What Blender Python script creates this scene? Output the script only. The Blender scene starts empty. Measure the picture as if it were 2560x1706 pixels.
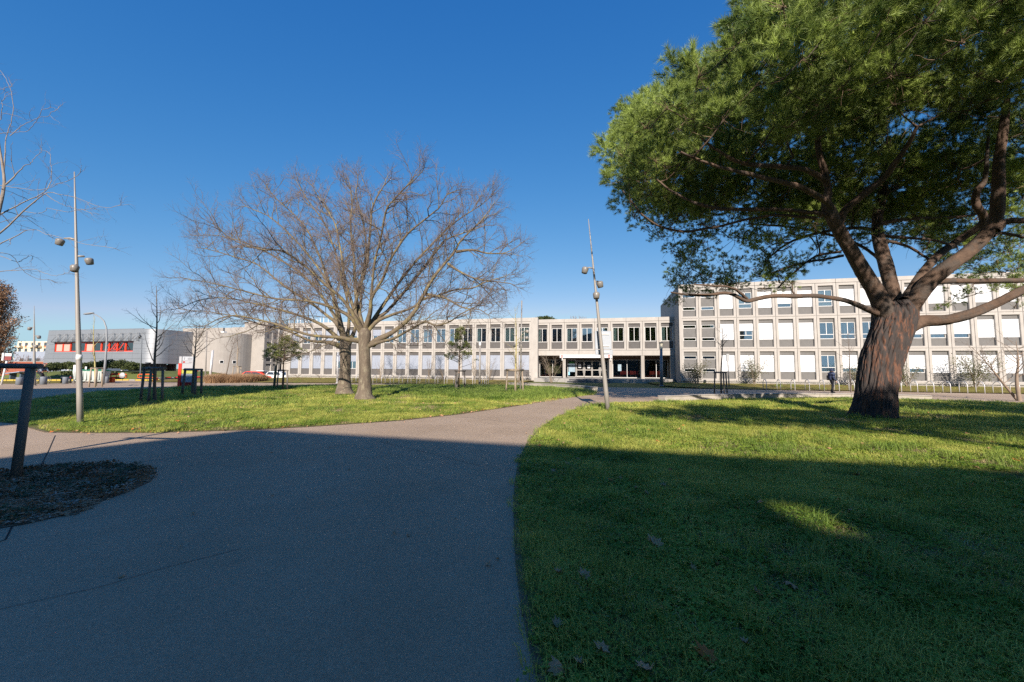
import bpy, math, random
import numpy as np
from mathutils import Vector, Matrix
from mathutils.geometry import delaunay_2d_cdt

random.seed(7); RNG = np.random.default_rng(11)
sc = bpy.context.scene
COL = sc.collection

# ------------------------------------------------------------------ camera
F, CX, CY, EYE = 995.0, 1280.0, 853.0, 1.45
def _n(v):
    v = np.array(v, float); return v/np.linalg.norm(v)
_up = _n([100.0, F*F/74.0, -F]); _fw = np.array([0, 0, -1.0])
_Y = _n(_fw-_up*np.dot(_fw, _up)); _X = np.cross(_Y, _up)
R3 = np.array([_X, _Y, _up])
cam = bpy.data.cameras.new('camera'); camo = bpy.data.objects.new('camera', cam); COL.objects.link(camo)
cam.sensor_width = 36.0; cam.lens = F/2560.0*36.0; cam.clip_start = 0.05; cam.clip_end = 3000
M4 = Matrix([list(R3[0])+[0], list(R3[1])+[0], list(R3[2])+[EYE], [0, 0, 0, 1]])
camo.matrix_world = M4
sc.camera = camo

# ------------------------------------------------------------------ sky, sun, exposure
SUNH = Vector((-0.06, -1.0)).normalized(); SUNEL = math.radians(26)
SUN = Vector((SUNH.x*math.cos(SUNEL), SUNH.y*math.cos(SUNEL), math.sin(SUNEL)))
w = bpy.data.worlds.new('World'); sc.world = w; w.use_nodes = True
nt = w.node_tree; nt.nodes.clear()
sky = nt.nodes.new('ShaderNodeTexSky'); sky.sky_type = 'NISHITA'; sky.sun_disc = False
sky.sun_elevation = SUNEL; sky.sun_rotation = math.atan2(SUN.x, SUN.y)
sky.air_density = 1.0; sky.dust_density = 0.0; sky.ozone_density = 6.0; sky.altitude = 0
bg = nt.nodes.new('ShaderNodeBackground'); bg.inputs[1].default_value = 0.125
wo = nt.nodes.new('ShaderNodeOutputWorld')
# the photograph's own rendering of the clear sky: deeper and flatter blue, paler horizon (same treatment in every direction)
sep = nt.nodes.new('ShaderNodeSeparateColor'); cmb = nt.nodes.new('ShaderNodeCombineColor'); nt.links.new(sky.outputs[0], sep.inputs[0])
for i, (g_, k_, c_) in enumerate(((1.6, .365, 1.95), (.85, .665, 2.95), (.48, 1.39, 3.8))):
    p_ = nt.nodes.new('ShaderNodeMath'); p_.operation = 'POWER'; p_.inputs[1].default_value = g_; nt.links.new(sep.outputs[i], p_.inputs[0])
    m_ = nt.nodes.new('ShaderNodeMath'); m_.operation = 'MULTIPLY'; m_.inputs[1].default_value = k_; nt.links.new(p_.outputs[0], m_.inputs[0])
    q_ = nt.nodes.new('ShaderNodeMath'); q_.operation = 'MINIMUM'; q_.inputs[1].default_value = c_; nt.links.new(m_.outputs[0], q_.inputs[0]); nt.links.new(q_.outputs[0], cmb.inputs[i])
nt.links.new(cmb.outputs[0], bg.inputs[0]); nt.links.new(bg.outputs[0], wo.inputs[0])
sl = bpy.data.lights.new('sun', 'SUN'); sl.energy = 5.0; sl.angle = math.radians(0.53); sl.color = (1.0, 0.885, 0.77)
so = bpy.data.objects.new('sun', sl); COL.objects.link(so)
so.rotation_euler = SUN.to_track_quat('Z', 'Y').to_euler(); so.location = (0, -30, 40)
sc.view_settings.view_transform = 'Standard'; sc.view_settings.look = 'None'
sc.view_settings.exposure = 0.9; sc.view_settings.gamma = 1.0; sc.view_settings.use_curve_mapping = False
sc.cycles.max_bounces = 6; sc.cycles.diffuse_bounces = 3; sc.cycles.glossy_bounces = 3
sc.cycles.transmission_bounces = 4; sc.cycles.transparent_max_bounces = 8
sc.cycles.use_denoising = False; sc.cycles.sample_clamp_indirect = 3.0; sc.cycles.sample_clamp_direct = 12.0

# ------------------------------------------------------------------ survey helpers (photo pixel -> place on the ground / at a distance)
def ray(px, py): return R3 @ np.array([px-CX, -(py-CY), -F])
def G(px, py, z=0.0):
    d = ray(px, py); t = (z-EYE)/d[2]; return (float(d[0]*t), float(d[1]*t))
def A(px, py, y):
    d = ray(px, py); t = y/d[1]; return Vector((d[0]*t, d[1]*t, EYE+d[2]*t))
def PX(P):
    c = (np.asarray(P)-np.array([0, 0, EYE])) @ R3
    return CX+F*c[..., 0]/-c[..., 2], CY-F*c[..., 1]/-c[..., 2]
DU = Vector((.9739, -.2271, 0)); DV = Vector((.2271, .9739, 0)); GRIDROT = -math.atan2(.2271, .9739)
def W(u, v, z=0.0): return DU*u+DV*v+Vector((0, 0, z))
def uv(x, y): return .9739*x-.2271*y, .2271*x+.9739*y
def sst(a, b, x):
    t = min(1, max(0, (x-a)/(b-a))); return t*t*(3-2*t)
def H(x, y):
    "height of the terrain"
    if y < 20: return 0.0
    u, v = uv(x, y)
    ve = 37.2 if u > -25 else 37.2-(min(-u, 45)-25)*0.36
    strip = .25*sst(ve, ve+7, v)
    low = -.5*sst(42, 51, v)-.0
    if u > -42: base = strip
    elif u > -50:
        a = sst(-50, -46, u); b = sst(-44.5, -42, u)
        mound = .25*sst(ve, ve+7, v)*a - .5*sst(40.5, 49, v)
        base = mound*(1-b)+strip*b
    else:
        base = -.5*sst(36, 50, v)
    return base

# ------------------------------------------------------------------ materials
MATS = {}
def mat(name, col, rough=.8, var=.12, scale=3.0, bump=0.0, bscale=40.0, metal=0.0, spec=.3, col2=None, detail=4, stretch=None, col3=None, s3=1.0, t3=(.5, .62), emis=None, alpha=None):
    if name in MATS: return MATS[name]
    m = bpy.data.materials.new(name); m.use_nodes = True; n = m.node_tree.nodes; l = m.node_tree.links
    b = n['Principled BSDF']; b.inputs['Roughness'].default_value = rough; b.inputs['Metallic'].default_value = metal
    b.inputs['Specular IOR Level'].default_value = spec
    tc = n.new('ShaderNodeTexCoord'); src = tc.outputs['Object']
    if stretch:
        mp = n.new('ShaderNodeMapping'); mp.inputs['Scale'].default_value = stretch
        l.new(src, mp.inputs[0]); src = mp.outputs[0]
    no = n.new('ShaderNodeTexNoise'); no.inputs['Scale'].default_value = scale; no.inputs['Detail'].default_value = detail
    no.inputs['Roughness'].default_value = .65; l.new(src, no.inputs['Vector'])
    cr = n.new('ShaderNodeValToRGB')
    c = np.array(col); lo = c*(1-var) if col2 is None else c; hi = np.minimum(c*(1+var), 1) if col2 is None else np.array(col2)
    cr.color_ramp.elements[0].position = .3; cr.color_ramp.elements[1].position = .7
    cr.color_ramp.elements[0].color = (*lo, 1); cr.color_ramp.elements[1].color = (*hi, 1)
    l.new(no.outputs['Fac'], cr.inputs[0]); out = cr.outputs[0]
    if col3 is not None:
        n3 = n.new('ShaderNodeTexNoise'); n3.inputs['Scale'].default_value = s3; n3.inputs['Detail'].default_value = 5; n3.inputs['Roughness'].default_value = .7
        l.new(src, n3.inputs['Vector']); r3 = n.new('ShaderNodeValToRGB')
        r3.color_ramp.elements[0].position = t3[0]; r3.color_ramp.elements[1].position = t3[1]
        l.new(n3.outputs['Fac'], r3.inputs[0]); mx = n.new('ShaderNodeMixRGB')
        l.new(r3.outputs[0], mx.inputs[0]); l.new(out, mx.inputs[1]); mx.inputs[2].default_value = (*col3, 1); out = mx.outputs[0]
    l.new(out, b.inputs['Base Color'])
    if bump:
        nb = n.new('ShaderNodeTexNoise'); nb.inputs['Scale'].default_value = bscale; nb.inputs['Detail'].default_value = 6
        l.new(src, nb.inputs['Vector']); bm = n.new('ShaderNodeBump'); bm.inputs['Strength'].default_value = bump; bm.inputs['Distance'].default_value = .02
        l.new(nb.outputs['Fac'], bm.inputs['Height']); l.new(bm.outputs[0], b.inputs['Normal'])
    if emis: b.inputs['Emission Color'].default_value = (*col, 1); b.inputs['Emission Strength'].default_value = emis
    MATS[name] = m; return m
def leafmat(name, c1, c2, rough=.6, trans=.25, spec=.25):
    "leaves, needles and blades: colour differs from one clump to the next, a little light comes through"
    if name in MATS: return MATS[name]
    m = bpy.data.materials.new(name); m.use_nodes = True; n = m.node_tree.nodes; l = m.node_tree.links
    b = n['Principled BSDF']; b.inputs['Roughness'].default_value = rough; b.inputs['Specular IOR Level'].default_value = spec
    oi = n.new('ShaderNodeObjectInfo'); geo = n.new('ShaderNodeNewGeometry')
    no = n.new('ShaderNodeTexNoise'); no.inputs['Scale'].default_value = .9; no.inputs['Detail'].default_value = 3; l.new(geo.outputs['Position'], no.inputs['Vector'])
    ad = n.new('ShaderNodeMath'); ad.operation = 'ADD'; l.new(oi.outputs['Random'], ad.inputs[0]); l.new(geo.outputs['Random Per Island'], ad.inputs[1])
    a2 = n.new('ShaderNodeMath'); a2.operation = 'MULTIPLY_ADD'; l.new(ad.outputs[0], a2.inputs[0]); a2.inputs[1].default_value = .28; 
    s2 = n.new('ShaderNodeMath'); s2.operation = 'MULTIPLY_ADD'; l.new(no.outputs['Fac'], s2.inputs[0]); s2.inputs[1].default_value = 1.6; s2.inputs[2].default_value = -.55
    l.new(s2.outputs[0], a2.inputs[2])
    cr = n.new('ShaderNodeValToRGB'); cr.color_ramp.elements[0].position = .1; cr.color_ramp.elements[1].position = .95
    cr.color_ramp.elements[0].color = (*c1, 1); cr.color_ramp.elements[1].color = (*c2, 1)
    l.new(a2.outputs[0], cr.inputs[0]); l.new(cr.outputs[0], b.inputs['Base Color'])
    if trans:
        tr = n.new('ShaderNodeBsdfTranslucent'); l.new(cr.outputs[0], tr.inputs[0]); mx = n.new('ShaderNodeMixShader'); mx.inputs[0].default_value = trans
        l.new(b.outputs[0], mx.inputs[1]); l.new(tr.outputs[0], mx.inputs[2]); l.new(mx.outputs[0], n['Material Output'].inputs[0])
    MATS[name] = m; return m
def glassmat(name, tint=(.55, .62, .62), refl=.0):
    if name in MATS: return MATS[name]
    m = bpy.data.materials.new(name); m.use_nodes = True; n = m.node_tree.nodes; l = m.node_tree.links; n.remove(n['Principled BSDF'])
    t = n.new('ShaderNodeBsdfTransparent'); t.inputs[0].default_value = (*tint, 1)
    g = n.new('ShaderNodeBsdfGlossy'); g.inputs['Roughness'].default_value = .015; g.inputs[0].default_value = (.95, .97, 1, 1)
    f = n.new('ShaderNodeFresnel'); f.inputs[0].default_value = 1.6
    a = n.new('ShaderNodeMath'); a.operation = 'ADD'; a.use_clamp = True; l.new(f.outputs[0], a.inputs[0]); a.inputs[1].default_value = refl
    mx = n.new('ShaderNodeMixShader'); l.new(a.outputs[0], mx.inputs[0]); l.new(t.outputs[0], mx.inputs[1]); l.new(g.outputs[0], mx.inputs[2])
    l.new(mx.outputs[0], n['Material Output'].inputs[0]); MATS[name] = m; return m

# ------------------------------------------------------------------ mesh building
class MB:
    def __init__(s): s.v = []; s.f = []; s.m = []; s.smooth = []
    def add(s, vs, fs, mi=0, sm=False):
        o = len(s.v); s.v += [tuple(v) for v in vs]; s.f += [tuple(i+o for i in f) for f in fs]; s.m += [mi]*len(fs); s.smooth += [sm]*len(fs); return s
    def box(s, x0, x1, y0, y1, z0, z1, mi=0, M=None):
        vs = [(x, y, z) for z in (z0, z1) for y in (y0, y1) for x in (x0, x1)]
        if M is not None: vs = [M @ Vector(v) for v in vs]
        return s.add(vs, [(0, 2, 3, 1), (4, 5, 7, 6), (0, 1, 5, 4), (2, 6, 7, 3), (0, 4, 6, 2), (1, 3, 7, 5)], mi)
    def bbox(s, x0, x1, y0, y1, z0, z1, b=.01, mi=0, M=None):
        "box with chamfered edges"
        vs = []
        for z, zi in ((z0, 1), (z1, -1)):
            for y, yi in ((y0, 1), (y1, -1)):
                for x, xi in ((x0, 1), (x1, -1)):
                    vs += [(x, y+yi*b, z+zi*b), (x+xi*b, y, z+zi*b), (x+xi*b, y+yi*b, z)]
        if M is not None: vs = [M @ Vector(v) for v in vs]
        c = lambda i, k: i*3+k
        fs = [(c(0, 0), c(4, 0), c(6, 0), c(2, 0)), (c(1, 0), c(3, 0), c(7, 0), c(5, 0)), (c(0, 1), c(1, 1), c(5, 1), c(4, 1)), (c(2, 1), c(6, 1), c(7, 1), c(3, 1)),
              (c(0, 2), c(2, 2), c(3, 2), c(1, 2)), (c(4, 2), c(5, 2), c(7, 2), c(6, 2))]
        for i in range(8): fs.append((c(i, 0), c(i, 1), c(i, 2)))
        for a, b2, k1, k2 in ((0, 1, 1, 2), (2, 3, 1, 2), (4, 5, 1, 2), (6, 7, 1, 2), (0, 2, 0, 2), (1, 3, 0, 2), (4, 6, 0, 2), (5, 7, 0, 2), (0, 4, 0, 1), (1, 5, 0, 1), (2, 6, 0, 1), (3, 7, 0, 1)):
            fs.append((c(a, k1), c(b2, k1), c(b2, k2), c(a, k2)))
        return s.add(vs, fs, mi)
    def tube(s, pts, rad, n=8, mi=0, caps=True, sm=True, squash=None):
        pts = [Vector(p) for p in pts]; k = len(pts)
        if not hasattr(rad, '__len__'): rad = [rad]*k
        vs = []; prev = None
        for i, p in enumerate(pts):
            t = (pts[min(i+1, k-1)]-pts[max(i-1, 0)]); t = t.normalized() if t.length > 1e-9 else Vector((0, 0, 1))
            if prev is None:
                a = t.cross(Vector((0, 0, 1)) if abs(t.z) < .9 else Vector((1, 0, 0))).normalized()
            else:
                a = (prev-t*prev.dot(t)); a = a.normalized() if a.length > 1e-6 else t.cross(Vector((0, 1, 0))).normalized()
            prev = a; b = t.cross(a)
            for j in range(n):
                th = 2*math.pi*j/n; vs.append(p+(a*math.cos(th)+b*math.sin(th))*rad[i])
        fs = [(i*n+j, i*n+(j+1) % n, (i+1)*n+(j+1) % n, (i+1)*n+j) for i in range(k-1) for j in range(n)]
        s.add(vs, fs, mi, sm)
        if caps:
            o = len(s.v)-k*n
            s.f += [tuple(o+j for j in reversed(range(n))), tuple(o+(k-1)*n+j for j in range(n))]; s.m += [mi, mi]; s.smooth += [False, False]
        return s
    def lathe(s, prof, n=16, mi=0, M=None, sm=True):
        vs = [(r*math.cos(2*math.pi*j/n), r*math.sin(2*math.pi*j/n), z) for r, z in prof for j in range(n)]
        if M is not None: vs = [M @ Vector(v) for v in vs]
        k = len(prof); fs = [(i*n+j, i*n+(j+1) % n, (i+1)*n+(j+1) % n, (i+1)*n+j) for i in range(k-1) for j in range(n)]
        fs += [tuple(reversed(range(n))), tuple((k-1)*n+j for j in range(n))]
        return s.add(vs, fs, mi, sm)
    def prism(s, poly, z0, z1, mi=0, M=None):
        n = len(poly); vs = [(x, y, z0) for x, y in poly]+[(x, y, z1) for x, y in poly]
        if M is not None: vs = [M @ Vector(v) for v in vs]
        return s.add(vs, [tuple(reversed(range(n))), tuple(range(n, 2*n))]+[(i, (i+1) % n, n+(i+1) % n, n+i) for i in range(n)], mi)
    def mesh(s, name, mats):
        me = bpy.data.meshes.new(name); me.from_pydata(s.v, [], s.f)
        for m in (mats if isinstance(mats, (list, tuple)) else [mats]): me.materials.append(m)
        me.polygons.foreach_set('material_index', s.m); me.polygons.foreach_set('use_smooth', s.smooth); me.update(); return me
    def build(s, name, mats, parent=None, loc=(0, 0, 0), rz=0, **kw):
        return put(name, s.mesh(name, mats), parent, loc, (0, 0, rz), **kw)
def put(name, me, parent=None, loc=(0, 0, 0), rot=(0, 0, 0), label=None, cat=None, group=None, kind=None):
    o = bpy.data.objects.new(name, me); COL.objects.link(o); o.location = loc; o.rotation_euler = rot
    if parent is not None: o.parent = parent
    if label: o['label'] = label
    if cat: o['category'] = cat
    if group: o['group'] = group
    if kind: o['kind'] = kind
    return o
def thing(name, label, cat, loc=(0, 0, 0), rz=0, group=None): return put(name, None, None, loc, (0, 0, rz), label, cat, group)
KIDS = {}
def copy_tree(o, loc, rz=None, label=None, scale=None):
    c = o.copy(); COL.objects.link(c); c.location = loc
    if rz is not None: c.rotation_euler = (0, 0, rz)
    if scale: c.scale = (scale,)*3
    if label: c['label'] = label
    for ch in list(o.children):
        k = ch.copy(); COL.objects.link(k); k.parent = c
        for g in list(ch.children):
            q = g.copy(); COL.objects.link(q); q.parent = k
    return c
def gz(p): return (p[0], p[1], H(p[0], p[1]))

def in_poly(P, poly):
    "P (n,2)"
    x, y = P[:, 0], P[:, 1]; r = np.zeros(len(P), bool); n = len(poly)
    for i in range(n):
        x1, y1 = poly[i]; x2, y2 = poly[(i+1) % n]
        if y1 == y2: continue
        r ^= ((y1 > y) != (y2 > y)) & (x < (x2-x1)*(y-y1)/(y2-y1)+x1)
    return r
def sheet(name, poly, off, m, step=None, kind='structure', bulge=0, parent=None, **kw):
    "a flat patch of ground laid on the terrain"
    verts = []; n = len(poly)
    for i in range(n):
        a = Vector(poly[i]); b = Vector(poly[(i+1) % n]); L = (b-a).length; k = max(1, int(L/(step or 3)))
        for j in range(k): verts.append(a+(b-a)*j/k)
    nb = len(verts); edges = [(i, (i+1) % nb) for i in range(nb)]
    bp = [tuple(v) for v in verts]
    if step:
        xs = [v.x for v in verts]; ys = [v.y for v in verts]
        gx, gy = np.meshgrid(np.arange(min(xs), max(xs), step), np.arange(min(ys), max(ys), step))
        P = np.stack([gx.ravel(), gy.ravel()], 1); P = P[in_poly(P, bp)]
        verts += [Vector((float(a), float(b))) for a, b in P]
    vo, _, fo, _, _, _ = delaunay_2d_cdt(verts, edges, [list(range(nb))], 1, 1e-4)
    if bulge:
        bd = np.array(bp)
        def ex(v): return bulge*min(1, float(np.min(np.hypot(bd[:, 0]-v.x, bd[:, 1]-v.y)))/.5)
    else: ex = lambda v: 0
    vs = [(v.x, v.y, H(v.x, v.y)+off+ex(v)) for v in vo]
    fs = []
    for f in fo:
        a, b, c = (Vector(vo[i]) for i in f[:3]); fs.append(tuple(f) if (b-a).cross(c-a) > 0 else tuple(reversed(f)))
    me = bpy.data.meshes.new(name); me.from_pydata(vs, [], fs); me.materials.append(m); me.update()
    return put(name, me, parent, kind=kind, **kw)

def scatter(name, pts, rots, scales, idx, coll, parent=None, **kw):
    "one object: a cloud of points, on each an instance of one of the meshes in coll"
    me = bpy.data.meshes.new(name); n = len(pts); me.vertices.add(n); me.vertices.foreach_set('co', np.asarray(pts, np.float32).ravel())
    a = me.attributes.new('rot', 'FLOAT_VECTOR', 'POINT'); a.data.foreach_set('vector', np.asarray(rots, np.float32).ravel())
    a = me.attributes.new('scl', 'FLOAT', 'POINT'); a.data.foreach_set('value', np.asarray(scales, np.float32).ravel())
    a = me.attributes.new('idx', 'INT', 'POINT'); a.data.foreach_set('value', np.asarray(idx, np.int32).ravel())
    o = put(name, me, parent, **kw)
    ng = bpy.data.node_groups.new(name, 'GeometryNodeTree')
    ng.interface.new_socket('Geometry', in_out='INPUT', socket_type='NodeSocketGeometry'); ng.interface.new_socket('Geometry', in_out='OUTPUT', socket_type='NodeSocketGeometry')
    N = ng.nodes; L = ng.links; gi = N.new('NodeGroupInput'); go = N.new('NodeGroupOutput')
    m2p = N.new('GeometryNodeMeshToPoints'); iop = N.new('GeometryNodeInstanceOnPoints'); ci = N.new('GeometryNodeCollectionInfo')
    ci.inputs['Collection'].default_value = coll; ci.inputs['Separate Children'].default_value = True; ci.inputs['Reset Children'].default_value = True
    def na(nm, ty):
        q = N.new('GeometryNodeInputNamedAttribute'); q.data_type = ty; q.inputs['Name'].default_value = nm; return q
    e2r = N.new('FunctionNodeEulerToRotation')
    L.new(gi.outputs[0], m2p.inputs[0]); L.new(m2p.outputs[0], iop.inputs['Points']); L.new(ci.outputs[0], iop.inputs['Instance'])
    iop.inputs['Pick Instance'].default_value = True
    L.new(na('idx', 'INT').outputs['Attribute'], iop.inputs['Instance Index'])
    L.new(na('rot', 'FLOAT_VECTOR').outputs['Attribute'], e2r.inputs[0]); L.new(e2r.outputs[0], iop.inputs['Rotation'])
    L.new(na('scl', 'FLOAT').outputs['Attribute'], iop.inputs['Scale'])
    L.new(iop.outputs[0], go.inputs[0])
    md = o.modifiers.new('scatter', 'NODES'); md.node_group = ng
    return o
def library(name, meshes):
    c = bpy.data.collections.new(name)
    for i, me in enumerate(meshes): c.objects.link(bpy.data.objects.new('%s_%02d' % (name, i), me))
    return c

class Tubes:
    "many thin tubes in one mesh, fast"
    def __init__(s): s.V = []; s.Fq = []; s.n = 0
    def add(s, P, r, sides=3):
        P = np.asarray(P, float); r = np.asarray(r, float); k = len(P)
        T = np.gradient(P, axis=0); T /= np.linalg.norm(T, axis=1)[:, None]+1e-9
        ref = np.array([0, 0, 1.0]) if abs(T[0, 2]) < .8 else np.array([1.0, 0, 0])
        a = np.cross(T, ref); a /= np.linalg.norm(a, axis=1)[:, None]+1e-9; b = np.cross(T, a)
        th = np.arange(sides)*2*np.pi/sides
        V = P[:, None, :]+r[:, None, None]*(a[:, None, :]*np.cos(th)[None, :, None]+b[:, None, :]*np.sin(th)[None, :, None])
        i = np.arange(k-1)[:, None]*sides; j = np.arange(sides)[None, :]; j2 = (j+1) % sides
        Fq = np.stack([i+j, i+j2, i+sides+j2, i+sides+j], -1).reshape(-1, 4)+s.n
        s.V.append(V.reshape(-1, 3)); s.Fq.append(Fq); s.n += k*sides
    def mesh(s, name, m):
        V = np.concatenate(s.V); Fq = np.concatenate(s.Fq); me = bpy.data.meshes.new(name)
        me.vertices.add(len(V)); me.vertices.foreach_set('co', V.astype(np.float32).ravel())
        me.loops.add(Fq.size); me.loops.foreach_set('vertex_index', Fq.astype(np.int32).ravel())
        me.polygons.add(len(Fq)); me.polygons.foreach_set('loop_start', np.arange(0, Fq.size, 4, dtype=np.int32))
        me.polygons.foreach_set('use_smooth', np.ones(len(Fq), bool)); me.materials.append(m); me.update(calc_edges=True); return me
def trimesh(name, V, Fc, m):
    me = bpy.data.meshes.new(name); k = Fc.shape[1]
    me.vertices.add(len(V)); me.vertices.foreach_set('co', np.asarray(V, np.float32).ravel())
    me.loops.add(Fc.size); me.loops.foreach_set('vertex_index', Fc.astype(np.int32).ravel())
    me.polygons.add(len(Fc)); me.polygons.foreach_set('loop_start', np.arange(0, Fc.size, k, dtype=np.int32))
    me.materials.append(m); me.update(calc_edges=True); return me
def rot_to(v):
    "euler turning +Z onto v"
    return Vector(v).to_track_quat('Z', 'Y').to_euler()

#==STRUCTURE
M_CONC = mat('precast_concrete', (.345, .325, .30), .85, .1, 1.3, .25, 30, spec=.2, col3=(.27, .245, .22), s3=.5, t3=(.55, .8), stretch=(1, 1, .6))
M_CONC2 = mat('pale_concrete', (.30, .28, .255), .85, .07, .8, .15, 20, spec=.2, col3=(.27, .245, .22), s3=.25, t3=(.5, .75))
M_CDARK = mat('dark_lens_grey', (.16, .14, .12), .9)  # plain dark grey of the lamp lenses
M_PLINTH = mat('stained_plinth', (.27, .24, .205), .9, .2, 2.0, .4, 25, col3=(.16, .14, .11), s3=.9, t3=(.42, .7))
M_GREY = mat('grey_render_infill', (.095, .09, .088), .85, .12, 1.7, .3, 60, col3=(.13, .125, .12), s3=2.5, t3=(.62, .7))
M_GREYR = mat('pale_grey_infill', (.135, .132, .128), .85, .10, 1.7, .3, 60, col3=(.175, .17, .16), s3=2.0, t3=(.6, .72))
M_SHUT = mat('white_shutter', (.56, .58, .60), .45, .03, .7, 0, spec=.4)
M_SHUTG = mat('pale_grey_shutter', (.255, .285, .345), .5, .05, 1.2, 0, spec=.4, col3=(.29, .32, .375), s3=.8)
M_WFR = mat('white_window_frame', (.62, .62, .61), .4, .03, spec=.5)
M_INT = mat('office_interior', (.40, .40, .38), .8, .3, .9)
M_CURT = mat('pale_curtain', (.62, .66, .60), .9, .12, 9.0, stretch=(1, 1, .03))
M_BLIND = mat('beige_blind', (.62, .55, .47), .8, .04)
M_GLASS = glassmat('window_glass', (.60, .67, .69), .27)
M_GLASSD = glassmat('door_glass', (.45, .52, .5), .03)
M_RED = mat('red_paint', (.72, .03, .015), .4, .08, spec=.5)
M_DKMET = mat('dark_metal', (.05, .055, .06), .5, .1, metal=.3)
M_GALV = mat('galvanised_steel', (.50, .50, .50), .42, .12, 6, metal=.25, spec=.5)
M_POLE = mat('grey_lacquered_pole', (.24, .225, .205), .42, .04, 3, metal=.0, spec=.5)
M_WHITE = mat('white_enamel', (.62, .62, .61), .4, .04)
M_BARK_OAK = mat('oak_bark', (.125, .10, .075), .9, .25, 6, .9, 34, col3=(.20, .175, .125), s3=5, t3=(.52, .62), stretch=(1, 1, .45))
M_LICHEN = mat('oak_limb_bark', (.125, .10, .07), .9, .25, 5, .7, 34, col3=(.22, .185, .085), s3=2.6, t3=(.50, .64))
M_TWIG = mat('oak_twigs', (.15, .115, .10), .8, .25, 2.0)
M_YBARK = mat('young_bark', (.13, .105, .085), .85, .2, 8, .3)
M_STAKE = mat('weathered_stake', (.15, .135, .12), .8, .25, 4, .5, 30, stretch=(1, 1, .15))
M_STAKEL = mat('pale_wood_stake', (.27, .22, .165), .8, .18, 4, .4, 30, stretch=(1, 1, .15))
M_PBARK = mat('pine_bark', (.115, .058, .038), .9, .6, 10, 1.0, 22, col3=(.045, .038, .036), s3=7, t3=(.42, .50), stretch=(1, 1, .16))
M_PLIMB = mat('pine_limb_bark', (.10, .066, .047), .9, .3, 4, .8, 22, col3=(.075, .06, .05), s3=1.6, t3=(.48, .6))
M_PTWIG = mat('pine_twigs', (.17, .12, .075), .85, .2, 3)

M_PAVE = mat('concrete_paving', (.34, .255, .18), .85, .10, .35, .35, 160, col3=(.42, .325, .24), s3=.22, t3=(.42, .72), spec=.25)
def pave_detail():
    m = M_PAVE; n = m.node_tree.nodes; l = m.node_tree.links; b = n['Principled BSDF']
    src = b.inputs['Base Color'].links[0].from_socket; tc = [q for q in n if q.type == 'TEX_COORD'][0]
    v = n.new('ShaderNodeTexVoronoi'); v.inputs['Scale'].default_value = 110; l.new(tc.outputs['Object'], v.inputs['Vector'])
    r = n.new('ShaderNodeValToRGB'); r.color_ramp.elements[0].position = .0; r.color_ramp.elements[1].position = 1
    r.color_ramp.elements[0].color = (.55, .55, .55, 1); r.color_ramp.elements[1].color = (1.45, 1.45, 1.45, 1)
    l.new(v.outputs['Color'], r.inputs[0]); mx = n.new('ShaderNodeMixRGB'); mx.blend_type = 'MULTIPLY'; mx.inputs[0].default_value = .45
    l.new(src, mx.inputs[1]); l.new(r.outputs[0], mx.inputs[2]); l.new(mx.outputs[0], b.inputs['Base Color'])
    bp = [q for q in n if q.type == 'BUMP'][0]; bp.inputs['Strength'].default_value = .5
pave_detail()
M_LAWN = mat('lawn_soil_and_grass', (.10, .12, .03), .95, .3, 1.2, .9, 70, col3=(.25, .19, .085), s3=.45, t3=(.45, .75), spec=.1)
M_LAWN2 = mat('dry_lawn', (.16, .14, .035), .95, .3, 1.5, .9, 70, col3=(.19, .14, .055), s3=.5, t3=(.4, .7), spec=.1)
M_ROAD = mat('asphalt', (.10, .095, .09), .9, .12, 2, .5, 90)
M_MULCH = mat('bark_mulch', (.15, .10, .065), .95, .4, 14, 1, 40)
M_DIRT = mat('orange_wood_chips', (.26, .13, .06), .95, .35, 20, 1, 50)
M_GROUND = mat('rough_grass_ground', (.11, .12, .035), .95, .3, .2, .5, 10)

# ------------------------------------------------------------------ ground
def ground():
    xs = sorted(set(list(np.arange(-120, 80, 4.0))+[-900, -600, -400, -280, -200, -150, 100, 140, 200, 300, 500, 900]))
    ys = sorted(set(list(np.arange(20, 100, 2.5))+[-200, -100, -50, -20, 0, 10, 110, 140, 180, 260, 400, 700, 1200]))
    vs = [(x, y, H(x, y)-.06) for y in ys for x in xs]; nx = len(xs)
    fs = [(j*nx+i, j*nx+i+1, (j+1)*nx+i+1, (j+1)*nx+i) for j in range(len(ys)-1) for i in range(nx-1)]
    me = bpy.data.meshes.new('ground'); me.from_pydata(vs, [], fs); me.materials.append(M_GROUND); me.update(); put('ground', me, kind='structure')
ground()
PAVE = [(-90, -60), (60, -60), (70, 10), tuple(W(60, 37.4)[:2]), tuple(W(-25, 37.4)[:2]), tuple(W(-34, 34.4)[:2]), tuple(W(-44, 31)[:2]), G(300, 949.5), G(150, 956), G(0, 956), (-90, 30)]
sheet('pavement', PAVE, 0.0, M_PAVE, 4)
LAWNR_EDGE = [(1370, 1760), (1340, 1640), (1312, 1520), (1296, 1400), (1290, 1290), (1291, 1210), (1300, 1150), (1322, 1104), (1352, 1070), (1392, 1043), (1440, 1024), (1500, 1012), (1570, 1008)]
LAWNR = [(0.28, -6)]+[(-.02, 0.4), (.13, 1.2)]+[G(*p) for p in LAWNR_EDGE]+[G(*p) for p in [(1663, 1005.2), (1789, 1001), (1920, 997.5), (2050, 996), (2200, 998), (2331, 1002.5), (2450, 1006), (2560, 1010)]]+[(38, 15), (40, -6)]
sheet('lawn', LAWNR, .006, M_LAWN, 1.0)
LAWNL_LOW = [(0, 1056), (45, 1061), (75, 1070), (115, 1081), (230, 1083), (400, 1082), (640, 1075), (800, 1066), (1000, 1052), (1150, 1036), (1300, 1014), (1390, 999), (1450, 990), (1479, 986)]
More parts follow.
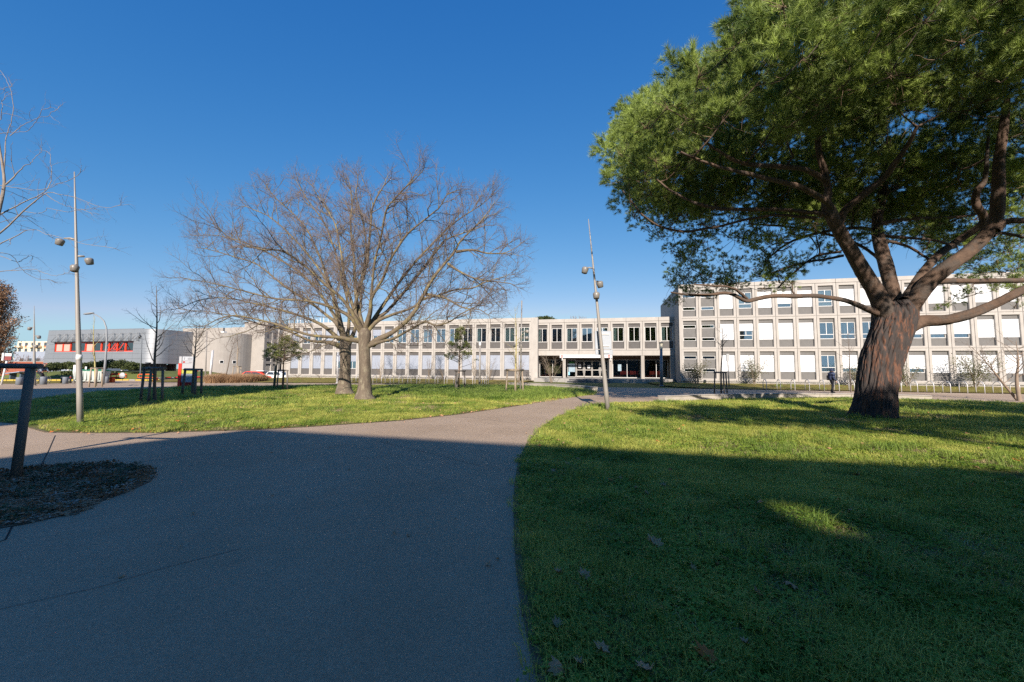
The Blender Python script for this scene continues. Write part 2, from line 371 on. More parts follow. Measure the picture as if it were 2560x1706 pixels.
LAWNL_FAR = [(1481, 980.5), (1440, 975.5), (1380, 970.8), (1320, 967.6), (1271, 966.3), (1200, 965.2), (1000, 963.5), (870, 964), (760, 966.5), (640, 968.5), (450, 970.5), (380, 973), (300, 978), (180, 987.5), (90, 999), (0, 1012)]
LAWNL = [(-30, 11.5), (-20, 11.2)]+[G(*p) for p in LAWNL_LOW]+[G(*p) for p in LAWNL_FAR]+[(-24, 14.6), (-34, 16)]
sheet('lawn', LAWNL, .006, M_LAWN, 1.0)
STRIPR = [tuple(W(a, b)[:2]) for a, b in ((5.3, 40.6), (6.2, 39.3), (9, 37.6), (60, 37.4), (60, 45.2), (7.6, 45.2), (7.3, 47.5), (4.6, 47.5), (4.5, 43))]
sheet('lawn', STRIPR, .05, M_LAWN2, 1.5)
STRIPL = [tuple(W(a, b)[:2]) for a, b in ((-8.4, 37.7), (-8.2, 47.2), (-42.6, 47.2), (-44, 46), (-52, 44.6), (-58, 41), (-50, 34.5), (-44, 31.2), (-34, 34.6), (-25, 37.5))]
sheet('lawn', STRIPL, .05, M_LAWN2, 1.5)
sheet('road', [tuple(W(a, b)[:2]) for a, b in ((-160, 20), (-60, 31.5), (-52, 36), (-50, 46), (-43, 50), (-43, 70), (-200, 70), (-200, 20))], -.03, M_ROAD, 4)
# strip of rough grass with bollards, far left
sheet('lawn', [G(0, 960), G(100, 960), G(165, 958.5), G(185, 956.5), G(150, 953.6), G(0, 953.6), (-95, 38), (-95, 27)], .012, M_LAWN2, 2)
# mulch bed of the near tree
MULCH = [G(*p) for p in [(388, 1187), (372, 1172), (330, 1163), (280, 1159), (180, 1161), (90, 1168), (0, 1182)]]+[(-8.6, 5.4), (-8.8, 4.1), (-7, 3.3), (-5.4, 3.35)]+[G(*p) for p in [(0, 1322), (60, 1312), (150, 1292), (190, 1288), (235, 1262), (330, 1226), (378, 1204)]]
sheet('mulch_bed', MULCH, .006, M_MULCH, .15, bulge=.01)
# soil rings at the staked trees on the lawn
def disc(px, py, rx, ry, name='mulch_ring'):
    x, y = G(px, py); n = 18
    sheet(name, [(x+rx*math.cos(2*math.pi*i/n)*(1+.12*math.sin(5*i)), y+ry*math.sin(2*math.pi*i/n)*(1+.12*math.cos(7*i))) for i in range(n)], .02, M_DIRT, .4, bulge=.03)
def ring(cx, cy, r0, name, m, lump=.25):
    n = 30; sheet(name, [(cx+r0*math.cos(2*math.pi*i/n)*(1+lump*math.sin(3*i+1)*math.cos(5*i)), cy+r0*math.sin(2*math.pi*i/n)*(1+lump*math.sin(4*i))) for i in range(n)], .018, m, .5)
ring(*G(2165, 1040), 1.7, 'needle_litter', mat('needle_litter_soil', (.19, .105, .055), .95, .35, 9, 1, 60, col3=(.13, .12, .04), s3=2.5, t3=(.5, .6)))
disc(385, 1008, 1.1, 1.2); disc(480, 990, .9, 1.0); disc(1143, 976, .8, .9); disc(1291, 984, .7, .8); disc(1802, 988, .6, .7)
strip_later = True
# saw-cut joints and hairline cracks in the paving
M_JOINT = mat('dark_joint', (.02, .02, .02), .9)
M_DIRTY = mat('trodden_soil_edge', (.16, .12, .075), .95, .4, 12, 1, 60, col3=(.10, .12, .04), s3=5)
M_CRACK = mat('faint_crack', (.17, .15, .135), .9)
def strip(name, pts, wdt, m, off=.004):
    P = [Vector(p) for p in pts]; a = []; b = []
    for i, p in enumerate(P):
        t = (P[min(i+1, len(P)-1)]-P[max(i-1, 0)]).normalized(); nrm = Vector((-t.y, t.x)); a.append(p+nrm*wdt/2); b.append(p-nrm*wdt/2)
    v = [(q.x, q.y, H(q.x, q.y)+off) for q in a+b]; k = len(P)
    me = bpy.data.meshes.new(name); me.from_pydata(v, [], [(i+k, i+k+1, i+1, i) for i in range(k-1)]); me.materials.append(m); me.update()
    return put(name, me, kind='structure')
strip('soil_edge', [G(*p) for p in LAWNR_EDGE], .05, M_DIRTY, .010); strip('soil_edge', [G(*p) for p in LAWNL_LOW[2:]], .07, M_DIRTY, .010)
strip('paving_joint', [G(138, 1089), G(120, 1130), G(102, 1166)], .012, M_JOINT)
strip('paving_joint', [G(33, 1312), G(14, 1350), (-4.2, 3.0), (-4.05, 2.6)], .012, M_JOINT)
strip('paving_joint', [G(0, 1524), G(250, 1468), G(420, 1418), G(600, 1373)], .006, M_CRACK)
strip('paving_joint', [G(330, 1157), G(450, 1143), G(560, 1131)], .008, M_CRACK)
strip('paving_joint', [G(950, 1105), G(1080, 1135), G(1200, 1165)], .008, M_CRACK)
strip('paving_joint', [G(1150, 1042), G(1290, 1058), G(1352, 1066)], .01, M_CRACK)

# ------------------------------------------------------------------ the long concrete building: three wings on one grid
MOD = 1.8; OW = 1.27
def ring_mesh(h, o0, o1, wd=MOD):
    "one precast frame: h high, opening from o0 to o1, splayed reveals, recessed joints all round"
    mb = MB(); g = .008; x0, x1 = -wd/2+g, wd/2-g; z0, z1 = g, h-g; a = OW/2
    def rect(xa, xb, za, zb, y): return [(xa, y, za), (xb, y, za), (xb, y, zb), (xa, y, zb)]
    V = rect(x0, x1, z0, z1, .05)+rect(x0+.012, x1-.012, z0+.012, z1-.012, 0)+rect(-a-.03, a+.03, o0-.04, o1+.03, 0)+rect(-a, a, o0, o1, .06)+rect(-a, a, o0, o1, .34)
    fs = []
    for k in range(4):
        o = k*4
        for i in range(4): j = (i+1) % 4; fs.append((o+i, o+j, o+4+j, o+4+i))
    return mb.add(V, [tuple(reversed(f)) if False else f for f in fs]).mesh('concrete_panel', M_CONC)
def boxmesh(name, x0, x1, y0, y1, z0, z1, m, b=.008):
    return MB().bbox(x0, x1, y0, y1, z0, z1, b).mesh(name, m)
def shutter_mesh(h, m):
    "closed roller shutter with its slats"
    mb = MB(); a = OW/2-.02; mb.box(-a-.015, -a+.03, -.03, .03, 0, h); mb.box(a-.03, a+.015, -.03, .03, 0, h)
    n = int(h/.11); s = h/n
    for i in range(n):
        z = i*s; mb.add([(-a+.03, 0, z), (a-.03, 0, z), (a-.03, -.008, z+s*.5), (-a+.03, -.008, z+s*.5), (a-.03, 0, z+s*.96), (-a+.03, 0, z+s*.96)], [(0, 1, 2, 3), (3, 2, 4, 5)])
    return mb.mesh('shutter', m)
def frame_mesh(h, low=0, w2=OW/2-.01, fr=.05, mid=True):
    mb = MB(); b = lambda *q: mb.bbox(*q, b=.006)
    b(-w2, -w2+fr, -.03, .04, 0, h); b(w2-fr, w2, -.03, .04, 0, h); b(-w2+fr, w2-fr, -.03, .04, 0, fr); b(-w2+fr, w2-fr, -.03, .04, h-fr, h)
    if low: b(-w2+fr, w2-fr, -.028, .038, low-fr/2, low+fr/2)
    if mid: b(-fr/2, fr/2, -.026, .036, (low+fr/2) if low else fr, h-fr)
    return mb.mesh('window', M_WFR)
_pane = {}
def pane(wd, h):
    k = (round(wd, 3), round(h, 3))
    if k not in _pane: _pane[k] = MB().box(-wd/2, wd/2, -.004, .004, 0, h).mesh('pane', M_GLASS)
    return _pane[k]
def add_window(parent, me, h, x, y, z, low=0, w2=OW/2-.01, fr=.05, mid=True, label=None):
    wv = put('window', me, parent, (x, y, z), label=label)
    z0 = (low+fr/2) if low else fr
    if mid:
        pw = w2-fr*1.5
        for s in (-1, 1): put('pane', pane(pw, h-fr-z0), wv, (s*(fr/2+pw/2), 0, z0))
    else: put('pane', pane(2*(w2-fr), h-fr-z0), wv, (0, 0, z0))
    if low: put('pane', pane(2*(w2-fr), low-fr*1.5), wv, (0, 0, fr))
    return wv
RAIL = MB().bbox(-OW/2+.01, OW/2-.01, -.05, .02, 0, .05, .005).mesh('sill', M_WFR)

def bays(t, us, u0, floors, ring, pattern, greym, shut, wfull, wlow, top_h):
    """us: bay centres; floors: list of z of the frame's foot; ring: (height, open0, grey1, shut1, open1)"""
    h, o0, s0, s1, o1 = ring
    rm = ring_mesh(h, o0, o1); lowp = boxmesh('infill_panel', -OW/2, OW/2, .2, .3, o0, s0-.01, greym); topp = boxmesh('lintel_panel', -OW/2, OW/2, .17, .3, s1+.01, o1, greym)
    sh = shutter_mesh(s1-s0, shut); wf = frame_mesh(s1-s0, wlow); shh = shutter_mesh((s1-s0)*.45, shut); shq = shutter_mesh((s1-s0)*.78, shut)
    cur = MB().box(-OW/2+.05, OW/2-.05, .36, .37, s0, s1).mesh('curtain', M_CURT); bli = MB().box(-OW/2+.05, OW/2-.05, .36, .37, s0, s1).mesh('blind', M_BLIND)
    curh = MB().box(-OW/2+.05, -.2, .36, .37, s0, s1).mesh('curtain', M_CURT)
    slim = frame_mesh(.36, mid=False, fr=.045); bigp = boxmesh('infill_panel', -OW/2, OW/2, .2, .3, s0+.30, s1-.42, greym)
    for fi, z in enumerate(floors):
        for i, u in enumerate(us):
            x = u-u0; put('concrete_panel', rm, t, (x, 0, z)); k = pattern(fi, i)
            put('lintel_panel', topp, t, (x, 0, z))
            if k == 'L':      # two slim windows with a grey panel between
                put('infill_panel', lowp, t, (x, 0, z-.12)); put('infill_panel', bigp, t, (x, 0, z))
                add_window(t, slim, .36, x, .22, z+s1-.40, mid=False, fr=.045); add_window(t, slim, .36, x, .22, z+s0-.08, mid=False, fr=.045)
                continue
            put('infill_panel', lowp, t, (x, 0, z))
            if k == 'S': put('shutter', sh, t, (x, .15, z+s0))
            else:
                add_window(t, wf, s1-s0, x, .24, z+s0, wlow)
                if k == 'H': put('shutter', shh, t, (x, .15, z+s0+(s1-s0)*.55), label='roller shutter half lowered over a window')
                if k == 'Q': put('shutter', shq, t, (x, .15, z+s0+(s1-s0)*.22), label='roller shutter nearly closed with a slot below')
                if k == 'C': put('curtain', cur, t, (x, 0, z))
                if k == 'c': put('curtain', curh, t, (x, 0, z))
                if k == 'B': put('blind', bli, t, (x, 0, z))
    # parapet panels, two bays each
    pm = boxmesh('parapet_panel', -MOD+.01, MOD-.01, 0, .3, .012, top_h, M_CONC, .014)
    zt = floors[-1]+h
    for i in range(0, len(us), 2):
        if i+1 < len(us): put('parapet_panel', pm, t, ((us[i]+us[i+1])/2-u0, 0, zt))
        else: put('parapet_panel', boxmesh('parapet_panel', -MOD/2+.01, MOD/2-.01, 0, .3, .012, top_h, M_CONC, .014), t, (us[i]-u0, 0, zt))

def shell(t, x0, x1, y0, y1, zs, top):
    "floors, party walls, back wall and roof behind the frames"
    mb = MB()
    for z in zs: mb.box(x0+.2, x1-.2, y0+.05, y1-.3, z-.12, z+.05)
    mb.box(x0+.2, x1-.2, y0+5.0, y0+5.15, zs[0], top-.4)
    mb.box(x0+.2, x1-.2, y0+.36, y1-.3, top-.55, top-.35)
    k = x0+.9+3.6*2
    while k < x1-1: mb.box(k-.06, k+.06, y0+.40, y0+5, zs[0], top-.5); k += 7.2
    mb.build('inner_structure', M_INT, t)
    mb = MB(); mb.box(x0, x0+.28, y0+.005, y1, zs[0]-.6, top-.02); mb.box(x1-.28, x1, y0+.005, y1, zs[0]-.6, top-.02); mb.box(x0+.28, x1-.28, y1-.28, y1, zs[0]-.6, top-.02)
    mb.box(x0+.28, x1-.28, y0+.36, y1-.28, top-.35, top-.2)
    mb.build('side_wall', M_CONC2, t)

# right wing: three storeys, nearest to the camera
NR = 18
US = [8.79+MOD*i for i in range(NR)]; u0 = 7.75
tR = thing('office_wing', 'three-storey pale concrete wing with white shutters, behind the big pine', 'building', W(u0, 45.0, 0), GRIDROT, 'wings of the concrete faculty building')
def patR(f, i):
    if i < 2: return 'L'
    rows = ['..SSSSSWQ..QSSSSSS', '..SHSSSWWWWQQQSSSS', '..SBSQSBSSSQSSSSSS']
    return rows[f][i]
bays(tR, US, u0, [.58, .58+3.26, .58+6.52], (3.26, .21, .95, 2.61, 2.98), patR, M_GREYR, M_SHUT, None, .46, .40)
shell(tR, 0, MOD*NR+.4, 0, 14, [.5, 3.84, 7.1], 10.75)
MB().box(.0, .12, .002, .3, .58, 10.76).build('corner_pilaster', M_CONC, tR)
MB().box(0, MOD*NR+.4, .05, .36, -.1, .56).build('plinth', M_PLINTH, tR)
MB().bbox(0, MOD*NR+.4, -.05, .3, .5, .585, .01).build('ledge', M_CONC, tR)

# left wing: two storeys, long
NL = 19
UL = [-9.45-MOD*i for i in range(NL)][::-1]; u0 = UL[0]-MOD/2-.2
tL = thing('office_wing', 'long two-storey pale concrete wing behind the bare oaks, sky-lit upper windows', 'building', W(u0, 46.85, 0), GRIDROT, 'wings of the concrete faculty building')
def patL(f, i):
    i = NL-1-i
    if f == 0: return 'H' if i in (13, 14) else 'S'
    return {0: 'C', 1: 'C', 2: 'W', 3: 'c', 4: 'W', 5: 'W', 6: 'W', 7: 'c', 8: 'W', 9: 'c'}.get(i, 'Q' if i % 3 == 0 else 'H')
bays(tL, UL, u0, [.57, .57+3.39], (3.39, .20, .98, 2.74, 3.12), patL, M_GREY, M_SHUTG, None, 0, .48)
XL = MOD*NL+.4
shell(tL, 0, XL, 0, 14, [.5, 3.96], 7.6)
MB().box(XL-.2, XL+.58, -.0, .6, .1, 7.84).build('corner_pilaster', M_CONC, tL)
MB().box(-.15, .2, -.0, .3, .1, 7.84).build('corner_pilaster', M_CONC, tL)
MB().box(0, XL+.3, .05, .36, -.1, .56).build('plinth', M_PLINTH, tL)
MB().bbox(0, XL-.2, -.05, .3, .5, .575, .01).build('ledge', M_CONC, tL)

# middle wing: upper floor on columns above the glazed entrance
NM = 9
UM = [-7.43+MOD*i for i in range(NM)]; u0 = -8.35
tM = thing('office_wing', 'middle wing of the concrete building, glazed entrance under nine windows', 'building', W(u0, 48.05, 0), GRIDROT, 'wings of the concrete faculty building')
bays(tM, UM, u0, [3.91], (3.37, .20, 1.04, 2.72, 3.10), lambda f, i: 'cWcWWcWWc'[i], M_GREY, M_SHUT, None, 0, .45)
XM = 16.1
mb = MB(); mb.box(.2, XM-.2, 5.0, 5.15, 3.9, 7.3); mb.box(.2, XM-.2, .3, 13.7, 7.25, 7.4); mb.box(0, XM, .3, 14, 3.6, 3.88); mb.build('inner_structure', M_INT, tM)
for a, b in ((.02, 5.35), (5.37, 8.95), (8.97, 12.55), (12.57, XM-.02)): boxp = MB().bbox(a, b, -.01, .3, 3.30, 3.895, .014).build('lintel_beam', M_CONC, tM)
for a, b in ((3.42, 3.78), (8.84, 9.24), (12.42, 12.8)): MB().bbox(a, b, 0, .38, .55, 3.29, .02).build('column', M_CONC2, tM)
MB().box(-.02, .28, 0, 6, -.2, 7.3).build('side_wall', M_CONC2, tM)
MB().box(XM-.3, XM-.0, .3, 6, -.2, 7.3).build('side_wall', M_CONC2, tM)
MB().bbox(XM-.48, XM-.02, -.02, .3, .3, 3.29, .02).build('column', M_CONC2, tM)
M_SOFF = mat('brown_soffit', (.13, .085, .06), .8, .2, 2, spec=.3)
MB().box(.29, XM-.3, .31, 2.0, 3.22, 3.30).build('soffit', M_SOFF, tM)
# ground-floor glazing, two metres back
M_LOBBY = mat('lobby_wall', (.10, .105, .10), .8, .4, .8); M_WOOD = mat('blond_wood_panel', (.62, .40, .19), .6, .1, 3, stretch=(1, 1, .2)); M_DKRED = mat('dark_red_base', (.22, .035, .035), .7, .25, 8)
mb = MB(); mb.box(.3, XM-.3, 8, 8.1, .6, 3.2); mb.box(.3, XM-.3, 2.05, 8, .60, .70); mb.build('lobby', M_LOBBY, tM)
MB().box(.3, XM-.3, 2.02, 2.1, 2.86, 3.22).build('transom_panel', M_SOFF, tM)
def glaze(x0, x1, splits, z0=.70, z1=2.86, tr=None):
    g = .045; mb = MB(); xs = [x0]+[x0+(x1-x0)*q for q in splits]+[x1]
    for x in xs: mb.bbox(x-g/2, x+g/2, 1.96, 2.06, z0, z1, .006)
    for z in (z0, z1-g): mb.box(x0+g/2, x1-g/2, 1.97, 2.05, z, z+g)
    if tr: mb.box(x0+g/2, x1-g/2, 1.972, 2.048, tr, tr+g)
    f = mb.build('window', M_WFR, tM)
    for a, b in zip(xs[:-1], xs[1:]):
        MB().box(a+g/2, b-g/2, 2.0, 2.01, z0+g, z1-g).build('pane', M_GLASSD, f)
glaze(.33, 3.3, [.55], tr=None); glaze(9.3, 12.5, [.52]); glaze(12.9, XM-.5, [.52])
glaze(3.85, 4.85, [], z0=.7)
for k, x in enumerate((4.92, 5.88, 6.84, 7.80)):
    d = MB(); wd = .92; g = .07
    d.bbox(0, g, 1.95, 2.05, .7, 2.75, .008); d.bbox(wd-g, wd, 1.95, 2.05, .7, 2.75, .008); d.box(g, wd-g, 1.96, 2.04, .7, .85); d.box(g, wd-g, 1.96, 2.04, 2.66, 2.75); d.box(g, wd-g, 1.96, 2.04, 1.55, 1.64)
    dd = d.build('door', mat('grey_door_frame', (.34, .33, .31), .4, .05, metal=.3), tM, (x, 0, 0))
    MB().box(g, wd-g, 1.995, 2.005, .85, 1.55).build('pane', M_GLASSD, dd); MB().box(g, wd-g, 1.995, 2.005, 1.64, 2.66).build('pane', M_GLASSD, dd)
    MB().tube([(wd-.12 if k % 2 == 0 else .12, 1.88, 1.2), (wd-.12 if k % 2 == 0 else .12, 1.88, 1.9)], .018, 6).build('handle', M_GALV, dd)
glaze(8.76, 9.25, [], z0=.7)
for a, b in ((.45, 1.6), (9.4, 10.5), (11.9, 12.45), (13.0, 14.8)): MB().box(a, b, 2.10, 2.3, .72, .95).build('kick_panel', M_DKRED, tM)
MB().box(1.05, 2.9, 2.5, 2.55, 1.15, 2.3).build('wall_panel', M_WOOD, tM, label='blond wood panel seen through the left glazing'); MB().box(1.0, 1.05, 2.5, 2.6, .7, 2.35).build('panel_frame', M_RED, tM)
MB().box(6.9, 7.6, 5.2, 5.4, .72, 2.6).build('wood_cabinet', mat('brown_wood', (.35, .25, .15), .6, .15, 3), tM)
M_POST = mat('poster_print', (.22, .30, .36), .6, .3, 9)
for a, b, z0, z1, m in ((3.95, 4.75, 1.35, 2.35, M_POST), (4.05, 4.65, 2.38, 2.62, mat('green_print', (.03, .16, .03), .6)), (5.15, 5.5, 1.85, 2.3, M_WHITE), (6.25, 6.6, 1.8, 2.2, M_WHITE), (8.1, 8.45, 1.8, 2.25, M_WHITE), (3.9, 4.1, .95, 1.35, mat('blue_print', (.2, .45, .6), .6)), (9.9, 10.3, 1.5, 2.3, M_POST)):
    MB().box(a, b, 1.965-.0, 1.985, z0, z1).build('poster', m, tM)

# sign fascia on the entrance
tS = thing('name_board', 'long white board with grey lettering and red squares over the entrance', 'sign', W(-5.25, 47.85, 3.02), GRIDROT)
MB().bbox(0, 6.1, -.06, .0, 0, .36, .01).build('board', M_WHITE, tS)
for x in (.12, 5.62):
    q = MB().box(0, .26, -.075, -.06, .05, .31).build('emblem', M_RED, tS, (x, 0, 0)); MB().box(.05, .21, -.08, -.075, .15, .21).build('emblem_bar', M_WHITE, q)
def text(s, size, m, parent, loc, rot=(math.pi/2, 0, 0), name='lettering', align='LEFT', extr=.004, fit=None):
    cu = bpy.data.curves.new(name, 'FONT'); cu.body = s; cu.size = size; cu.extrude = extr; cu.align_x = align; cu.materials.append(m)
    o = bpy.data.objects.new(name, cu); COL.objects.link(o); o.parent = parent; o.location = loc; o.rotation_euler = rot
    if fit:
        bpy.context.view_layer.update(); wdt = o.dimensions.x
        if wdt > 0: o.scale = (fit/wdt, 1, 1)
    bpy.context.view_layer.update(); me = bpy.data.meshes.new_from_object(o); q = put(name, me, parent, loc, rot); q.scale = o.scale; bpy.data.objects.remove(o); return q
M_INK = mat('grey_ink', (.16, .16, .18), .7)
text('Gestion des Entreprises et des Administrations', .235, M_INK, tS, (.62, -.066, .10), fit=4.75)
MB().box(0, .08, -.04, 0, -.32, 0).build('bracket', M_WFR, tS, (.25, 0, 0)); MB().box(0, .08, -.04, 0, -.32, 0).build('bracket', M_WFR, tS, (5.9, 0, 0))

# red benches behind the glass
def bench(x, y, n, lab):
    t = thing('bench', lab, 'bench', W(-8.35+x, 48.05+y, .70), GRIDROT, 'red seats in the lobby')
    for i in range(n):
        MB().bbox(i*.52, i*.52+.48, .0, .45, .36, .44, .02).build('seat', M_RED, t); MB().bbox(i*.52, i*.52+.48, -.04, .04, .40, .82, .02).build('backrest', M_RED, t)
    for x2 in (.05, n*.52-.1): MB().box(x2, x2+.05, .05, .4, 0, .36).build('leg', M_DKMET, t)
bench(10.15, 2.5, 2, 'red lobby seat left of the white mullion, behind the middle glazing'); bench(11.3, 2.5, 2, 'red lobby seat right of the white mullion, behind the middle glazing')
bench(13.6, 2.5, 3, 'row of three red seats behind the rightmost glazing')

# entrance platform, steps
tP = thing('entrance_platform', 'raised concrete platform with low front wall before the glazed entrance', 'platform', W(-7.9, 45.3, 0), GRIDROT)
M_STEP = mat('grey_concrete_step', (.26, .25, .235), .85, .1, 1.5, .3, 30)
MB().prism([(0, 1.6), (0, .0), (12.3, .0), (15.8, 2.4), (15.8, 4.8), (0, 4.8)], -.1, .62).build('slab', M_STEP, tP)
for i in range(7): MB().bbox(.02+i*1.75, 1.73+i*1.75, -.06, .02, -.1, .60, .01).build('kerb_stone', M_STEP, tP)
M_TREAD = mat('dark_blue_step_edge', (.035, .04, .05), .8)
tQ = thing('entrance_steps', 'three dark-edged concrete steps leading up to the platform', 'steps', W(-3.9, 45.2, 0), GRIDROT)
for i in range(3):
    q = MB().bbox(-.25*(2-i)*.8, 4.4+.1*(2-i), -.95+.32*i, .0, .01+.2*i, .2+.2*i, .01).build('step', M_STEP, tQ)
    MB().box(-.25*(2-i)*.8+.01, 4.39+.1*(2-i), -.956+.32*i, -.945+.32*i, .03+.2*i, .15+.2*i).build('riser', M_TREAD, q)

# low curved walls
M_LWALL = mat('low_wall_concrete', (.34, .31, .27), .85, .1, 1.6, .3, 30, col3=(.26, .24, .21), s3=1.1, t3=(.5, .7))
def low_wall(pts, zt, wd, lab, seg=None):
    P = [Vector(p) for p in pts]; t = thing('low_wall', lab, 'low wall', (P[0].x, P[0].y, 0)); base = Vector((P[0].x, P[0].y))
    for i in range(len(P)-1):
        a, b = P[i]-base, P[i+1]-base; d = (b-a); L = d.length; d.normalize(); nrm = Vector((-d.y, d.x))
        if nrm.y < 0: nrm = -nrm
        M = Matrix.Translation((a.x, a.y, 0)) @ Matrix([[d.x, nrm.x, 0, 0], [d.y, nrm.y, 0, 0], [0, 0, 1, 0], [0, 0, 0, 1]])
        MB().bbox(.006, L+.0, 0, wd, -.1, zt, .015, M=M).build('wall_block', M_LWALL, t)
        MB().bbox(.006, L, -.03, wd+.03, zt+.002, zt+.05, .012, M=M).build('coping', M_LWALL, t)
    return t
def arc(a, b, bow, n):
    a = Vector(a); b = Vector(b); d = b-a; nrm = Vector((-d.y, d.x)).normalized()
    return [a+d*(i/n)+nrm*bow*4*(i/n)*(1-i/n) for i in range(n+1)]
low_wall(arc(G(1664, 1005), G(2050, 996), .6, 4)+arc(G(2050, 996), G(2331, 1002.5), .5, 3)[1:], .23, .45, 'long low concrete wall along the right lawn, behind the pine trunk')
low_wall(list(reversed(arc(G(1271, 966.3), G(1480, 980), 1.2, 6))), .30, .45, 'short curved concrete wall at the far tip of the left lawn')

# ------------------------------------------------------------------ buildings on the left
M_SILV = mat('silver_cladding', (.30, .315, .335), .42, .06, .4, 0, metal=.55, spec=.5)
M_SILV2 = mat('silver_cladding_side', (.28, .295, .32), .42, .03, .4, 0, metal=.55, spec=.5)
BX, BV = -104.2, 53.7
tB = thing('clad_building', 'silver metal-clad building on legs with rounded corner and red-framed window strip', 'building', W(BX, BV, -.5), GRIDROT)
ZB, ZT = 2.72, 8.9     # relative to base -.5
LN = 24.4; RC = 2.6     # straight front, corner radius
rows = 7; rh = (ZT-ZB)/rows
WS0, WS1, WZ0, WZ1 = 2.7, 22.3, 4.86, 6.60
def shear(x, z): return x + (.75*(z-ZB)/(ZT-ZB) if x < .5 else 0)
for r in range(rows):
    za, zb = ZB+r*rh, ZB+(r+1)*rh-.02
    cols = [(0, 2.68), (2.7, 7.6), (7.62, 12.5), (12.52, 17.4), (17.42, 22.28), (22.3, LN)]
    for (a, b) in cols:
        segs = [(za, zb)]
        if a >= WS0-.01 and b <= WS1+.01:
            segs = [(za, min(zb, WZ0)), (max(za, WZ1), zb)]
        for (p, q) in segs:
            if q-p < .05: continue
            mb = MB(); aa, ab = shear(a, p), shear(a, q)
            mb.add([(aa, 0, p), (b, 0, p), (b, 0, q), (ab, 0, q), (aa, .06, p), (b, .06, p), (b, .06, q), (ab, .06, q)], [(0, 1, 2, 3), (0, 4, 5, 1), (3, 2, 6, 7), (0, 3, 7, 4), (1, 5, 6, 2)])
            mb.build('cladding_panel', M_SILV, tB)
    n = 10; mb = MB(); pts = [(LN+.01+RC*math.sin(math.pi/2*i/n), RC-RC*math.cos(math.pi/2*i/n)) for i in range(n+1)]
    vs = [(x, y, z) for z in (za, zb) for x, y in pts]; mb.add(vs, [(i, i+1, n+2+i, n+1+i) for i in range(n)], 0, True); mb.build('curved_panel', M_SILV, tB)
    for k in range(3):
        y0, y1 = RC+.02+k*1.55, RC+.02+(k+1)*1.55-.02
        MB().box(LN+RC-.05, LN+RC+.01, y0, y1, za, zb).build('cladding_panel', M_SILV2, tB)
mb = MB(); mb.box(.9, LN+1.6, .12, 7.3, ZB+.05, ZB+.2); mb.box(.9, LN+RC-.1, RC, 7.3, ZT-.2, ZT-.05); mb.box(.9, LN+RC-.1, 6.9, 7.2, ZB, ZT); mb.box(.9, LN, .1, .14, ZB+.02, WZ0-.02); mb.box(.9, LN, .1, .14, WZ1+.02, ZT-.06); mb.box(.9, WS0, .1, .14, WZ0-.1, WZ1+.1); mb.box(WS1, LN, .1, .14, WZ0-.1, WZ1+.1)
mb.build('core_wall', M_DKMET, tB)
MB().box(WS0, WS1, 3.4, 3.5, WZ0-.3, WZ1+.3).build('inner_structure', M_INT, tB)
MB().box(.7, LN, -.02, .14, ZT-.01, ZT+.06).build('roof_edge', M_SILV2, tB)
ww = (WS1-WS0)/10
M_RFR = mat('red_window_frame', (.75, .045, .012), .4, .05, spec=.5)
M_REDG = glassmat('reflecting_glass', (.35, .45, .5), .12)
M_PINKB = mat('drawn_blind', (.48, .29, .25), .8, .04)
for i in range(10):
    x = WS0+ww*i; wf = MB(); g = .14; y = .22
    wf.box(x+.01, x+g, y-.12, y+.05, WZ0, WZ1); wf.box(x+ww-g, x+ww-.01, y-.12, y+.05, WZ0, WZ1); wf.box(x+g, x+ww-g, y-.1, y+.04, WZ0, WZ0+.12); wf.box(x+g, x+ww-g, y-.1, y+.04, WZ1-.12, WZ1)
    o = wf.build('window', M_RFR, tB)
    if i in (0, 1, 4): MB().box(x+g, x+ww-g, y-.02, y, WZ0+.12, WZ1-.12).build('pane', M_PINKB, o)
    else: MB().box(x+g, x+ww-g, y-.02, y-.01, WZ0+.12, WZ1-.12).build('pane', M_REDG, o)
    if i in (7, 8):
        sgn = 1 if i == 7 else -1; M = Matrix.Translation((x+ww/2, y-.15, WZ1-.1)) @ Matrix.Rotation(math.radians(-28), 4, 'X')
        c = MB(); c.box(-ww/2+.2, -ww/2+.3, -.04, .02, -1.5, 0, M=M); c.box(ww/2-.3, ww/2-.2, -.04, .02, -1.5, 0, M=M); c.box(-ww/2+.3, ww/2-.3, -.04, .02, -1.5, -1.4, M=M); c.build('open_casement', M_RFR, tB)
MB().box(WS0-.1, WS1+.1, -.55, .02, WZ1+.02, WZ1+.12).build('sun_shade', M_DKMET, tB)
for i in range(11):
    x = WS0-.2+i*1.97; q = MB(); z0, z1 = WZ1+.1, WZ1+1.55
    q.tube([(x, -.5, z0), (x+1.4, -.35, z1-.02)], .035, 5); q.tube([(x+1.4, -.35, z0), (x+1.4, -.35, z1)], .04, 5); q.tube([(x+1.62, -.3, z0), (x+1.62, -.3, z1)], .04, 5); q.tube([(x+1.36, -.35, z1), (x+1.7, -.3, z1)], .04, 5); q.tube([(x+1.4, -.35, z1), (x+1.4, .05, z1)], .03, 4); q.tube([(x+1.4, -.35, z0+.1), (x+1.4, .05, z0+.1)], .03, 4)
    q.build('shade_bracket', mat('grey_bracket', (.22, .23, .24), .5, metal=.5), tB)
for x in (5.0, 9.5, 14, 18.5): MB().tube([(x, 1.0, 0), (x, 1.0, ZB+.05)], .13, 10).build('leg', M_WHITE, tB)
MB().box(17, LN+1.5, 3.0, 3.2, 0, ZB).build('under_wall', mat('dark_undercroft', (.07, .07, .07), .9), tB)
mb = MB()
for k in range(6): mb.box(18.2+k*1.3, 18.25+k*1.3, 2.96, 3.0, .1, ZB-.2)
mb.build('door_posts', M_GALV, tB)

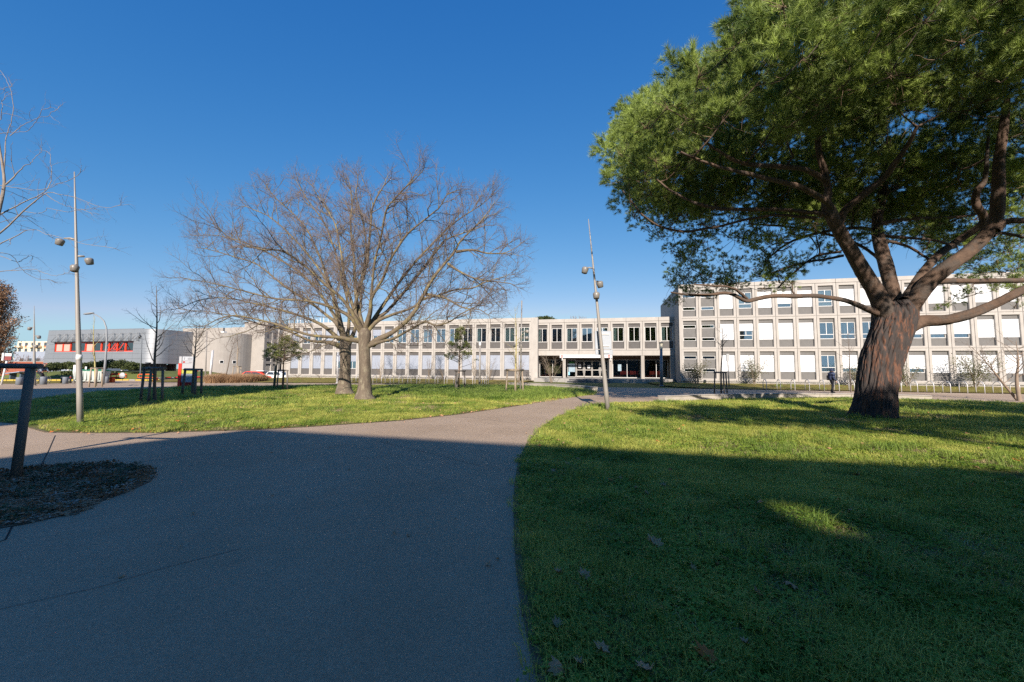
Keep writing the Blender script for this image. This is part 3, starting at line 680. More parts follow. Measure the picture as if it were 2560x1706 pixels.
tC = thing('rounded_concrete_building', 'pale concrete building with a rounded corner beside the silver block', 'building', W(-79.6, 60.5, -.5), GRIDROT)
RCC = 5.0; LX = 4.6
n = 14; pts = [(0, 0), (LX, 0)]+[(LX+RCC*math.sin(math.pi/2*i/n), RCC-RCC*math.cos(math.pi/2*i/n)) for i in range(1, n+1)]+[(LX+RCC, 14), (0, 14)]
mb = MB(); k = len(pts); mb.add([(x, y, 0) for x, y in pts]+[(x, y, 8.85) for x, y in pts], [tuple(range(k, 2*k))]+[(i, (i+1) % k, k+(i+1) % k, k+i) for i in range(k)], 0, False)
mb.build('wall', M_CONC2, tC)
for th in (.75, 1.15):
    M = Matrix.Translation((LX+RCC*math.sin(th), RCC-RCC*math.cos(th), 2.9)) @ Matrix.Rotation(th, 4, 'Z')
    o = MB().box(-.32, .32, -.06, .03, 0, .62, M=M).build('window', M_WFR, tC); MB().box(-.25, .25, -.075, -.06, .07, .55, M=M).build('pane', M_REDG, o)
mb = MB(); mb.add([(-6.6, -1.2, 0), (0, -1.2, 0), (0, -1.2, 3.3), (-6.6, -1.2, .9), (-6.6, -.9, 0), (0, -.9, 0), (0, -.9, 3.3), (-6.6, -.9, .9)], [(0, 1, 2, 3), (4, 7, 6, 5), (3, 2, 6, 7), (0, 3, 7, 4), (1, 5, 6, 2)]); mb.build('stair_wall', M_CONC2, tC)
MB().box(-14, -6.62, -1.25, -.9, 0, .95).build('ramp_wall', M_CONC2, tC)
MB().box(LX, LX+RCC-1.2, 7, 13.8, 8.85, 9.0).build('roof_slab', M_CONC2, tC)
MB().box(5.2, 5.9, 3.2, 3.9, 8.85, 9.35).build('roof_vent', M_WHITE, tC)

tD = thing('stepped_roof_block', 'stepped pale concrete block rising behind the rounded corner building', 'building', W(-95, 72, -.5), GRIDROT)
MB().box(0, 11.5, 0, 10, 0, 11.1).build('wall', M_CONC2, tD); MB().box(13.0, 19.5, 0, 10, 0, 11.0).build('wall', M_CONC2, tD)
MB().box(11.5, 13.0, .6, 10, 0, 10.6).build('slot_window', M_DKMET, tD)
MB().box(19.5, 25.5, -2, 8, 0, 12.0).build('tower', M_CONC2, tD)

# wing that runs away from us, facing right
tE = thing('far_wing', 'three-storey concrete wing seen end-on at far left behind the young evergreen', 'building', W(-67.0, 66.9, -1.1), GRIDROT+math.pi/2)
# local x runs away from the camera (+v), local y runs to the left
UE = [1.2+MOD*i for i in range(6)]
def bays_E():
    h, o0, s0, s1, o1 = 3.26, .21, .95, 2.61, 2.98
    rm = ring_mesh(h, o0, o1); lowp = boxmesh('infill_panel', -OW/2, OW/2, .2, .3, o0, s0-.01, M_GREY); topp = boxmesh('lintel_panel', -OW/2, OW/2, .17, .3, s1+.01, o1, M_GREY); wf = frame_mesh(s1-s0, 0)
    for f in range(3):
        for i, x in enumerate(UE):
            for me in (rm, lowp, topp): put(me.name.split('.')[0], me, tE, (x, 0, .58+f*h))
            add_window(tE, wf, s1-s0, x, .24, .58+f*h+s0)
bays_E()
MB().box(0, 11.6, 0, .3, 10.37, 11.0).build('parapet_panel', M_CONC, tE); MB().box(-.1, .3, -.02, 10, .3, 11.0).build('side_wall', M_CONC2, tE)
MB().box(.3, 11.5, 5, 5.2, .5, 10.8).build('inner_structure', M_INT, tE)
mb = MB()
for f in range(4): mb.box(.3, 11.5, .32, 5, .45+3.26*f, .62+3.26*f)
mb.build('floor_slab', M_INT, tE)
# end wall with metal panels
tF = thing('metal_clad_link', 'link block with dark grey metal panels over a shaded passage', 'building', W(-75.5, 67.0, -.5), GRIDROT)
MB().box(0, 8.4, .1, 6, 8.15, 10.5).build('wall', M_CONC2, tF)
for i in range(4):
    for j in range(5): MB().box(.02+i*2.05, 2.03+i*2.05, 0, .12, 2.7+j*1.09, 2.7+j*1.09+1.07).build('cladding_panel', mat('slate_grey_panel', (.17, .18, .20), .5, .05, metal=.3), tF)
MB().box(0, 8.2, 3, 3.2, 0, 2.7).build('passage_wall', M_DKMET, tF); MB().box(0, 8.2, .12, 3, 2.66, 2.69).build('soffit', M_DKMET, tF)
mb = MB(); mb.add([(6.2, 0, 0), (8.45, 0, 0), (8.45, 0, 10.4), (8.05, 0, 10.4), (8.05, 0, 2.2), (6.2, .5, 0), (8.45, .5, 0), (8.45, .5, 10.4), (8.05, .5, 10.4), (8.05, .5, 2.2)], [(0, 1, 2, 3, 4), (0, 4, 9, 5), (4, 3, 8, 9), (1, 6, 7, 2), (3, 2, 7, 8)]); mb.build('buttress', M_CONC2, tF)
# white roof pipes
for i in range(13):
    u = -66.5+i*1.05 if i < 7 else -62+(i-7)*.9
    p = W(-66+i*.95, 72+1.3*(i % 3), 9.6); t = MB().tube([(0, 0, 0), (0, 0, 2.6)], .07, 6)
    t.tube([(0, 0, 2.6), (0, 0, 2.75)], .11, 6)
    t.build('roof_pipe', M_WHITE, None, p, label=['first', 'second', 'third', 'fourth', 'fifth', 'sixth', 'seventh', 'eighth', 'ninth', 'tenth', 'eleventh', 'twelfth', 'thirteenth'][i]+' white pipe from the left on the roof left of the long wing', cat='roof pipe', group='white pipes on the far roof')
MB().box(-1, 14, 0, 6, 0, 9.55).build('roof_terrace_block', M_CONC2, None, W(-66, 71.5, 0), GRIDROT, label='flat-roofed concrete block carrying the white roof pipes', cat='building')

# far away on the left
M_CREAM = mat('cream_render', (.62, .52, .38), .85, .06, .5); M_TERRA = mat('terracotta_render', (.42, .16, .09), .85, .1)
tG = thing('apartment_block', 'distant cream apartment block with balconies and terracotta bays', 'building', (-255, 205, -1), GRIDROT)
MB().box(0, 42, 0, 12, 0, 15.5).build('wall', M_CREAM, tG)
for f in range(5):
    for i in range(9):
        x = 1+i*4.6; MB().box(x, x+2.0, -.05, .1, 1.2+f*3, 2.9+f*3).build('window', mat('dark_window', (.05, .06, .07), .2, spec=.6), tG)
        if i % 3 != 1: MB().box(x-.4, x+3.4, -1.4, 0, .35+f*3, 1.25+f*3).build('balcony', M_CREAM, tG)
        else: MB().box(x-.3, x+2.6, -.02, .05, .3+f*3, 1.2+f*3).build('bay_panel', M_TERRA, tG)
MB().box(42, 46, 2, 12, 0, 15.0).build('wall', mat('pale_grey_render', (.5, .5, .5), .85), tG)
tH = thing('grey_workshop', 'blue-grey low building under the distant apartments', 'building', (-160, 128, -1), GRIDROT)
MB().box(0, 34, 0, 14, 0, 7.4).build('wall', mat('blue_grey_render', (.24, .27, .33), .85, .1, .3), tH)
for i in range(8): MB().box(3+i*3.6, 4.6+i*3.6, -.06, .05, 3.2, 5.2).build('window', mat('dark_window', (.05, .06, .07)), tH)
tI = thing('brick_wall', 'long red brick wall behind brown bushes at far left', 'wall', (-128, 88, -.6), GRIDROT)
M_BRICK = mat('red_brickwork', (.27, .085, .05), .9, .2, 8, .4, 20, stretch=(1, 1, 3))
for i in range(8): MB().bbox(i*4.5, i*4.5+4.46, 0, .3, 0, 3.1, .02).build('wall_bay', M_BRICK, tI); MB().bbox(i*4.5, i*4.5+4.46, -.04, .34, 3.12, 3.22, .01).build('coping', M_CONC2, tI)

# grass bank, kerb and retaining edge by the car park
bank = MB(); P = []
for i in range(16):
    a = Vector(G(-60, 946))+(Vector(G(330, 946.5))-Vector(G(-60, 946)))*(i/15)
    P.append((a, .95 if i < 12 else .95-.2*(i-11)))
d = Vector((.22, .975))
vs = []
for a, h in P:
    for k, (q, z) in enumerate(((0, -.5), (.6, 0.05), (5, h*.8), (9, h), (16, h))): p = a+d*q; vs.append((p.x, p.y, z if k else -.6))
bank.add(vs, [(i*5+k, (i+1)*5+k, (i+1)*5+k+1, i*5+k+1) for i in range(15) for k in range(4)], 0, True)
bank.build('grass_bank', mat('bank_grass', (.10, .12, .03), .95, .3, .6, .5, 12), None, kind='structure')
M_YEL = mat('yellow_kerb_paint', (.42, .31, .05), .7, .12, 6)
tK = thing('painted_kerb', 'yellow painted kerb along the car park road at left', 'kerb', (*G(0, 952), 0))
ka, kb = Vector(G(0, 952)), Vector(G(400, 951.5)); L = (kb-ka).length; nk = 24; dk = (kb-ka)/nk
for i in range(nk):
    M = Matrix.Rotation(math.atan2(dk.y, dk.x), 4, 'Z'); o = MB().bbox(.01, dk.length-.01, -.12, .12, -.05, .13, .02).build('kerb_stone', M_YEL if i % 5 < 4 else M_CONC2, tK, (dk.x*i, dk.y*i, 0), math.atan2(dk.y, dk.x))
# ------------------------------------------------------------------ buildings behind the camera; they cast the long shadows over path and lawn
def backblock(shadow, h, label):
    k = h/math.tan(SUNEL); pts = [(x+SUNH.x*k, y+SUNH.y*k) for x, y in shadow]; cx = sum(p[0] for p in pts)/len(pts); cy = sum(p[1] for p in pts)/len(pts)
    t = thing('campus_block', label, 'building', (cx, cy, 0))
    MB().prism([(x-cx, y-cy) for x, y in pts], -.1, h).build('wall', M_CONC2, t); MB().prism([((x-cx)*1.0, (y-cy)*1.0) for x, y in pts], h+.002, h+.25).build('roof', M_STEP, t)
def screen_block():
    "lower mass, and on its north edge a thin storey-high screen, unseen, added for its one opening that lets the sun patch onto the lawn"
    h, h1 = 12.0, 9.3; k = h/math.tan(SUNEL); sh = [(-6.07, 9.6), (.25, 7.83), (4.14, 6.75), (6.81, 6.16), (30, -.2), (26, -14), (-16, -6), (-8.06, 6.4)]
    P = [(x+SUNH.x*k, y+SUNH.y*k) for x, y in sh]; cx, cy = P[2]; t = thing('campus_block', 'plain concrete block behind the viewer, with a screen added on its roof edge to shape the sun patch', 'building', (cx, cy, 0))
    L = [(x-cx, y-cy) for x, y in P]; MB().prism(L, -.1, h1).build('wall', M_CONC2, t); MB().prism(L, h1+.002, h1+.1).build('roof', M_STEP, t)
    gx, gy = G(2008, 1296); 
    for a, b in list(zip(L, L[1:]+L[:1])):
        a = Vector(a); b = Vector(b); d = b-a; Ln = d.length; d.normalize(); n_ = Vector((-d.y, d.x)); M = Matrix.Translation((a.x, a.y, 0)) @ Matrix([[d.x, n_.x, 0, 0], [d.y, n_.y, 0, 0], [0, 0, 1, 0], [0, 0, 0, 1]])
        hole = None
        if abs(a.x-L[1][0]) < .01 or abs(a.x-L[2][0]) < .01:
            for s_ in np.arange(0, Ln, .02):
                q = a+d*s_+Vector((cx, cy)); r = gx+SUNH.x*(q.y-gy)/SUNH.y
                if abs(r-q.x) < .02: hole = s_; z = (gy-q.y)/-SUNH.y*-1; z = math.hypot(q.x-gx, q.y-gy)*math.tan(SUNEL)
        mb = MB()
        if hole is None: mb.box(0, Ln, -.12, .12, h1+.1, h, M=M)
        else:
            w_ = .2; mb.box(0, hole-w_, -.12, .12, h1+.1, h, M=M); mb.box(hole+w_, Ln, -.12, .12, h1+.1, h, M=M); mb.box(hole-w_, hole+w_, -.12, .12, h1+.1, z-.2, M=M); mb.box(hole-w_, hole+w_, -.12, .12, z+.2, h, M=M)
        mb.build('sun_patch_screen', M_CONC2, t)  # added screen, its gap aimed so a sun patch reaches the lawn
screen_block()
backblock([(-12.47, 10.32), (-13.79, 14.92), (-14.8, 23.2), (-15.9, 32.6), (-26.4, 31.5), (-32.9, 25.75), (-46, 22), (-46, 5), (-30, 8)], 15, 'tall concrete block at the left behind the viewer')
#==OBJECTS
M_HEAD = mat('lamp_head_grey', (.19, .18, .165), .4, .04, spec=.5)
# ------------------------------------------------------------------ lamp masts
def mast(px, py, top, lamps, lab, r0=.085, dep=None, tip=.012, group=None, tape=False):
    """tapered mast from ground pixel to the pixel of its tip, luminaires (pixel height, side, toward) on short arms"""
    x, y = G(px, py); d = dep if dep else y
    T = A(top[0], top[1], d); base = Vector((x, y, 0)); v = T-base
    t = thing('lamp_mast', lab, 'lamp mast', base, 0, group)
    n = 9; MB().tube([v*(i/n) for i in range(n+1)], [r0+(tip-r0)*(i/n)**1.15 for i in range(n+1)], 16).build('pole', M_POLE, t)
    MB().lathe([(r0*1.25, 0), (r0*1.25, .012), (r0*1.04, .02), (r0*1.02, .04)], 16).build('foot', M_POLE, t)
    for f, ax, ay, al in lamps:
        p = v*f; a = Vector((ax, ay, 0)).normalized(); c = p+a*al+Vector((0, 0, .02)); rr = r0*(1-f)
        MB().tube([p+a*rr*.5, p+a*.14+Vector((0, 0, .03)), c], [.028, .026, .022], 8).build('arm', M_POLE, t)
        tilt = Matrix.Translation(c+a*.10-Vector((0, 0, .10))) @ Vector((0, 0, 1)).rotation_difference((Vector((0, 0, 1))+a*-.25).normalized()).to_matrix().to_4x4()
        hs = .82*(1 if x > 0 else .72 if y < 15 else 1); tilt = tilt @ Matrix.Scale(hs, 4)
        h = MB().lathe([(.105, -.15), (.125, -.145), (.155, .05), (.150, .09), (.125, .125), (.07, .15), (.02, .157)], 18, 0, M=tilt).build('lamp_head', M_HEAD, t)
        MB().lathe([(.10, -.158), (.108, -.151)], 18, 0, M=tilt).build('lens', M_CDARK, h)
    if tape: MB().lathe([(.0605, 0), (.0605, .14)], 16).build('sticker_band', M_WHITE, t, v*.245)
    return t
mast(201, 1061, (186, 430), [(.722, -1, -.1, .28), (.655, .45, .6, .14), (.612, .45, -.55, .12)], 'upright pale grey lamp mast with three heads and a white sticker, on the left lawn', .066, tape=True)
mast(1520, 1028, (1471, 548), [(.735, -1, -.2, .24), (.665, .9, .3, .12), (.60, -.15, -1, .06)], 'leaning grey lamp mast with three heads between path and right lawn', .088)
mast(86, 965, (85.5, 765), [(.725, -1, 0, .25), (.62, 1, .2, .2), (.50, .8, -.4, .3)], 'grey lamp mast at far left behind the wooden crossbar', .10)
def plainpole(px, py, top, r, lab, cat='pole', name='pole', m=None, box=None, dep=None):
    x, y = G(px, py); T = A(top[0], top[1], dep or y); v = T-Vector((x, y, 0)); t = thing(name, lab, cat, (x, y, H(x, y)))
    MB().tube([(0, 0, 0), v*.5, v], [r, r*.9, r*.8], 10).build('shaft', m or M_POLE, t)
    MB().lathe([(r*1.7, 0), (r*1.7, .03), (r*1.1, .05)], 12).build('foot', m or M_POLE, t)
    return t, v
# curved street light
x, y = G(258, 962); t = thing('street_lamp', 'tall street lamp with a swan-neck arm, in front of the silver building', 'street lamp', (x, y, 0))
p = [A(258, 958, y), A(264, 900, y), A(267, 850, y), A(266, 820, y), A(260, 803, y), A(250, 793, y), A(240, 787.5, y), A(231, 784.5, y)]; p = [q-Vector((x, y, 0)) for q in p]; p[0].z = 0
MB().tube(p, [.085, .08, .065, .055, .05, .045, .04, .04], 10).build('pole', mat('pale_lamp_paint', (.22, .235, .25), .45), t)
q = p[-1]; MB().lathe([(.02, -.5), (.11, -.42), (.17, -.1), (.14, .25), (.04, .42)], 12, M=Matrix.Translation(q+Vector((-.35, 0, .0))) @ Matrix.Rotation(math.radians(-98), 4, 'Y') @ Matrix.Scale(.55, 4, (1, 0, 0))).build('lamp_head', mat('pale_lamp_paint', (.22, .235, .25), .45), t)
x, y = G(352, 950); t = thing('street_lamp', 'small street lamp darkened as if in shade, close to the silver wall', 'street lamp', (x, y, H(x, y)))
y2 = y; p = [A(351, 940, y2), A(353.5, 880, y2), A(354, 853, y2), A(353, 845, y2), A(350, 842, y2)]; b = Vector((x, y, H(x, y))); p = [k-b for k in p]; p[0].z = 0
MB().tube(p, [.07, .06, .05, .045, .04], 8).build('pole', mat('shade_darkened_lamp_paint', (.16, .18, .2), .5), t); MB().lathe([(.02, -.25), (.14, -.2), (.16, .05), (.05, .2)], 10, M=Matrix.Translation(p[-1])).build('lamp_head', M_DKMET, t)  # shade on this lamp is put into its darker paint
plainpole(513, 957, (517, 829), .07, 'slim grey pole left of the rounded white wall', dep=None)
plainpole(524, 958, (532, 876), .12, 'short pale pole in front of the rounded white wall', m=M_GALV)
t, v = plainpole(685, 972, (705, 752), .09, 'tall thin leaning mast beside the young evergreen in front of the oaks')
plainpole(843, 958.5, (845, 881), .11, 'pale post behind the left oak trunk', m=M_GALV)
t, v = plainpole(1199, 964, (1200, 865), .115, 'round grey lamp column in front of the long wing', m=M_POLE); MB().lathe([(.10, 0), (.12, .02), (.12, .30), (.06, .36)], 12).build('lamp_head', M_WHITE, t, v)
t, v = plainpole(1301, 981, (1304.5, 752), .055, 'slender tall mast with small lamp heads behind the staked sapling near the entrance')
for f, ax, ay in ((.66, .8, .2), (.585, .6, -.3), (.505, -1, 0)):
    a = Vector((ax, ay, 0)).normalized(); MB().tube([v*f, v*f+a*.3], .02, 6).build('arm', M_POLE, t); MB().lathe([(.09, -.1), (.13, .0), (.12, .07), (.03, .14)], 12, M=Matrix.Translation(v*f+a*.42)).build('lamp_head', M_POLE, t)
t, v = plainpole(1654, 968, (1653, 876), .15, 'dark square-topped lamp column at the right end of the platform', m=mat('blue_grey_metal', (.17, .19, .22), .5, metal=.3), name='lamp_column', cat='lamp column')
MB().bbox(-.12, .12, -.12, .12, 0, .55, .02).build('lamp_head', mat('pale_lamp_glass', (.5, .46, .36), .4), t, v); MB().bbox(-.17, .17, -.17, .17, .552, .66, .02).build('cap', M_DKMET, t, v)
t, v = plainpole(1823, 971, (1819.5, 905), .055, 'thin post with a grey box on top before the three-storey wing', name='sign_post', cat='sign post')
MB().bbox(-.13, .13, -.05, .05, -.02, .62, .01).build('box', mat('grey_box', (.33, .34, .34), .5), t, v)
# the back of a sign fixed to the leaning mast
xm, ym = G(1520, 1028); T = A(1471, 548, ym)-Vector((xm, ym, 0))
t = thing('road_sign', 'back of a large grey sign panel clamped to the leaning mast', 'sign', (xm+T.x*.35, ym+.35, T.z*.35), 0)
a0 = A(1487.5, 828, ym+.35); a1 = A(1529, 873.5, ym+.35); b1 = A(1532, 888, ym+.35)
def pn(x0, x1, z0, z1, nm): return MB().bbox(x0-t.location.x, x1-t.location.x, -.015, .015, z0-t.location.z, z1-t.location.z, .01).build(nm, mat('sign_back_metal', (.30, .33, .37), .5, .04, metal=.2), t)
pn(a0.x, a1.x, a1.z, a0.z, 'panel'); pn(a0.x+.01, b1.x, b1.z, a1.z-.02, 'panel')
for z in (a0.z-.12, a1.z+.12, a1.z-.12): MB().box(a0.x+.1-t.location.x, a1.x-.1-t.location.x, -.05, -.016, z-.02-t.location.z, z+.02-t.location.z).build('clamp_rail', M_GALV, t)

# ------------------------------------------------------------------ stakes
def stake_frame(bases, top, lab, m=None, r=.045, over=.12, thin=False, ring=True, group='wooden stake frames round young trees', bar_r=None):
    """posts at ground pixels, leaning inwards to a crossbar ring at height top"""
    P = [Vector((*G(*b), 0)) for b in bases]; c = sum(P, Vector((0, 0, 0)))/len(P); t = thing('tree_stakes', lab, 'tree stakes', c, 0, group); m = m or M_STAKE
    tops = []
    for i, p in enumerate(P):
        q = p-c; tp = q*.86+Vector((0, 0, top-.02)); tops.append(tp)
        MB().tube([q+Vector((0, 0, -.02)), q*.95+Vector((0, 0, top*.4)), tp], [r*1.05, r, r*.97], 10).build('stake', m, t)
    br = bar_r or r*.8; n = len(tops)
    for i in range(n if n > 2 else n-1):
        a, b = tops[i], tops[(i+1) % n]; d = (b-a).normalized()*over
        MB().tube([a-d+Vector((0, 0, br*.5+.012*i)), b+d+Vector((0, 0, br*.5+.012*i))], br, 9).build('crossbar', m, t)
    return t, c
# near frame, bottom left: crossbar runs out of the picture
t = thing('tree_stakes', 'near dark wooden stake with a round crossbar, cut by the left edge', 'tree stakes', (*G(38, 1198), 0))
b = Vector((*G(38, 1198), 0)); tp = A(76, 925, b.y+.02)
MB().tube([(0, 0, -.05), (tp-b)*.5, tp-b+Vector((0, 0, .02))], [.052, .050, .048], 14).build('stake', M_STAKE, t)
e = A(101, 916, b.y+.0)-b; ez = e.z
MB().tube([e, (-.5, .05, ez), (-1.5, .1, ez), (-1.75, .1, ez)], .036, 14).build('crossbar', M_STAKE, t)
for q in ((-1.55, .1, 0),): MB().tube([q, (q[0]*.96, q[1], ez-.03)], .05, 12).build('stake', M_STAKE, t)

stake_frame([(351, 1006), (371, 1008), (405, 1007), (384, 1001)], 1.42, 'grey stake frame in shade, third from the left, ringed by wood chips', r=.05)
stake_frame([(455, 989), (487, 991), (503, 988), (480, 983)], 1.36, 'dark stake frame standing before the red and white information totem', r=.06)
stake_frame([(222, 968), (237, 968.5), (255, 967), (240, 965)], 1.38, 'light wooden stake frame behind the tall left mast, near the waste containers', m=M_STAKEL, r=.05)
stake_frame([(580, 951), (593, 952), (602, 951), (596, 949)], 1.7, 'pale stake frame standing in the brown ornamental grass', m=M_STAKEL, r=.055)
stake_frame([(692, 974), (718, 976), (708, 971)], 1.34, 'brown stakes under the left young evergreen', r=.05)
stake_frame([(1138, 975), (1142, 976), (1162, 975)], 1.38, 'grey stakes under the right young evergreen', r=.055)
stake_frame([(1265, 984), (1288, 985), (1308, 983)], 1.46, 'pale stakes with a mossy crossbar around the sapling right of the long wing', m=M_STAKEL, r=.05, bar_r=.065)
stake_frame([(1786, 987), (1811, 988), (1818, 986), (1803, 984)], 1.42, 'grey stakes around the bare sapling before the three-storey wing', r=.045)

# ------------------------------------------------------------------ bicycle arches
rack_me = MB().tube([(0, -.36, -.05), (0, -.36, .55)]+[(0, -.36*math.cos(a), .55+.33*math.sin(a)) for a in [math.pi*i/10 for i in range(1, 10)]]+[(0, .36, .55), (0, .36, -.05)], .027, 8).mesh('bike_arch', M_GALV)
ORD = ['first', 'second', 'third', 'fourth', 'fifth', 'sixth', 'seventh', 'eighth', 'ninth', 'tenth', 'eleventh', 'twelfth', 'thirteenth', 'fourteenth', 'fifteenth', 'sixteenth', 'seventeenth', 'eighteenth']
def rack(u, v, lab, grp):
    p = W(u, v); t = put('bike_arch', rack_me, None, (p.x, p.y, H(p.x, p.y)), (0, 0, GRIDROT), lab, 'bike arch', grp); return t
for i in range(18): rack(13.07+1.042*i, 37.55, ORD[i]+' steel bicycle arch from the left in the row before the three-storey wing', 'bicycle arches in the right row')
for i in range(17): rack(-27.7+1.0*i, 37.9, ORD[i]+' steel bicycle arch from the left in the row before the long two-storey wing', 'bicycle arches in the left row')
rack(-11.40, 38.2, 'steel bicycle arch standing alone right of the lamp column', 'bicycle arches in the left row')

# ------------------------------------------------------------------ cars
def car(name, lab, loc, rz, body_m, prof, roof, L, Wd, wheel_r, wx, glassn=2, roofy=.0, lightc=None):
    """prof: side outline of the lower body [(x,z)...]; roof: cabin outline [(x,z)...] from bonnet to tail"""
    t = thing('parked_car', lab, 'car', loc, rz, 'cars parked by the left buildings')
    M_GL = mat('car_glass', (.03, .04, .05), .08, 0, spec=.8); M_TY = mat('tyre_rubber', (.02, .02, .02), .9); M_RIM = mat('alloy_rim', (.35, .36, .37), .35, metal=.8)
    mb = MB(); n = len(prof); secs = [(-Wd/2, .90, .03), (-Wd/2+.05, .97, .0), (-Wd/2+.2, 1, 0), (Wd/2-.2, 1, 0), (Wd/2-.05, .97, 0), (Wd/2, .90, .03)]
    for y, s, dz in secs: mb.v += [((x-L/2)*s+L/2, y, z if z < .5 else (z-.5)*(s)+.5-dz) for x, z in prof]
    for k in range(len(secs)-1):
        for i in range(n): mb.f.append((k*n+i, k*n+(i+1) % n, (k+1)*n+(i+1) % n, (k+1)*n+i)); mb.m.append(0); mb.smooth.append(False)
    mb.f += [tuple(range(n)), tuple((len(secs)-1)*n+i for i in reversed(range(n)))]; mb.m += [0, 0]; mb.smooth += [False, False]
    mb.build('body', body_m, t)
    # cabin: roof skin and glass
    n = len(roof); W0, W1 = Wd/2-.06, Wd/2-.26
    mb = MB(); zt = max(z for _, z in roof); zb = min(z for _, z in roof)
    def hw(z): return W0+(W1-W0)*((z-zb)/(zt-zb))
    mb.add([(x, -hw(z), z) for x, z in roof]+[(x, hw(z), z) for x, z in roof], [(i, i+1, n+i+1, n+i) for i in range(n-1)]+[tuple(reversed(range(n))), tuple(range(n, 2*n))]); cab = mb.build('cabin', body_m, t)
    # side windows slightly proud
    xs0, xs1 = roof[1][0], roof[-2][0]
    tops = [p for p in roof if p[1] > zt-.12]; xa, xb = tops[0][0], tops[-1][0]
    for s in (-1, 1):
        k = 3 if glassn == 3 else 2; lo0, lo1 = roof[0][0]+.25, roof[-1][0]-.2
        for j in range(k):
            a0 = lo0+(lo1-lo0)*j/k+.03; a1 = lo0+(lo1-lo0)*(j+1)/k-.03; b0 = xa+.06+(xb-xa-.12)*j/k+.02; b1 = xa+.06+(xb-xa-.12)*(j+1)/k-.02
            z0, z1 = zb+.05, zt-.1; MB().add([(a0, s*(hw(z0)+.012), z0), (a1, s*(hw(z0)+.012), z0), (b1, s*(hw(z1)+.012), z1), (b0, s*(hw(z1)+.012), z1)], [(0, 1, 2, 3) if s < 0 else (3, 2, 1, 0)]).build('window', M_GL, t)
    for i0, i1, nm in ((0, 1, 'windscreen'), (-1, -2, 'rear_window')):
        a, b = Vector((roof[i0][0], 0, roof[i0][1])), Vector((roof[i1][0], 0, roof[i1][1])); d = b-a; nrm = Vector((-d.z, 0, d.x)).normalized()*.012
        if i0 == -1: nrm = -nrm
        p, q = a+d*.1+nrm, a+d*.92+nrm
        MB().add([(p.x, -hw(p.z)+.08, p.z), (p.x, hw(p.z)-.08, p.z), (q.x, hw(q.z)-.08, q.z), (q.x, -hw(q.z)+.08, q.z)], [(0, 1, 2, 3)]).build(nm, M_GL, t)
    for x in wx:
        for s in (-1, 1):
            M = Matrix.Translation((x, s*(Wd/2-.08), wheel_r)) @ Matrix.Rotation(math.pi/2, 4, 'X')
            wh = MB().lathe([(wheel_r*.6, -.1), (wheel_r*.95, -.1), (wheel_r, -.06), (wheel_r, .06), (wheel_r*.95, .1), (wheel_r*.6, .1)], 22, M=M).build('wheel', M_TY, t)
            mb = MB(); mb.lathe([(wheel_r*.12, -.108), (wheel_r*.16, .108)], 10, M=M); 
            for q in range(5):
                a = q*2*math.pi/5; Rm = M @ Matrix.Rotation(a, 4, 'Z'); mb.box(.0, wheel_r*.66, -.03, .03, -.105, .105, M=Rm)
            mb.lathe([(wheel_r*.66, -.104), (wheel_r*.62, -.02), (wheel_r*.62, .02), (wheel_r*.66, .104)], 18, M=M); mb.build('rim', M_RIM, wh)
            MB().tube([Vector((x+wheel_r*1.18*math.cos(a), s*(Wd/2-.005), wheel_r+wheel_r*1.18*math.sin(a))) for a in [math.pi*i/10 for i in range(11)]], .035, 6).build('wheel_arch', M_DKMET, t)
    for s in (-1, 1):
        MB().bbox(.02, .42, s*(Wd/2-.3)-.2, s*(Wd/2-.3)+.2, .68, .84, .03).build('headlight', mat('headlight_glass', (.75, .77, .78), .1, spec=.8), t)
        MB().bbox(L-.16, L-.01, s*(Wd/2-.2)-.14, s*(Wd/2-.2)+.14, .78, 1.05, .03).build('tail_light', mat('tail_light_red', (.35, .01, .01), .2), t)
        MB().bbox(roof[0][0]+.35, roof[0][0]+.5, s*(Wd/2+.08)-.09, s*(Wd/2+.08)+.09, zb+.02, zb+.16, .02).build('mirror', body_m, t)
    MB().box(-.03, .02, -.55, .55, .42, .66).build('grille', M_DKMET, t); MB().box(-.045, -.03, -.26, .26, .34, .45).build('number_plate', M_WHITE, t)
    MB().box(.3, L-.3, -Wd/2+.1, Wd/2-.1, .2, .45).build('underbody', M_DKMET, t)
    return t
M_CARRED = mat('red_car_paint', (.50, .012, .02), .25, .03, spec=.7); M_CARRED2 = mat('bright_red_car_paint', (.68, .03, .015), .3, .03, spec=.6); M_CARWH = mat('white_car_paint', (.7, .7, .7), .3, .02, spec=.6)
pr = [(.0, .30), (.0, .62), (.08, .86), (.5, .98), (1.15, 1.04), (2.6, 1.07), (4.1, 1.08), (4.36, 1.0), (4.42, .7), (4.38, .32), (3.9, .24), (.5, .22)]
rf = [(1.0, 1.02), (1.75, 1.50), (2.3, 1.62), (3.4, 1.62), (3.85, 1.55), (4.30, 1.06)]
X0 = A(418, 948, 72); X1 = A(505, 946, 74.5)
car('parked_car', 'red sports utility car half hidden by the totem, facing left', (X0.x, X0.y, -.5), math.atan2(X1.y-X0.y, X1.x-X0.x), M_CARRED, [(x*1.13, z) for x, z in pr], [(x*1.13, z*1.0) for x, z in rf], 5.0, 1.9, .36, (1.0, 3.95))
pr2 = [(.0, .30), (.02, .6), (.15, .78), (.5, .88), (1.05, .96), (2.6, 1.0), (3.55, 1.02), (3.85, .92), (3.9, .6), (3.85, .3), (3.4, .22), (.5, .2)]
rf2 = [(.95, .94), (1.6, 1.36), (2.0, 1.48), (3.0, 1.49), (3.4, 1.42), (3.82, .98)]
X0 = A(690, 941, 58); X1 = A(604, 941, 58)
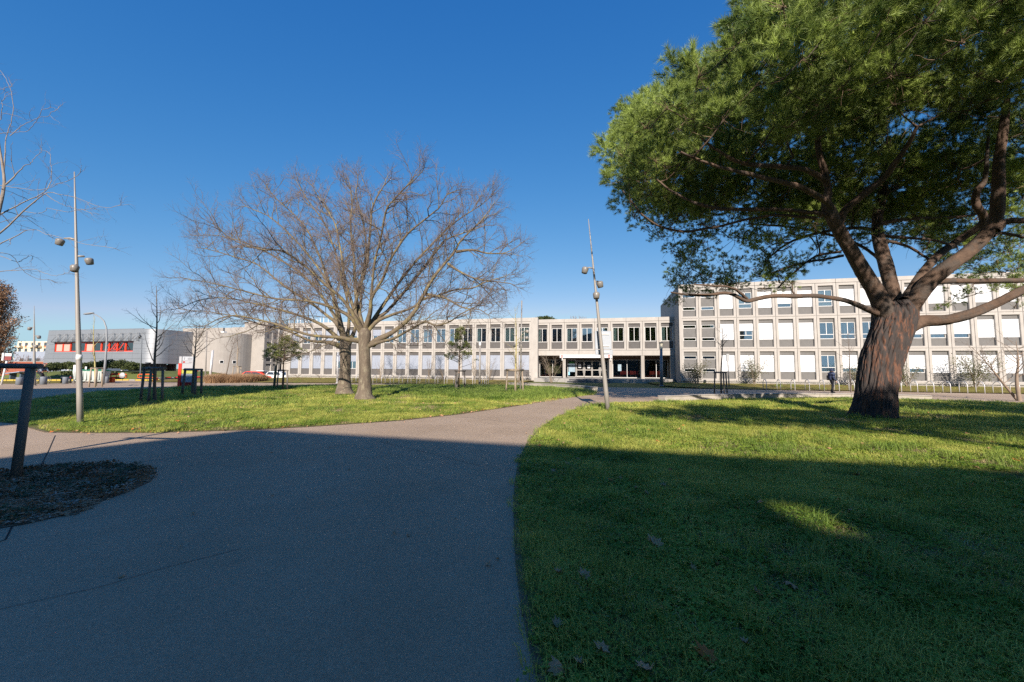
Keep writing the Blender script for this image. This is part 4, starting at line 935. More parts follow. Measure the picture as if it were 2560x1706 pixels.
c2 = car('parked_car', 'bright red compact car behind the grass mound, facing right', (X0.x+.3, X0.y, -.42), math.pi, M_CARRED2, [(x*1.3, z) for x, z in pr2], [(x*1.3, z) for x, z in rf2], 5.05, 1.75, .31, (.85, 3.95))
MB().bbox(1.8, 2.9, -.5, .5, 1.5, 1.62, .04).build('roof_light', M_WHITE, c2)
X0 = A(728, 941, 58)
car('parked_car', 'white car seen through the stakes of the left young evergreen', (X0.x+.4, X0.y, -.40), math.pi, M_CARWH, pr2, rf2, 3.9, 1.7, .3, (.7, 3.1))

# ------------------------------------------------------------------ totem, signs, barriers, bollards, containers
x, y = G(466, 969); t = thing('information_totem', 'tall red and white information totem behind the dark stakes', 'sign', (x, y, 0), math.radians(6))
s = y/995; hz = lambda p: EYE+(921-p)*s
M_DRED = mat('dark_red_panel', (.30, .012, .01), .5); M_TOT = mat('totem_grey', (.33, .335, .35), .5, .04); M_TMAP = mat('map_print', (.27, .31, .37), .6, .3, 8, stretch=(9, 9, 1)); M_YMAP = mat('yellow_map_print', (.33, .34, .07), .6, .25, 6)
w2 = 12.5*s
MB().bbox(-w2-.20, -w2-.01, -.1, .1, 0, hz(892), .01).build('side_fin', M_TOT, t); MB().box(-w2-.205, -w2-.005, -.105, .105, 0, hz(909)).build('red_fin', M_RED, t)
MB().bbox(-w2, w2, -.06, .06, hz(969), hz(956), .01).build('base_panel', M_DRED, t)
for a, b, m in ((956, 935, M_TMAP), (934.6, 924, M_YMAP), (923.6, 909, M_TOT), (908.5, 903, M_TOT), (902.5, 892, mat('totem_pale', (.36, .38, .41), .5))): MB().bbox(-w2, w2, -.055, .055, hz(a), hz(b), .008).build('panel', m, t)
MB().box(-w2+.06, -w2+.2, -.065, -.055, hz(907.5), hz(904)).build('emblem', M_DRED, t); MB().box(-w2+.13, -w2+.17, -.066, -.056, hz(900), hz(894.5)).build('emblem', M_INK, t)
for k in range(3): MB().box(.0, w2-.06, -.064, -.055, hz(900-2*k)-.012, hz(900-2*k)+.012).build('text_line', M_INK, t)
MB().box(.1, w2-.08, -.064, -.055, hz(906)-.02, hz(906)+.02).build('text_line', M_INK, t)

x, y = G(3, 963); t = thing('direction_sign', 'white sign on a slim post at the left edge, dark red lower half', 'sign', (x, y, 0))
s = y/995; hz = lambda p: EYE+(917.5-p)*s
MB().tube([(0, 0, 0), (.25, 0, hz(903))], .06, 8).build('post', M_WHITE, t); MB().bbox(-.05, .1, -.12, .12, hz(902), hz(883), .01).build('fin', M_WHITE, t)
MB().bbox(.1, .62, -.04, .04, hz(891), hz(884), .01).build('panel', M_WHITE, t); MB().bbox(.1, .62, -.04, .04, hz(901), hz(891.4), .01).build('panel', mat('dark_red_print', (.20, .05, .05), .6, .3, 12), t)
def sign(px, py, x0, x1, y0, y1, lab, m=M_WHITE, legs=True):
    X, Y = G(px, py); t = thing('small_sign', lab, 'sign', (X, Y, 0)); a = A(x0, y1, Y); b = A(x1, y0, Y)
    MB().bbox(a.x-X, b.x-X, -.03, .03, a.z, b.z, .01).build('panel', m, t)
    for q in ((a.x-X+.04, b.x-X-.04) if legs else ((a.x+b.x)/2-X,)): MB().tube([(q, .05, 0), (q, .05, b.z-.05)], .025, 6).build('post', M_GALV, t)
sign(188, 959, 183, 193.5, 913, 929, 'white notice board on two thin legs just left of the tall mast')
sign(216, 958, 212.5, 217.5, 917, 924, 'tiny white plate above the waste containers', legs=False)
M_BOLL = mat('grey_blue_bollard', (.15, .17, .20), .6, .1)
def bollard(px, py, r, h, lab, m=M_BOLL, name='bollard'):
    X, Y = G(px, py); t = MB().lathe([(r, -.03), (r, h-.04), (r*.93, h)], 16).build(name, m, None, (X, Y, 0), label=lab, cat='bollard', group='bollards at the left pavement')
bollard(48, 963, .21, .62, 'stout grey bollard at the far left, beside the blue table'); bollard(108, 962, .21, .66, 'stout grey bollard under the cyclist'); bollard(163, 960, .19, .60, 'stout grey bollard left of the tall mast'); bollard(266, 958.5, .16, .62, 'stout grey bollard right of the waste containers')
for px, lab in ((153.5, 'slim black bollard with a white ring, left one of two'), (175.5, 'slim black bollard with a red cap, right one of two')):
    X, Y = G(px, 958); t = thing('bollard', lab, 'bollard', (X, Y, 0), 0, 'slim black bollards'); MB().lathe([(.07, 0), (.07, .62), (.05, .70)], 12).build('shaft', M_DKMET, t)
    MB().lathe([(.072, .48), (.072, .56)], 12).build('ring', M_WHITE if px < 160 else M_DRED, t)
M_BARR = mat('orange_red_paint', (.66, .09, .02), .5, .1)
def barrier(px, py, x0, x1, z0p, z1p, lab, disc=None):
    X, Y = G(px, py); t = thing('barrier', lab, 'barrier', (X, Y, H(X, Y)), 0, 'red swing barriers'); hz = lambda p: EYE+(919.5-p)*Y/995-H(X, Y)
    MB().bbox(-.16, .16, -.16, .16, -.1, hz(z1p)+.0, .03).build('post', M_BARR, t)
    a, b = A(x0, z0p, Y).x-X, A(x1, z0p, Y).x-X; za, zb = hz(z1p), hz(z0p)
    MB().tube([(a, 0, za), (a, 0, zb-.1), (a+.1, 0, zb), (b-.1, 0, zb), (b, 0, zb-.1), (b, 0, za), (a, 0, za)], .045, 8).build('arm', M_BARR, t)
    for q in (.35, .7): MB().tube([(a+(b-a)*q, 0, za), (a+(b-a)*q, 0, zb)], .03, 6).build('strut', M_BARR, t)
    if disc: X2 = A(disc, z0p, Y).x-X; MB().lathe([(.27, -.02), (.27, .02)], 20, M=Matrix.Translation((X2, -.08, (za+zb)/2+.03)) @ Matrix.Rotation(math.pi/2, 4, 'X')).build('disc', mat('grey_disc', (.38, .38, .4), .6, .2, 5), t)
barrier(280, 957, 277.5, 317, 935.5, 943, 'red swing barrier with a round grey disc, left one', disc=308); barrier(388, 955, 345.5, 391, 935.5, 943.5, 'red swing barrier without a disc, right one behind the stakes')
# waste containers
M_BIN = mat('grey_container', (.36, .40, .38), .55, .06); M_LID = mat('green_lid', (.02, .17, .10), .5, .1)
for i, (px, py, lab) in enumerate(((209, 957, 'grey waste container with green lid, left, partly behind the mast'), (226, 957.5, 'grey waste container with green lid, middle one'), (245, 958, 'grey waste container with green lid, rightmost, beside the pale stakes'))):
    X, Y = G(px, py); t = thing('waste_container', lab, 'waste container', (X, Y, 0), math.radians(8*i-6), 'waste containers at the left pavement')
    mb = MB(); mb.add([(-.5, -.42, .16), (.5, -.42, .16), (.5, .42, .16), (-.5, .42, .16), (-.62, -.52, 1.12), (.62, -.52, 1.12), (.62, .52, 1.12), (-.62, .52, 1.12)], [(0, 1, 5, 4), (1, 2, 6, 5), (2, 3, 7, 6), (3, 0, 4, 7), (3, 2, 1, 0), (4, 5, 6, 7)]); mb.build('tub', M_BIN, t)
    MB().tube([(-.64, 0, 1.14), (-.64, 0, 1.15), (.64, 0, 1.15)], .52, 4) if False else None
    mb = MB(); mb.bbox(-.66, .66, -.56, .56, 1.122, 1.20, .03); mb.bbox(-.6, .6, -.4, .4, 1.202, 1.26, .03); mb.build('lid', M_LID, t)
    for k in range(3): MB().bbox(-.42+k*.32, -.22+k*.32, -.54, -.44, .3, 1.0, .01).build('rib', M_BIN, t)
    for a in (-.42, .42):
        for b in (-.34, .34): MB().lathe([(.09, -.03), (.09, .03)], 12, M=Matrix.Translation((a, b, .09)) @ Matrix.Rotation(math.pi/2, 4, 'X')).build('wheel', M_DKMET, t)
# blue table on the grass strip
X, Y = G(44, 952); t = thing('outdoor_table', 'pale blue outdoor table on the grass strip at far left', 'table', (X, Y, 0), math.radians(-12)); M_BLUE = mat('pale_blue_paint', (.25, .34, .46), .5)
MB().add([(-1.1, -.6, .70), (1.3, -.6, .92), (1.3, .6, .96), (-1.1, .6, .74), (-1.1, -.6, .76), (1.3, -.6, .98), (1.3, .6, 1.02), (-1.1, .6, .8)], [(0, 3, 2, 1), (4, 5, 6, 7), (0, 1, 5, 4), (1, 2, 6, 5), (2, 3, 7, 6), (3, 0, 4, 7)]).build('table_top', M_BLUE, t)
for a, b in ((-.75, 0), (.75, 0)): MB().bbox(a-.08, a+.08, -.25, .25, 0, .8, .02).build('leg', mat('blue_leg', (.07, .10, .14), .6), t)

# ------------------------------------------------------------------ bicycles
def bicycle(loc, rz, lab, m, scale=1, basket=False):
    t = thing('bicycle', lab, 'bicycle', loc, rz)
    for x in (-.52, .52):
        wh = MB().tube([(x+.33*math.cos(a), 0, .34+.33*math.sin(a)) for a in [2*math.pi*i/20 for i in range(21)]], .018, 6, caps=False).build('wheel', M_DKMET, t)
        mb = MB()
        for i in range(8): a = math.pi*i/8; mb.tube([(x+.32*math.cos(a), 0, .34+.32*math.sin(a)), (x-.32*math.cos(a), 0, .34-.32*math.sin(a))], .003, 3, caps=False)
        mb.build('spokes', M_GALV, wh)
    f = MB(); B, S, Hd, Rr, Fr = (-.08, 0, .30), (-.2, 0, .82), (.36, 0, .84), (-.52, 0, .34), (.52, 0, .34)
    for a, b in ((B, S), (B, Hd), (S, Hd), (B, Rr), (S, Rr)): f.tube([a, b], .018, 6)
    f.tube([Hd, (.40, 0, .7), Fr], .016, 6); f.build('frame', m, t)
    MB().tube([(.36, 0, .84), (.33, 0, .98), (.30, -.26, 1.0)], .012, 6).build('handlebar', M_DKMET, t); MB().tube([(.33, 0, .98), (.30, .26, 1.0)], .012, 6).build('handlebar', M_DKMET, t)
    MB().tube([(-.2, 0, .82), (-.23, 0, .93)], .014, 6).build('seat_post', M_GALV, t); MB().bbox(-.36, -.1, -.07, .07, .93, .98, .03).build('saddle', M_DKMET, t)
    MB().lathe([(.09, -.01), (.09, .01)], 14, M=Matrix.Translation((-.08, -.04, .30)) @ Matrix.Rotation(math.pi/2, 4, 'X')).build('chainring', M_DKMET, t)
    return t
p = W(-8.75, 45.6); bicycle((p.x, p.y, H(p.x, p.y)), GRIDROT+math.radians(72), 'dark bicycle parked against the pilaster left of the entrance', mat('black_cycle_paint', (.03, .03, .03), .4))

# ------------------------------------------------------------------ people (one continuous body each)
def skin_body(name, verts, edges, radii, m, parent, sub=2, root=0, slots=None):
    me = bpy.data.meshes.new(name); me.from_pydata(verts, edges, []); o = put(name, me, parent)
    sk = o.modifiers.new('skin', 'SKIN'); 
    for i, r in enumerate(radii):
        v = me.skin_vertices[0].data[i]; v.radius = (r, r) if not hasattr(r, '__len__') else r; v.use_root = (i == root)
    ss = o.modifiers.new('sub', 'SUBSURF'); ss.levels = sub; ss.render_levels = sub; me.materials.append(m); sk.use_smooth_shade = True
    return o
M_SKIN = mat('skin', (.45, .28, .20), .6); M_NAVY = mat('navy_striped_jacket', (.012, .018, .055), .8, .2, 3, stretch=(.2, .2, 14), col3=(.10, .13, .20), s3=1.6, t3=(.53, .58)); M_JEAN = mat('dark_trousers', (.012, .014, .02), .9); M_SHOE = mat('black_shoe', (.02, .02, .022), .6)
def walker():
    X, Y = G(2081, 983); t = thing('person', 'person walking right in dark blue hooded jacket, left of the pine trunk', 'person', (X, Y, 0), math.radians(6))
    # walks towards +x
    V = [(0, 0, .93), (-.02, 0, 1.12), (-.01, 0, 1.32), (.02, 0, 1.45), (.04, 0, 1.53),
         (.0, -.17, 1.40), (-.10, -.24, 1.12), (.05, -.25, .93), (.10, -.24, .86),
         (.0, .17, 1.40), (.06, .23, 1.14), (.16, .22, .95), (.2, .2, .90),
         (-.01, -.09, .90), (-.06, -.10, .50), (-.11, -.10, .10), (-.02, -.11, .05), (.06, -.11, .04),
         (.02, .09, .90), (.20, .10, .54), (.04, .10, .18), (.0, .1, .12), (.10, .11, .05)]
    E = [(0, 1), (1, 2), (2, 3), (3, 4), (3, 5), (5, 6), (6, 7), (7, 8), (3, 9), (9, 10), (10, 11), (11, 12), (0, 13), (13, 14), (14, 15), (15, 16), (16, 17), (0, 18), (18, 19), (19, 20), (20, 21), (21, 22)]
    Rr = [(.14, .15), (.15, .17), (.17, .19), (.11, .12), .075, .085, .065, .05, .035, .085, .065, .05, .035, .105, .075, .05, .04, .035, .105, .075, .05, .045, .035]
    skin_body('body', V, E, Rr, M_JEAN, t)
    J = [(-.0, 0, .88), (-.02, 0, 1.1), (-.01, 0, 1.32), (.02, 0, 1.46), (0, -.18, 1.40), (-.11, -.25, 1.12), (.03, -.265, .95), (0, .18, 1.4), (.06, .245, 1.14), (.15, .235, .98), (-.03, 0, 1.52)]
    skin_body('jacket', J, [(0, 1), (1, 2), (2, 3), (3, 4), (4, 5), (5, 6), (3, 7), (7, 8), (8, 9), (3, 10)], [(.175, .185), (.18, .195), (.19, .21), (.12, .13), .105, .08, .062, .105, .08, .062, .11], M_NAVY, t)
    hd = Matrix.Translation((.05, 0, 1.635)); MB().lathe([(.03, -.12), (.075, -.09), (.098, 0), (.095, .06), (.06, .11), (.01, .125)], 16, M=hd @ Matrix.Scale(1.1, 4, (1, 0, 0))).build('head', M_SKIN, t)
    MB().tube([(.145, 0, 1.635), (.17, 0, 1.61)], [.018, .012], 6).build('nose', M_SKIN, t)
    MB().lathe([(.105, -.06), (.115, .0), (.112, .06), (.075, .125), (.01, .145)], 16, M=Matrix.Translation((.025, 0, 1.645)) @ Matrix.Scale(1.08, 4, (1, 0, 0))).build('hood', M_NAVY, t)
    for s, q in ((-1, (.10, -.25, .83)), (1, (.22, .2, .87))):
        h = MB().bbox(q[0]-.02, q[0]+.03, q[1]-.035, q[1]+.035, q[2]-.06, q[2]+.03, .015).build('hand', M_SKIN, t)
        for k in range(4): MB().tube([(q[0]+.01, q[1]-.028+k*.018, q[2]-.055), (q[0]+.02, q[1]-.028+k*.018, q[2]-.11)], .008, 5).build('finger', M_SKIN, h)
        MB().tube([(q[0]+.02, q[1]-.03*s, q[2]), (q[0]+.05, q[1]-.03*s, q[2]-.05)], .009, 5).build('thumb', M_SKIN, h)
    for q, a in (((-.10, -.11, .0), 0), ((.04, .1, .01), .1)): MB().bbox(q[0]-.07, q[0]+.22, q[1]-.05, q[1]+.05, q[2], q[2]+.1, .035).build('shoe', M_SHOE, t)
    MB().bbox(-.25, -.02, .1, .2, .92, 1.28, .04).build('shoulder_bag', mat('black_bag', (.015, .015, .018), .7), t)
walker()
def cyclist():
    X, Y = G(103, 961); ty = Y+1.5; X = A(103, 960, ty).x
    bicycle((X, ty, 0), 0, 'bicycle ridden past the far left lamp mast', mat('dark_cycle_frame', (.04, .04, .045), .4))
    t = thing('person', 'cyclist in a grey and red jacket with a dark backpack, far left', 'person', (X, ty, 0))
    V = [(-.22, 0, .98), (-.14, 0, 1.15), (0, 0, 1.34), (.08, 0, 1.43), (.12, 0, 1.52), (.05, -.18, 1.36), (.16, -.24, 1.15), (.28, -.25, 1.02), (.05, .18, 1.36), (.16, .24, 1.15), (.28, .25, 1.02),
         (-.2, -.1, .95), (.16, -.12, .80), (.0, -.12, .36), (.08, -.12, .30), (-.2, .1, .95), (.10, .12, .60), (-.16, .12, .22), (-.06, .12, .16)]
    E = [(0, 1), (1, 2), (2, 3), (3, 4), (3, 5), (5, 6), (6, 7), (3, 8), (8, 9), (9, 10), (0, 11), (11, 12), (12, 13), (13, 14), (0, 15), (15, 16), (16, 17), (17, 18)]
    skin_body('body', V, E, [.15, .15, .17, .11, .07, .08, .06, .045, .08, .06, .045, .11, .08, .055, .04, .11, .08, .055, .04], M_JEAN, t)
    skin_body('jacket', [(-.2, 0, 1.0), (-.13, 0, 1.15), (0, 0, 1.34), (.07, 0, 1.42), (.05, -.19, 1.36), (.16, -.25, 1.16), (.25, -.26, 1.05), (.05, .19, 1.36), (.16, .25, 1.16), (.25, .26, 1.05)], [(0, 1), (1, 2), (2, 3), (3, 4), (4, 5), (5, 6), (3, 7), (7, 8), (8, 9)], [.17, .18, .19, .12, .10, .075, .055, .10, .075, .055], mat('grey_blue_jacket', (.15, .18, .23), .8), t)
    MB().lathe([(.03, -.12), (.08, -.08), (.1, 0), (.095, .06), (.06, .11), (.01, .13)], 14, M=Matrix.Translation((.16, 0, 1.63))).build('head', M_SKIN, t); MB().lathe([(.1, -.09), (.115, .0), (.11, .07), (.07, .12), (.01, .14)], 14, M=Matrix.Translation((.135, 0, 1.645))).build('hair', M_DKMET, t)
    MB().bbox(-.36, -.12, -.15, .15, 1.12, 1.48, .05).build('backpack', M_DKMET, t); MB().bbox(-.05, .12, -.2, .2, 1.06, 1.14, .03).build('red_panel', M_DRED, t)
    for s in (-1, 1): MB().bbox(.26, .34, s*.25-.03, s*.25+.03, .98, 1.05, .015).build('hand', M_SKIN, t)
cyclist()
# ------------------------------------------------------------------ vegetation kit
from mathutils import noise as mnoise
def nrm(v): v = np.asarray(v, float); return v/(np.linalg.norm(v)+1e-9)
def smooth_path(P, n):
    "Catmull-Rom through the points P (k, m)"
    P = np.asarray(P, float); k = len(P)
    if k < 3: return P[0]+(P[-1]-P[0])*np.linspace(0, 1, max(n, 2))[:, None]
    Q = np.vstack([2*P[0]-P[1], P, 2*P[-1]-P[-2]]); out = []
    for t in np.linspace(0, k-1-1e-6, n):
        i = int(t); f = t-i; a, b, c, d = Q[i:i+4]
        out.append(.5*((2*b)+(-a+c)*f+(2*a-5*b+4*c-d)*f*f+(-a+3*b-3*c+d)*f**3))
    return np.array(out)
def px_limb(pts, n=14):
    "pts: (px, py, depth, width in px) -> smooth world path and radii"
    L = [(*A(p[0], p[1], p[2]), p[3]/2/F*p[2]) for p in pts]; S = smooth_path(L, n); cz = S[:, 1]/np.hypot(S[:, 0], S[:, 1]); return S[:, :3], np.maximum(S[:, 3]*cz, .003)
def wander(p0, d, L, n, wig, up, rng):
    P = [np.array(p0, float)]; d = nrm(d)
    for i in range(n):
        d = nrm(d+rng.normal(0, wig, 3)+np.array([0, 0, up])); P.append(P[-1]+d*L/n)
    return np.array(P)
def branch_out(tb, P, R, rng, level, cfg, crown=None):
    """grow side shoots from a limb path. cfg[level] = (spacing, length, nseg, wiggle, up, r0, start, sides)"""
    if level >= len(cfg): return
    sp, ln, ns, wig, up, r0, st, sides = cfg[level]
    seg = np.linalg.norm(np.diff(P, axis=0), axis=1); S = np.concatenate([[0], np.cumsum(seg)]); T = S[-1]
    s = T*st+rng.random()*sp
    while s < T:
        i = min(np.searchsorted(S, s)-1, len(P)-2); i = max(i, 0); f = (s-S[i])/(seg[i]+1e-9); p = P[i]+(P[i+1]-P[i])*f; t = nrm(P[i+1]-P[i])
        q = nrm(rng.normal(0, 1, 3)); q = nrm(q-t*np.dot(q, t)); d = nrm(t*rng.uniform(.35, .9)+q*rng.uniform(.5, 1.0)+np.array([0, 0, up*1.2]))
        L = ln*rng.uniform(.55, 1.25)*(1-.45*s/T)
        if L > .05:
            C = wander(p, d, L, ns, wig, up*.35, rng)
            if crown is None or crown(C[-1]):
                rr = min(r0, R[i]*.7); tb[min(level, len(tb)-1)].add(C, np.linspace(rr, rr*.35, ns+1), sides)
                branch_out(tb, C, np.linspace(rr, rr*.35, ns+1), rng, level+1, cfg, crown)
        s += sp*rng.uniform(.6, 1.5)
    # leading shoots at the tip
    if level > 0 or True:
        for _ in range(2):
            C = wander(P[-1], P[-1]-P[-2]+rng.normal(0, .25, 3)*np.linalg.norm(P[-1]-P[-2]), ln*.36, ns, wig, up*.3, rng); rr = min(r0, R[-1]); tb[min(level, len(tb)-1)].add(C, np.linspace(rr, rr*.3, ns+1), sides)
            if level+1 < len(cfg): branch_out(tb, C, np.linspace(rr, rr*.3, ns+1), rng, level+1, cfg, crown)
def relief_tube(P, R, m, name, sides=40, amp=.03, fx=5.0, fz=1.1, rings=None, ridged=True):
    "thick limb or trunk with bark plates and furrows in the surface itself"
    rings = rings or max(12, int(np.sum(np.linalg.norm(np.diff(P, axis=0), axis=1))/.07)); S = smooth_path(np.column_stack([P, R]), rings); P, R = S[:, :3], S[:, 3]
    T = np.gradient(P, axis=0); T /= np.linalg.norm(T, axis=1)[:, None]; V = []; prev = None; l = 0
    for i in range(rings):
        t = T[i]
        if prev is None: a = np.cross(t, [0, 1, 0]); 
        else: a = prev-t*np.dot(prev, t)
        a = nrm(a); prev = a; b = np.cross(t, a); l += 0 if i == 0 else np.linalg.norm(P[i]-P[i-1])
        for j in range(sides):
            th = 2*math.pi*j/sides; c, s = math.cos(th), math.sin(th)
            w1 = mnoise.noise(Vector((c*1.6, s*1.6, l*.8)))*.7
            q = Vector((c*R[i]*fx*2+w1, s*R[i]*fx*2+w1, l*fz*2)); f = abs(mnoise.noise(q))*1.6
            d = -amp*max(0, .55-f*1.8)+amp*.5*mnoise.noise(Vector((c*1.2, s*1.2, l*.7)))*2+.25*amp*mnoise.noise(q*3)
            V.append(P[i]+(a*c+b*s)*(R[i]+d))
    V = np.array(V); i = np.arange(rings-1)[:, None]*sides; j = np.arange(sides)[None, :]; j2 = (j+1) % sides
    return trimesh(name, V, np.stack([i+j, i+j2, i+sides+j2, i+sides+j], -1).reshape(-1, 4)[:, ::1], m)
def local(me, loc):
    "shift a mesh so that its object can sit at loc"
    co = np.empty(len(me.vertices)*3, np.float32); me.vertices.foreach_get('co', co); co = co.reshape(-1, 3)-np.array(loc, np.float32); me.vertices.foreach_set('co', co.ravel()); me.update(); return me

# needle clusters
M_NEED = leafmat('pine_needles', (.030, .072, .014), (.38, .48, .10), .5, .16, .4)
M_NEEDY = leafmat('young_pine_needles', (.13, .16, .035), (.38, .42, .13), .5, .2, .3)
def needle_cluster(rng, shoots=11, needles=66, rad=.42, nl=.15, nw=.0072):
    V = []; Fc = []; 
    for _ in range(shoots):
        d = rng.normal(0, 1, 3); d[2] = abs(d[2])*1.0+.15; d = nrm(d); c = d*rad*rng.uniform(.45, 1.0); ax = nrm(d+np.array([0, 0, .45])+rng.normal(0, .2, 3))
        u = nrm(np.cross(ax, [.3, .5, .1])); v = np.cross(ax, u)
        for k in range(needles):
            th = rng.uniform(0, 2*np.pi); al = rng.uniform(.15, 1.35); q = ax*np.cos(al)+(u*np.cos(th)+v*np.sin(th))*np.sin(al); b = c+ax*rng.uniform(-.09, .05)
            w_ = nrm(np.cross(q, rng.normal(0, 1, 3)))*nw/2; n = len(V); L = nl*rng.uniform(.75, 1.2)
            V += [b-w_, b+w_, b+q*L+w_*.2]; Fc.append((n, n+1, n+2))
    return np.array(V), np.array(Fc)
rg = np.random.default_rng(5)
NEEDLES = library('needle_clusters', [trimesh('needles_%d' % i, *needle_cluster(rg), M_NEED) for i in range(6)])
NEEDLESY = library('young_needle_clusters', [trimesh('young_needles_%d' % i, *needle_cluster(rg, 12, 36, .30, .11, .010), M_NEEDY) for i in range(4)])

def place_clusters(centres, radii, rng, per=7, flat=.6, low=.35):
    P = []; Rt = []; Sc = []
    for c, r in zip(centres, radii):
        k = max(2, int(per*(r/.9)**2*rng.uniform(.8, 1.2)))
        for _ in range(k):
            d = nrm(rng.normal(0, 1, 3)); d[2] = d[2]*flat+.15; q = r*rng.uniform(.35, 1.0)
            if d[2] < -low: d[2] = -low
            P.append(np.array(c)+d*q); out = nrm(d+np.array([0, 0, .7])); e = rot_to(out); Rt.append((e.x, e.y, e.z)); Sc.append(rng.uniform(.75, 1.25))
    n = len(P); return np.array(P), np.array(Rt), np.array(Sc), rng.integers(0, 6, n)

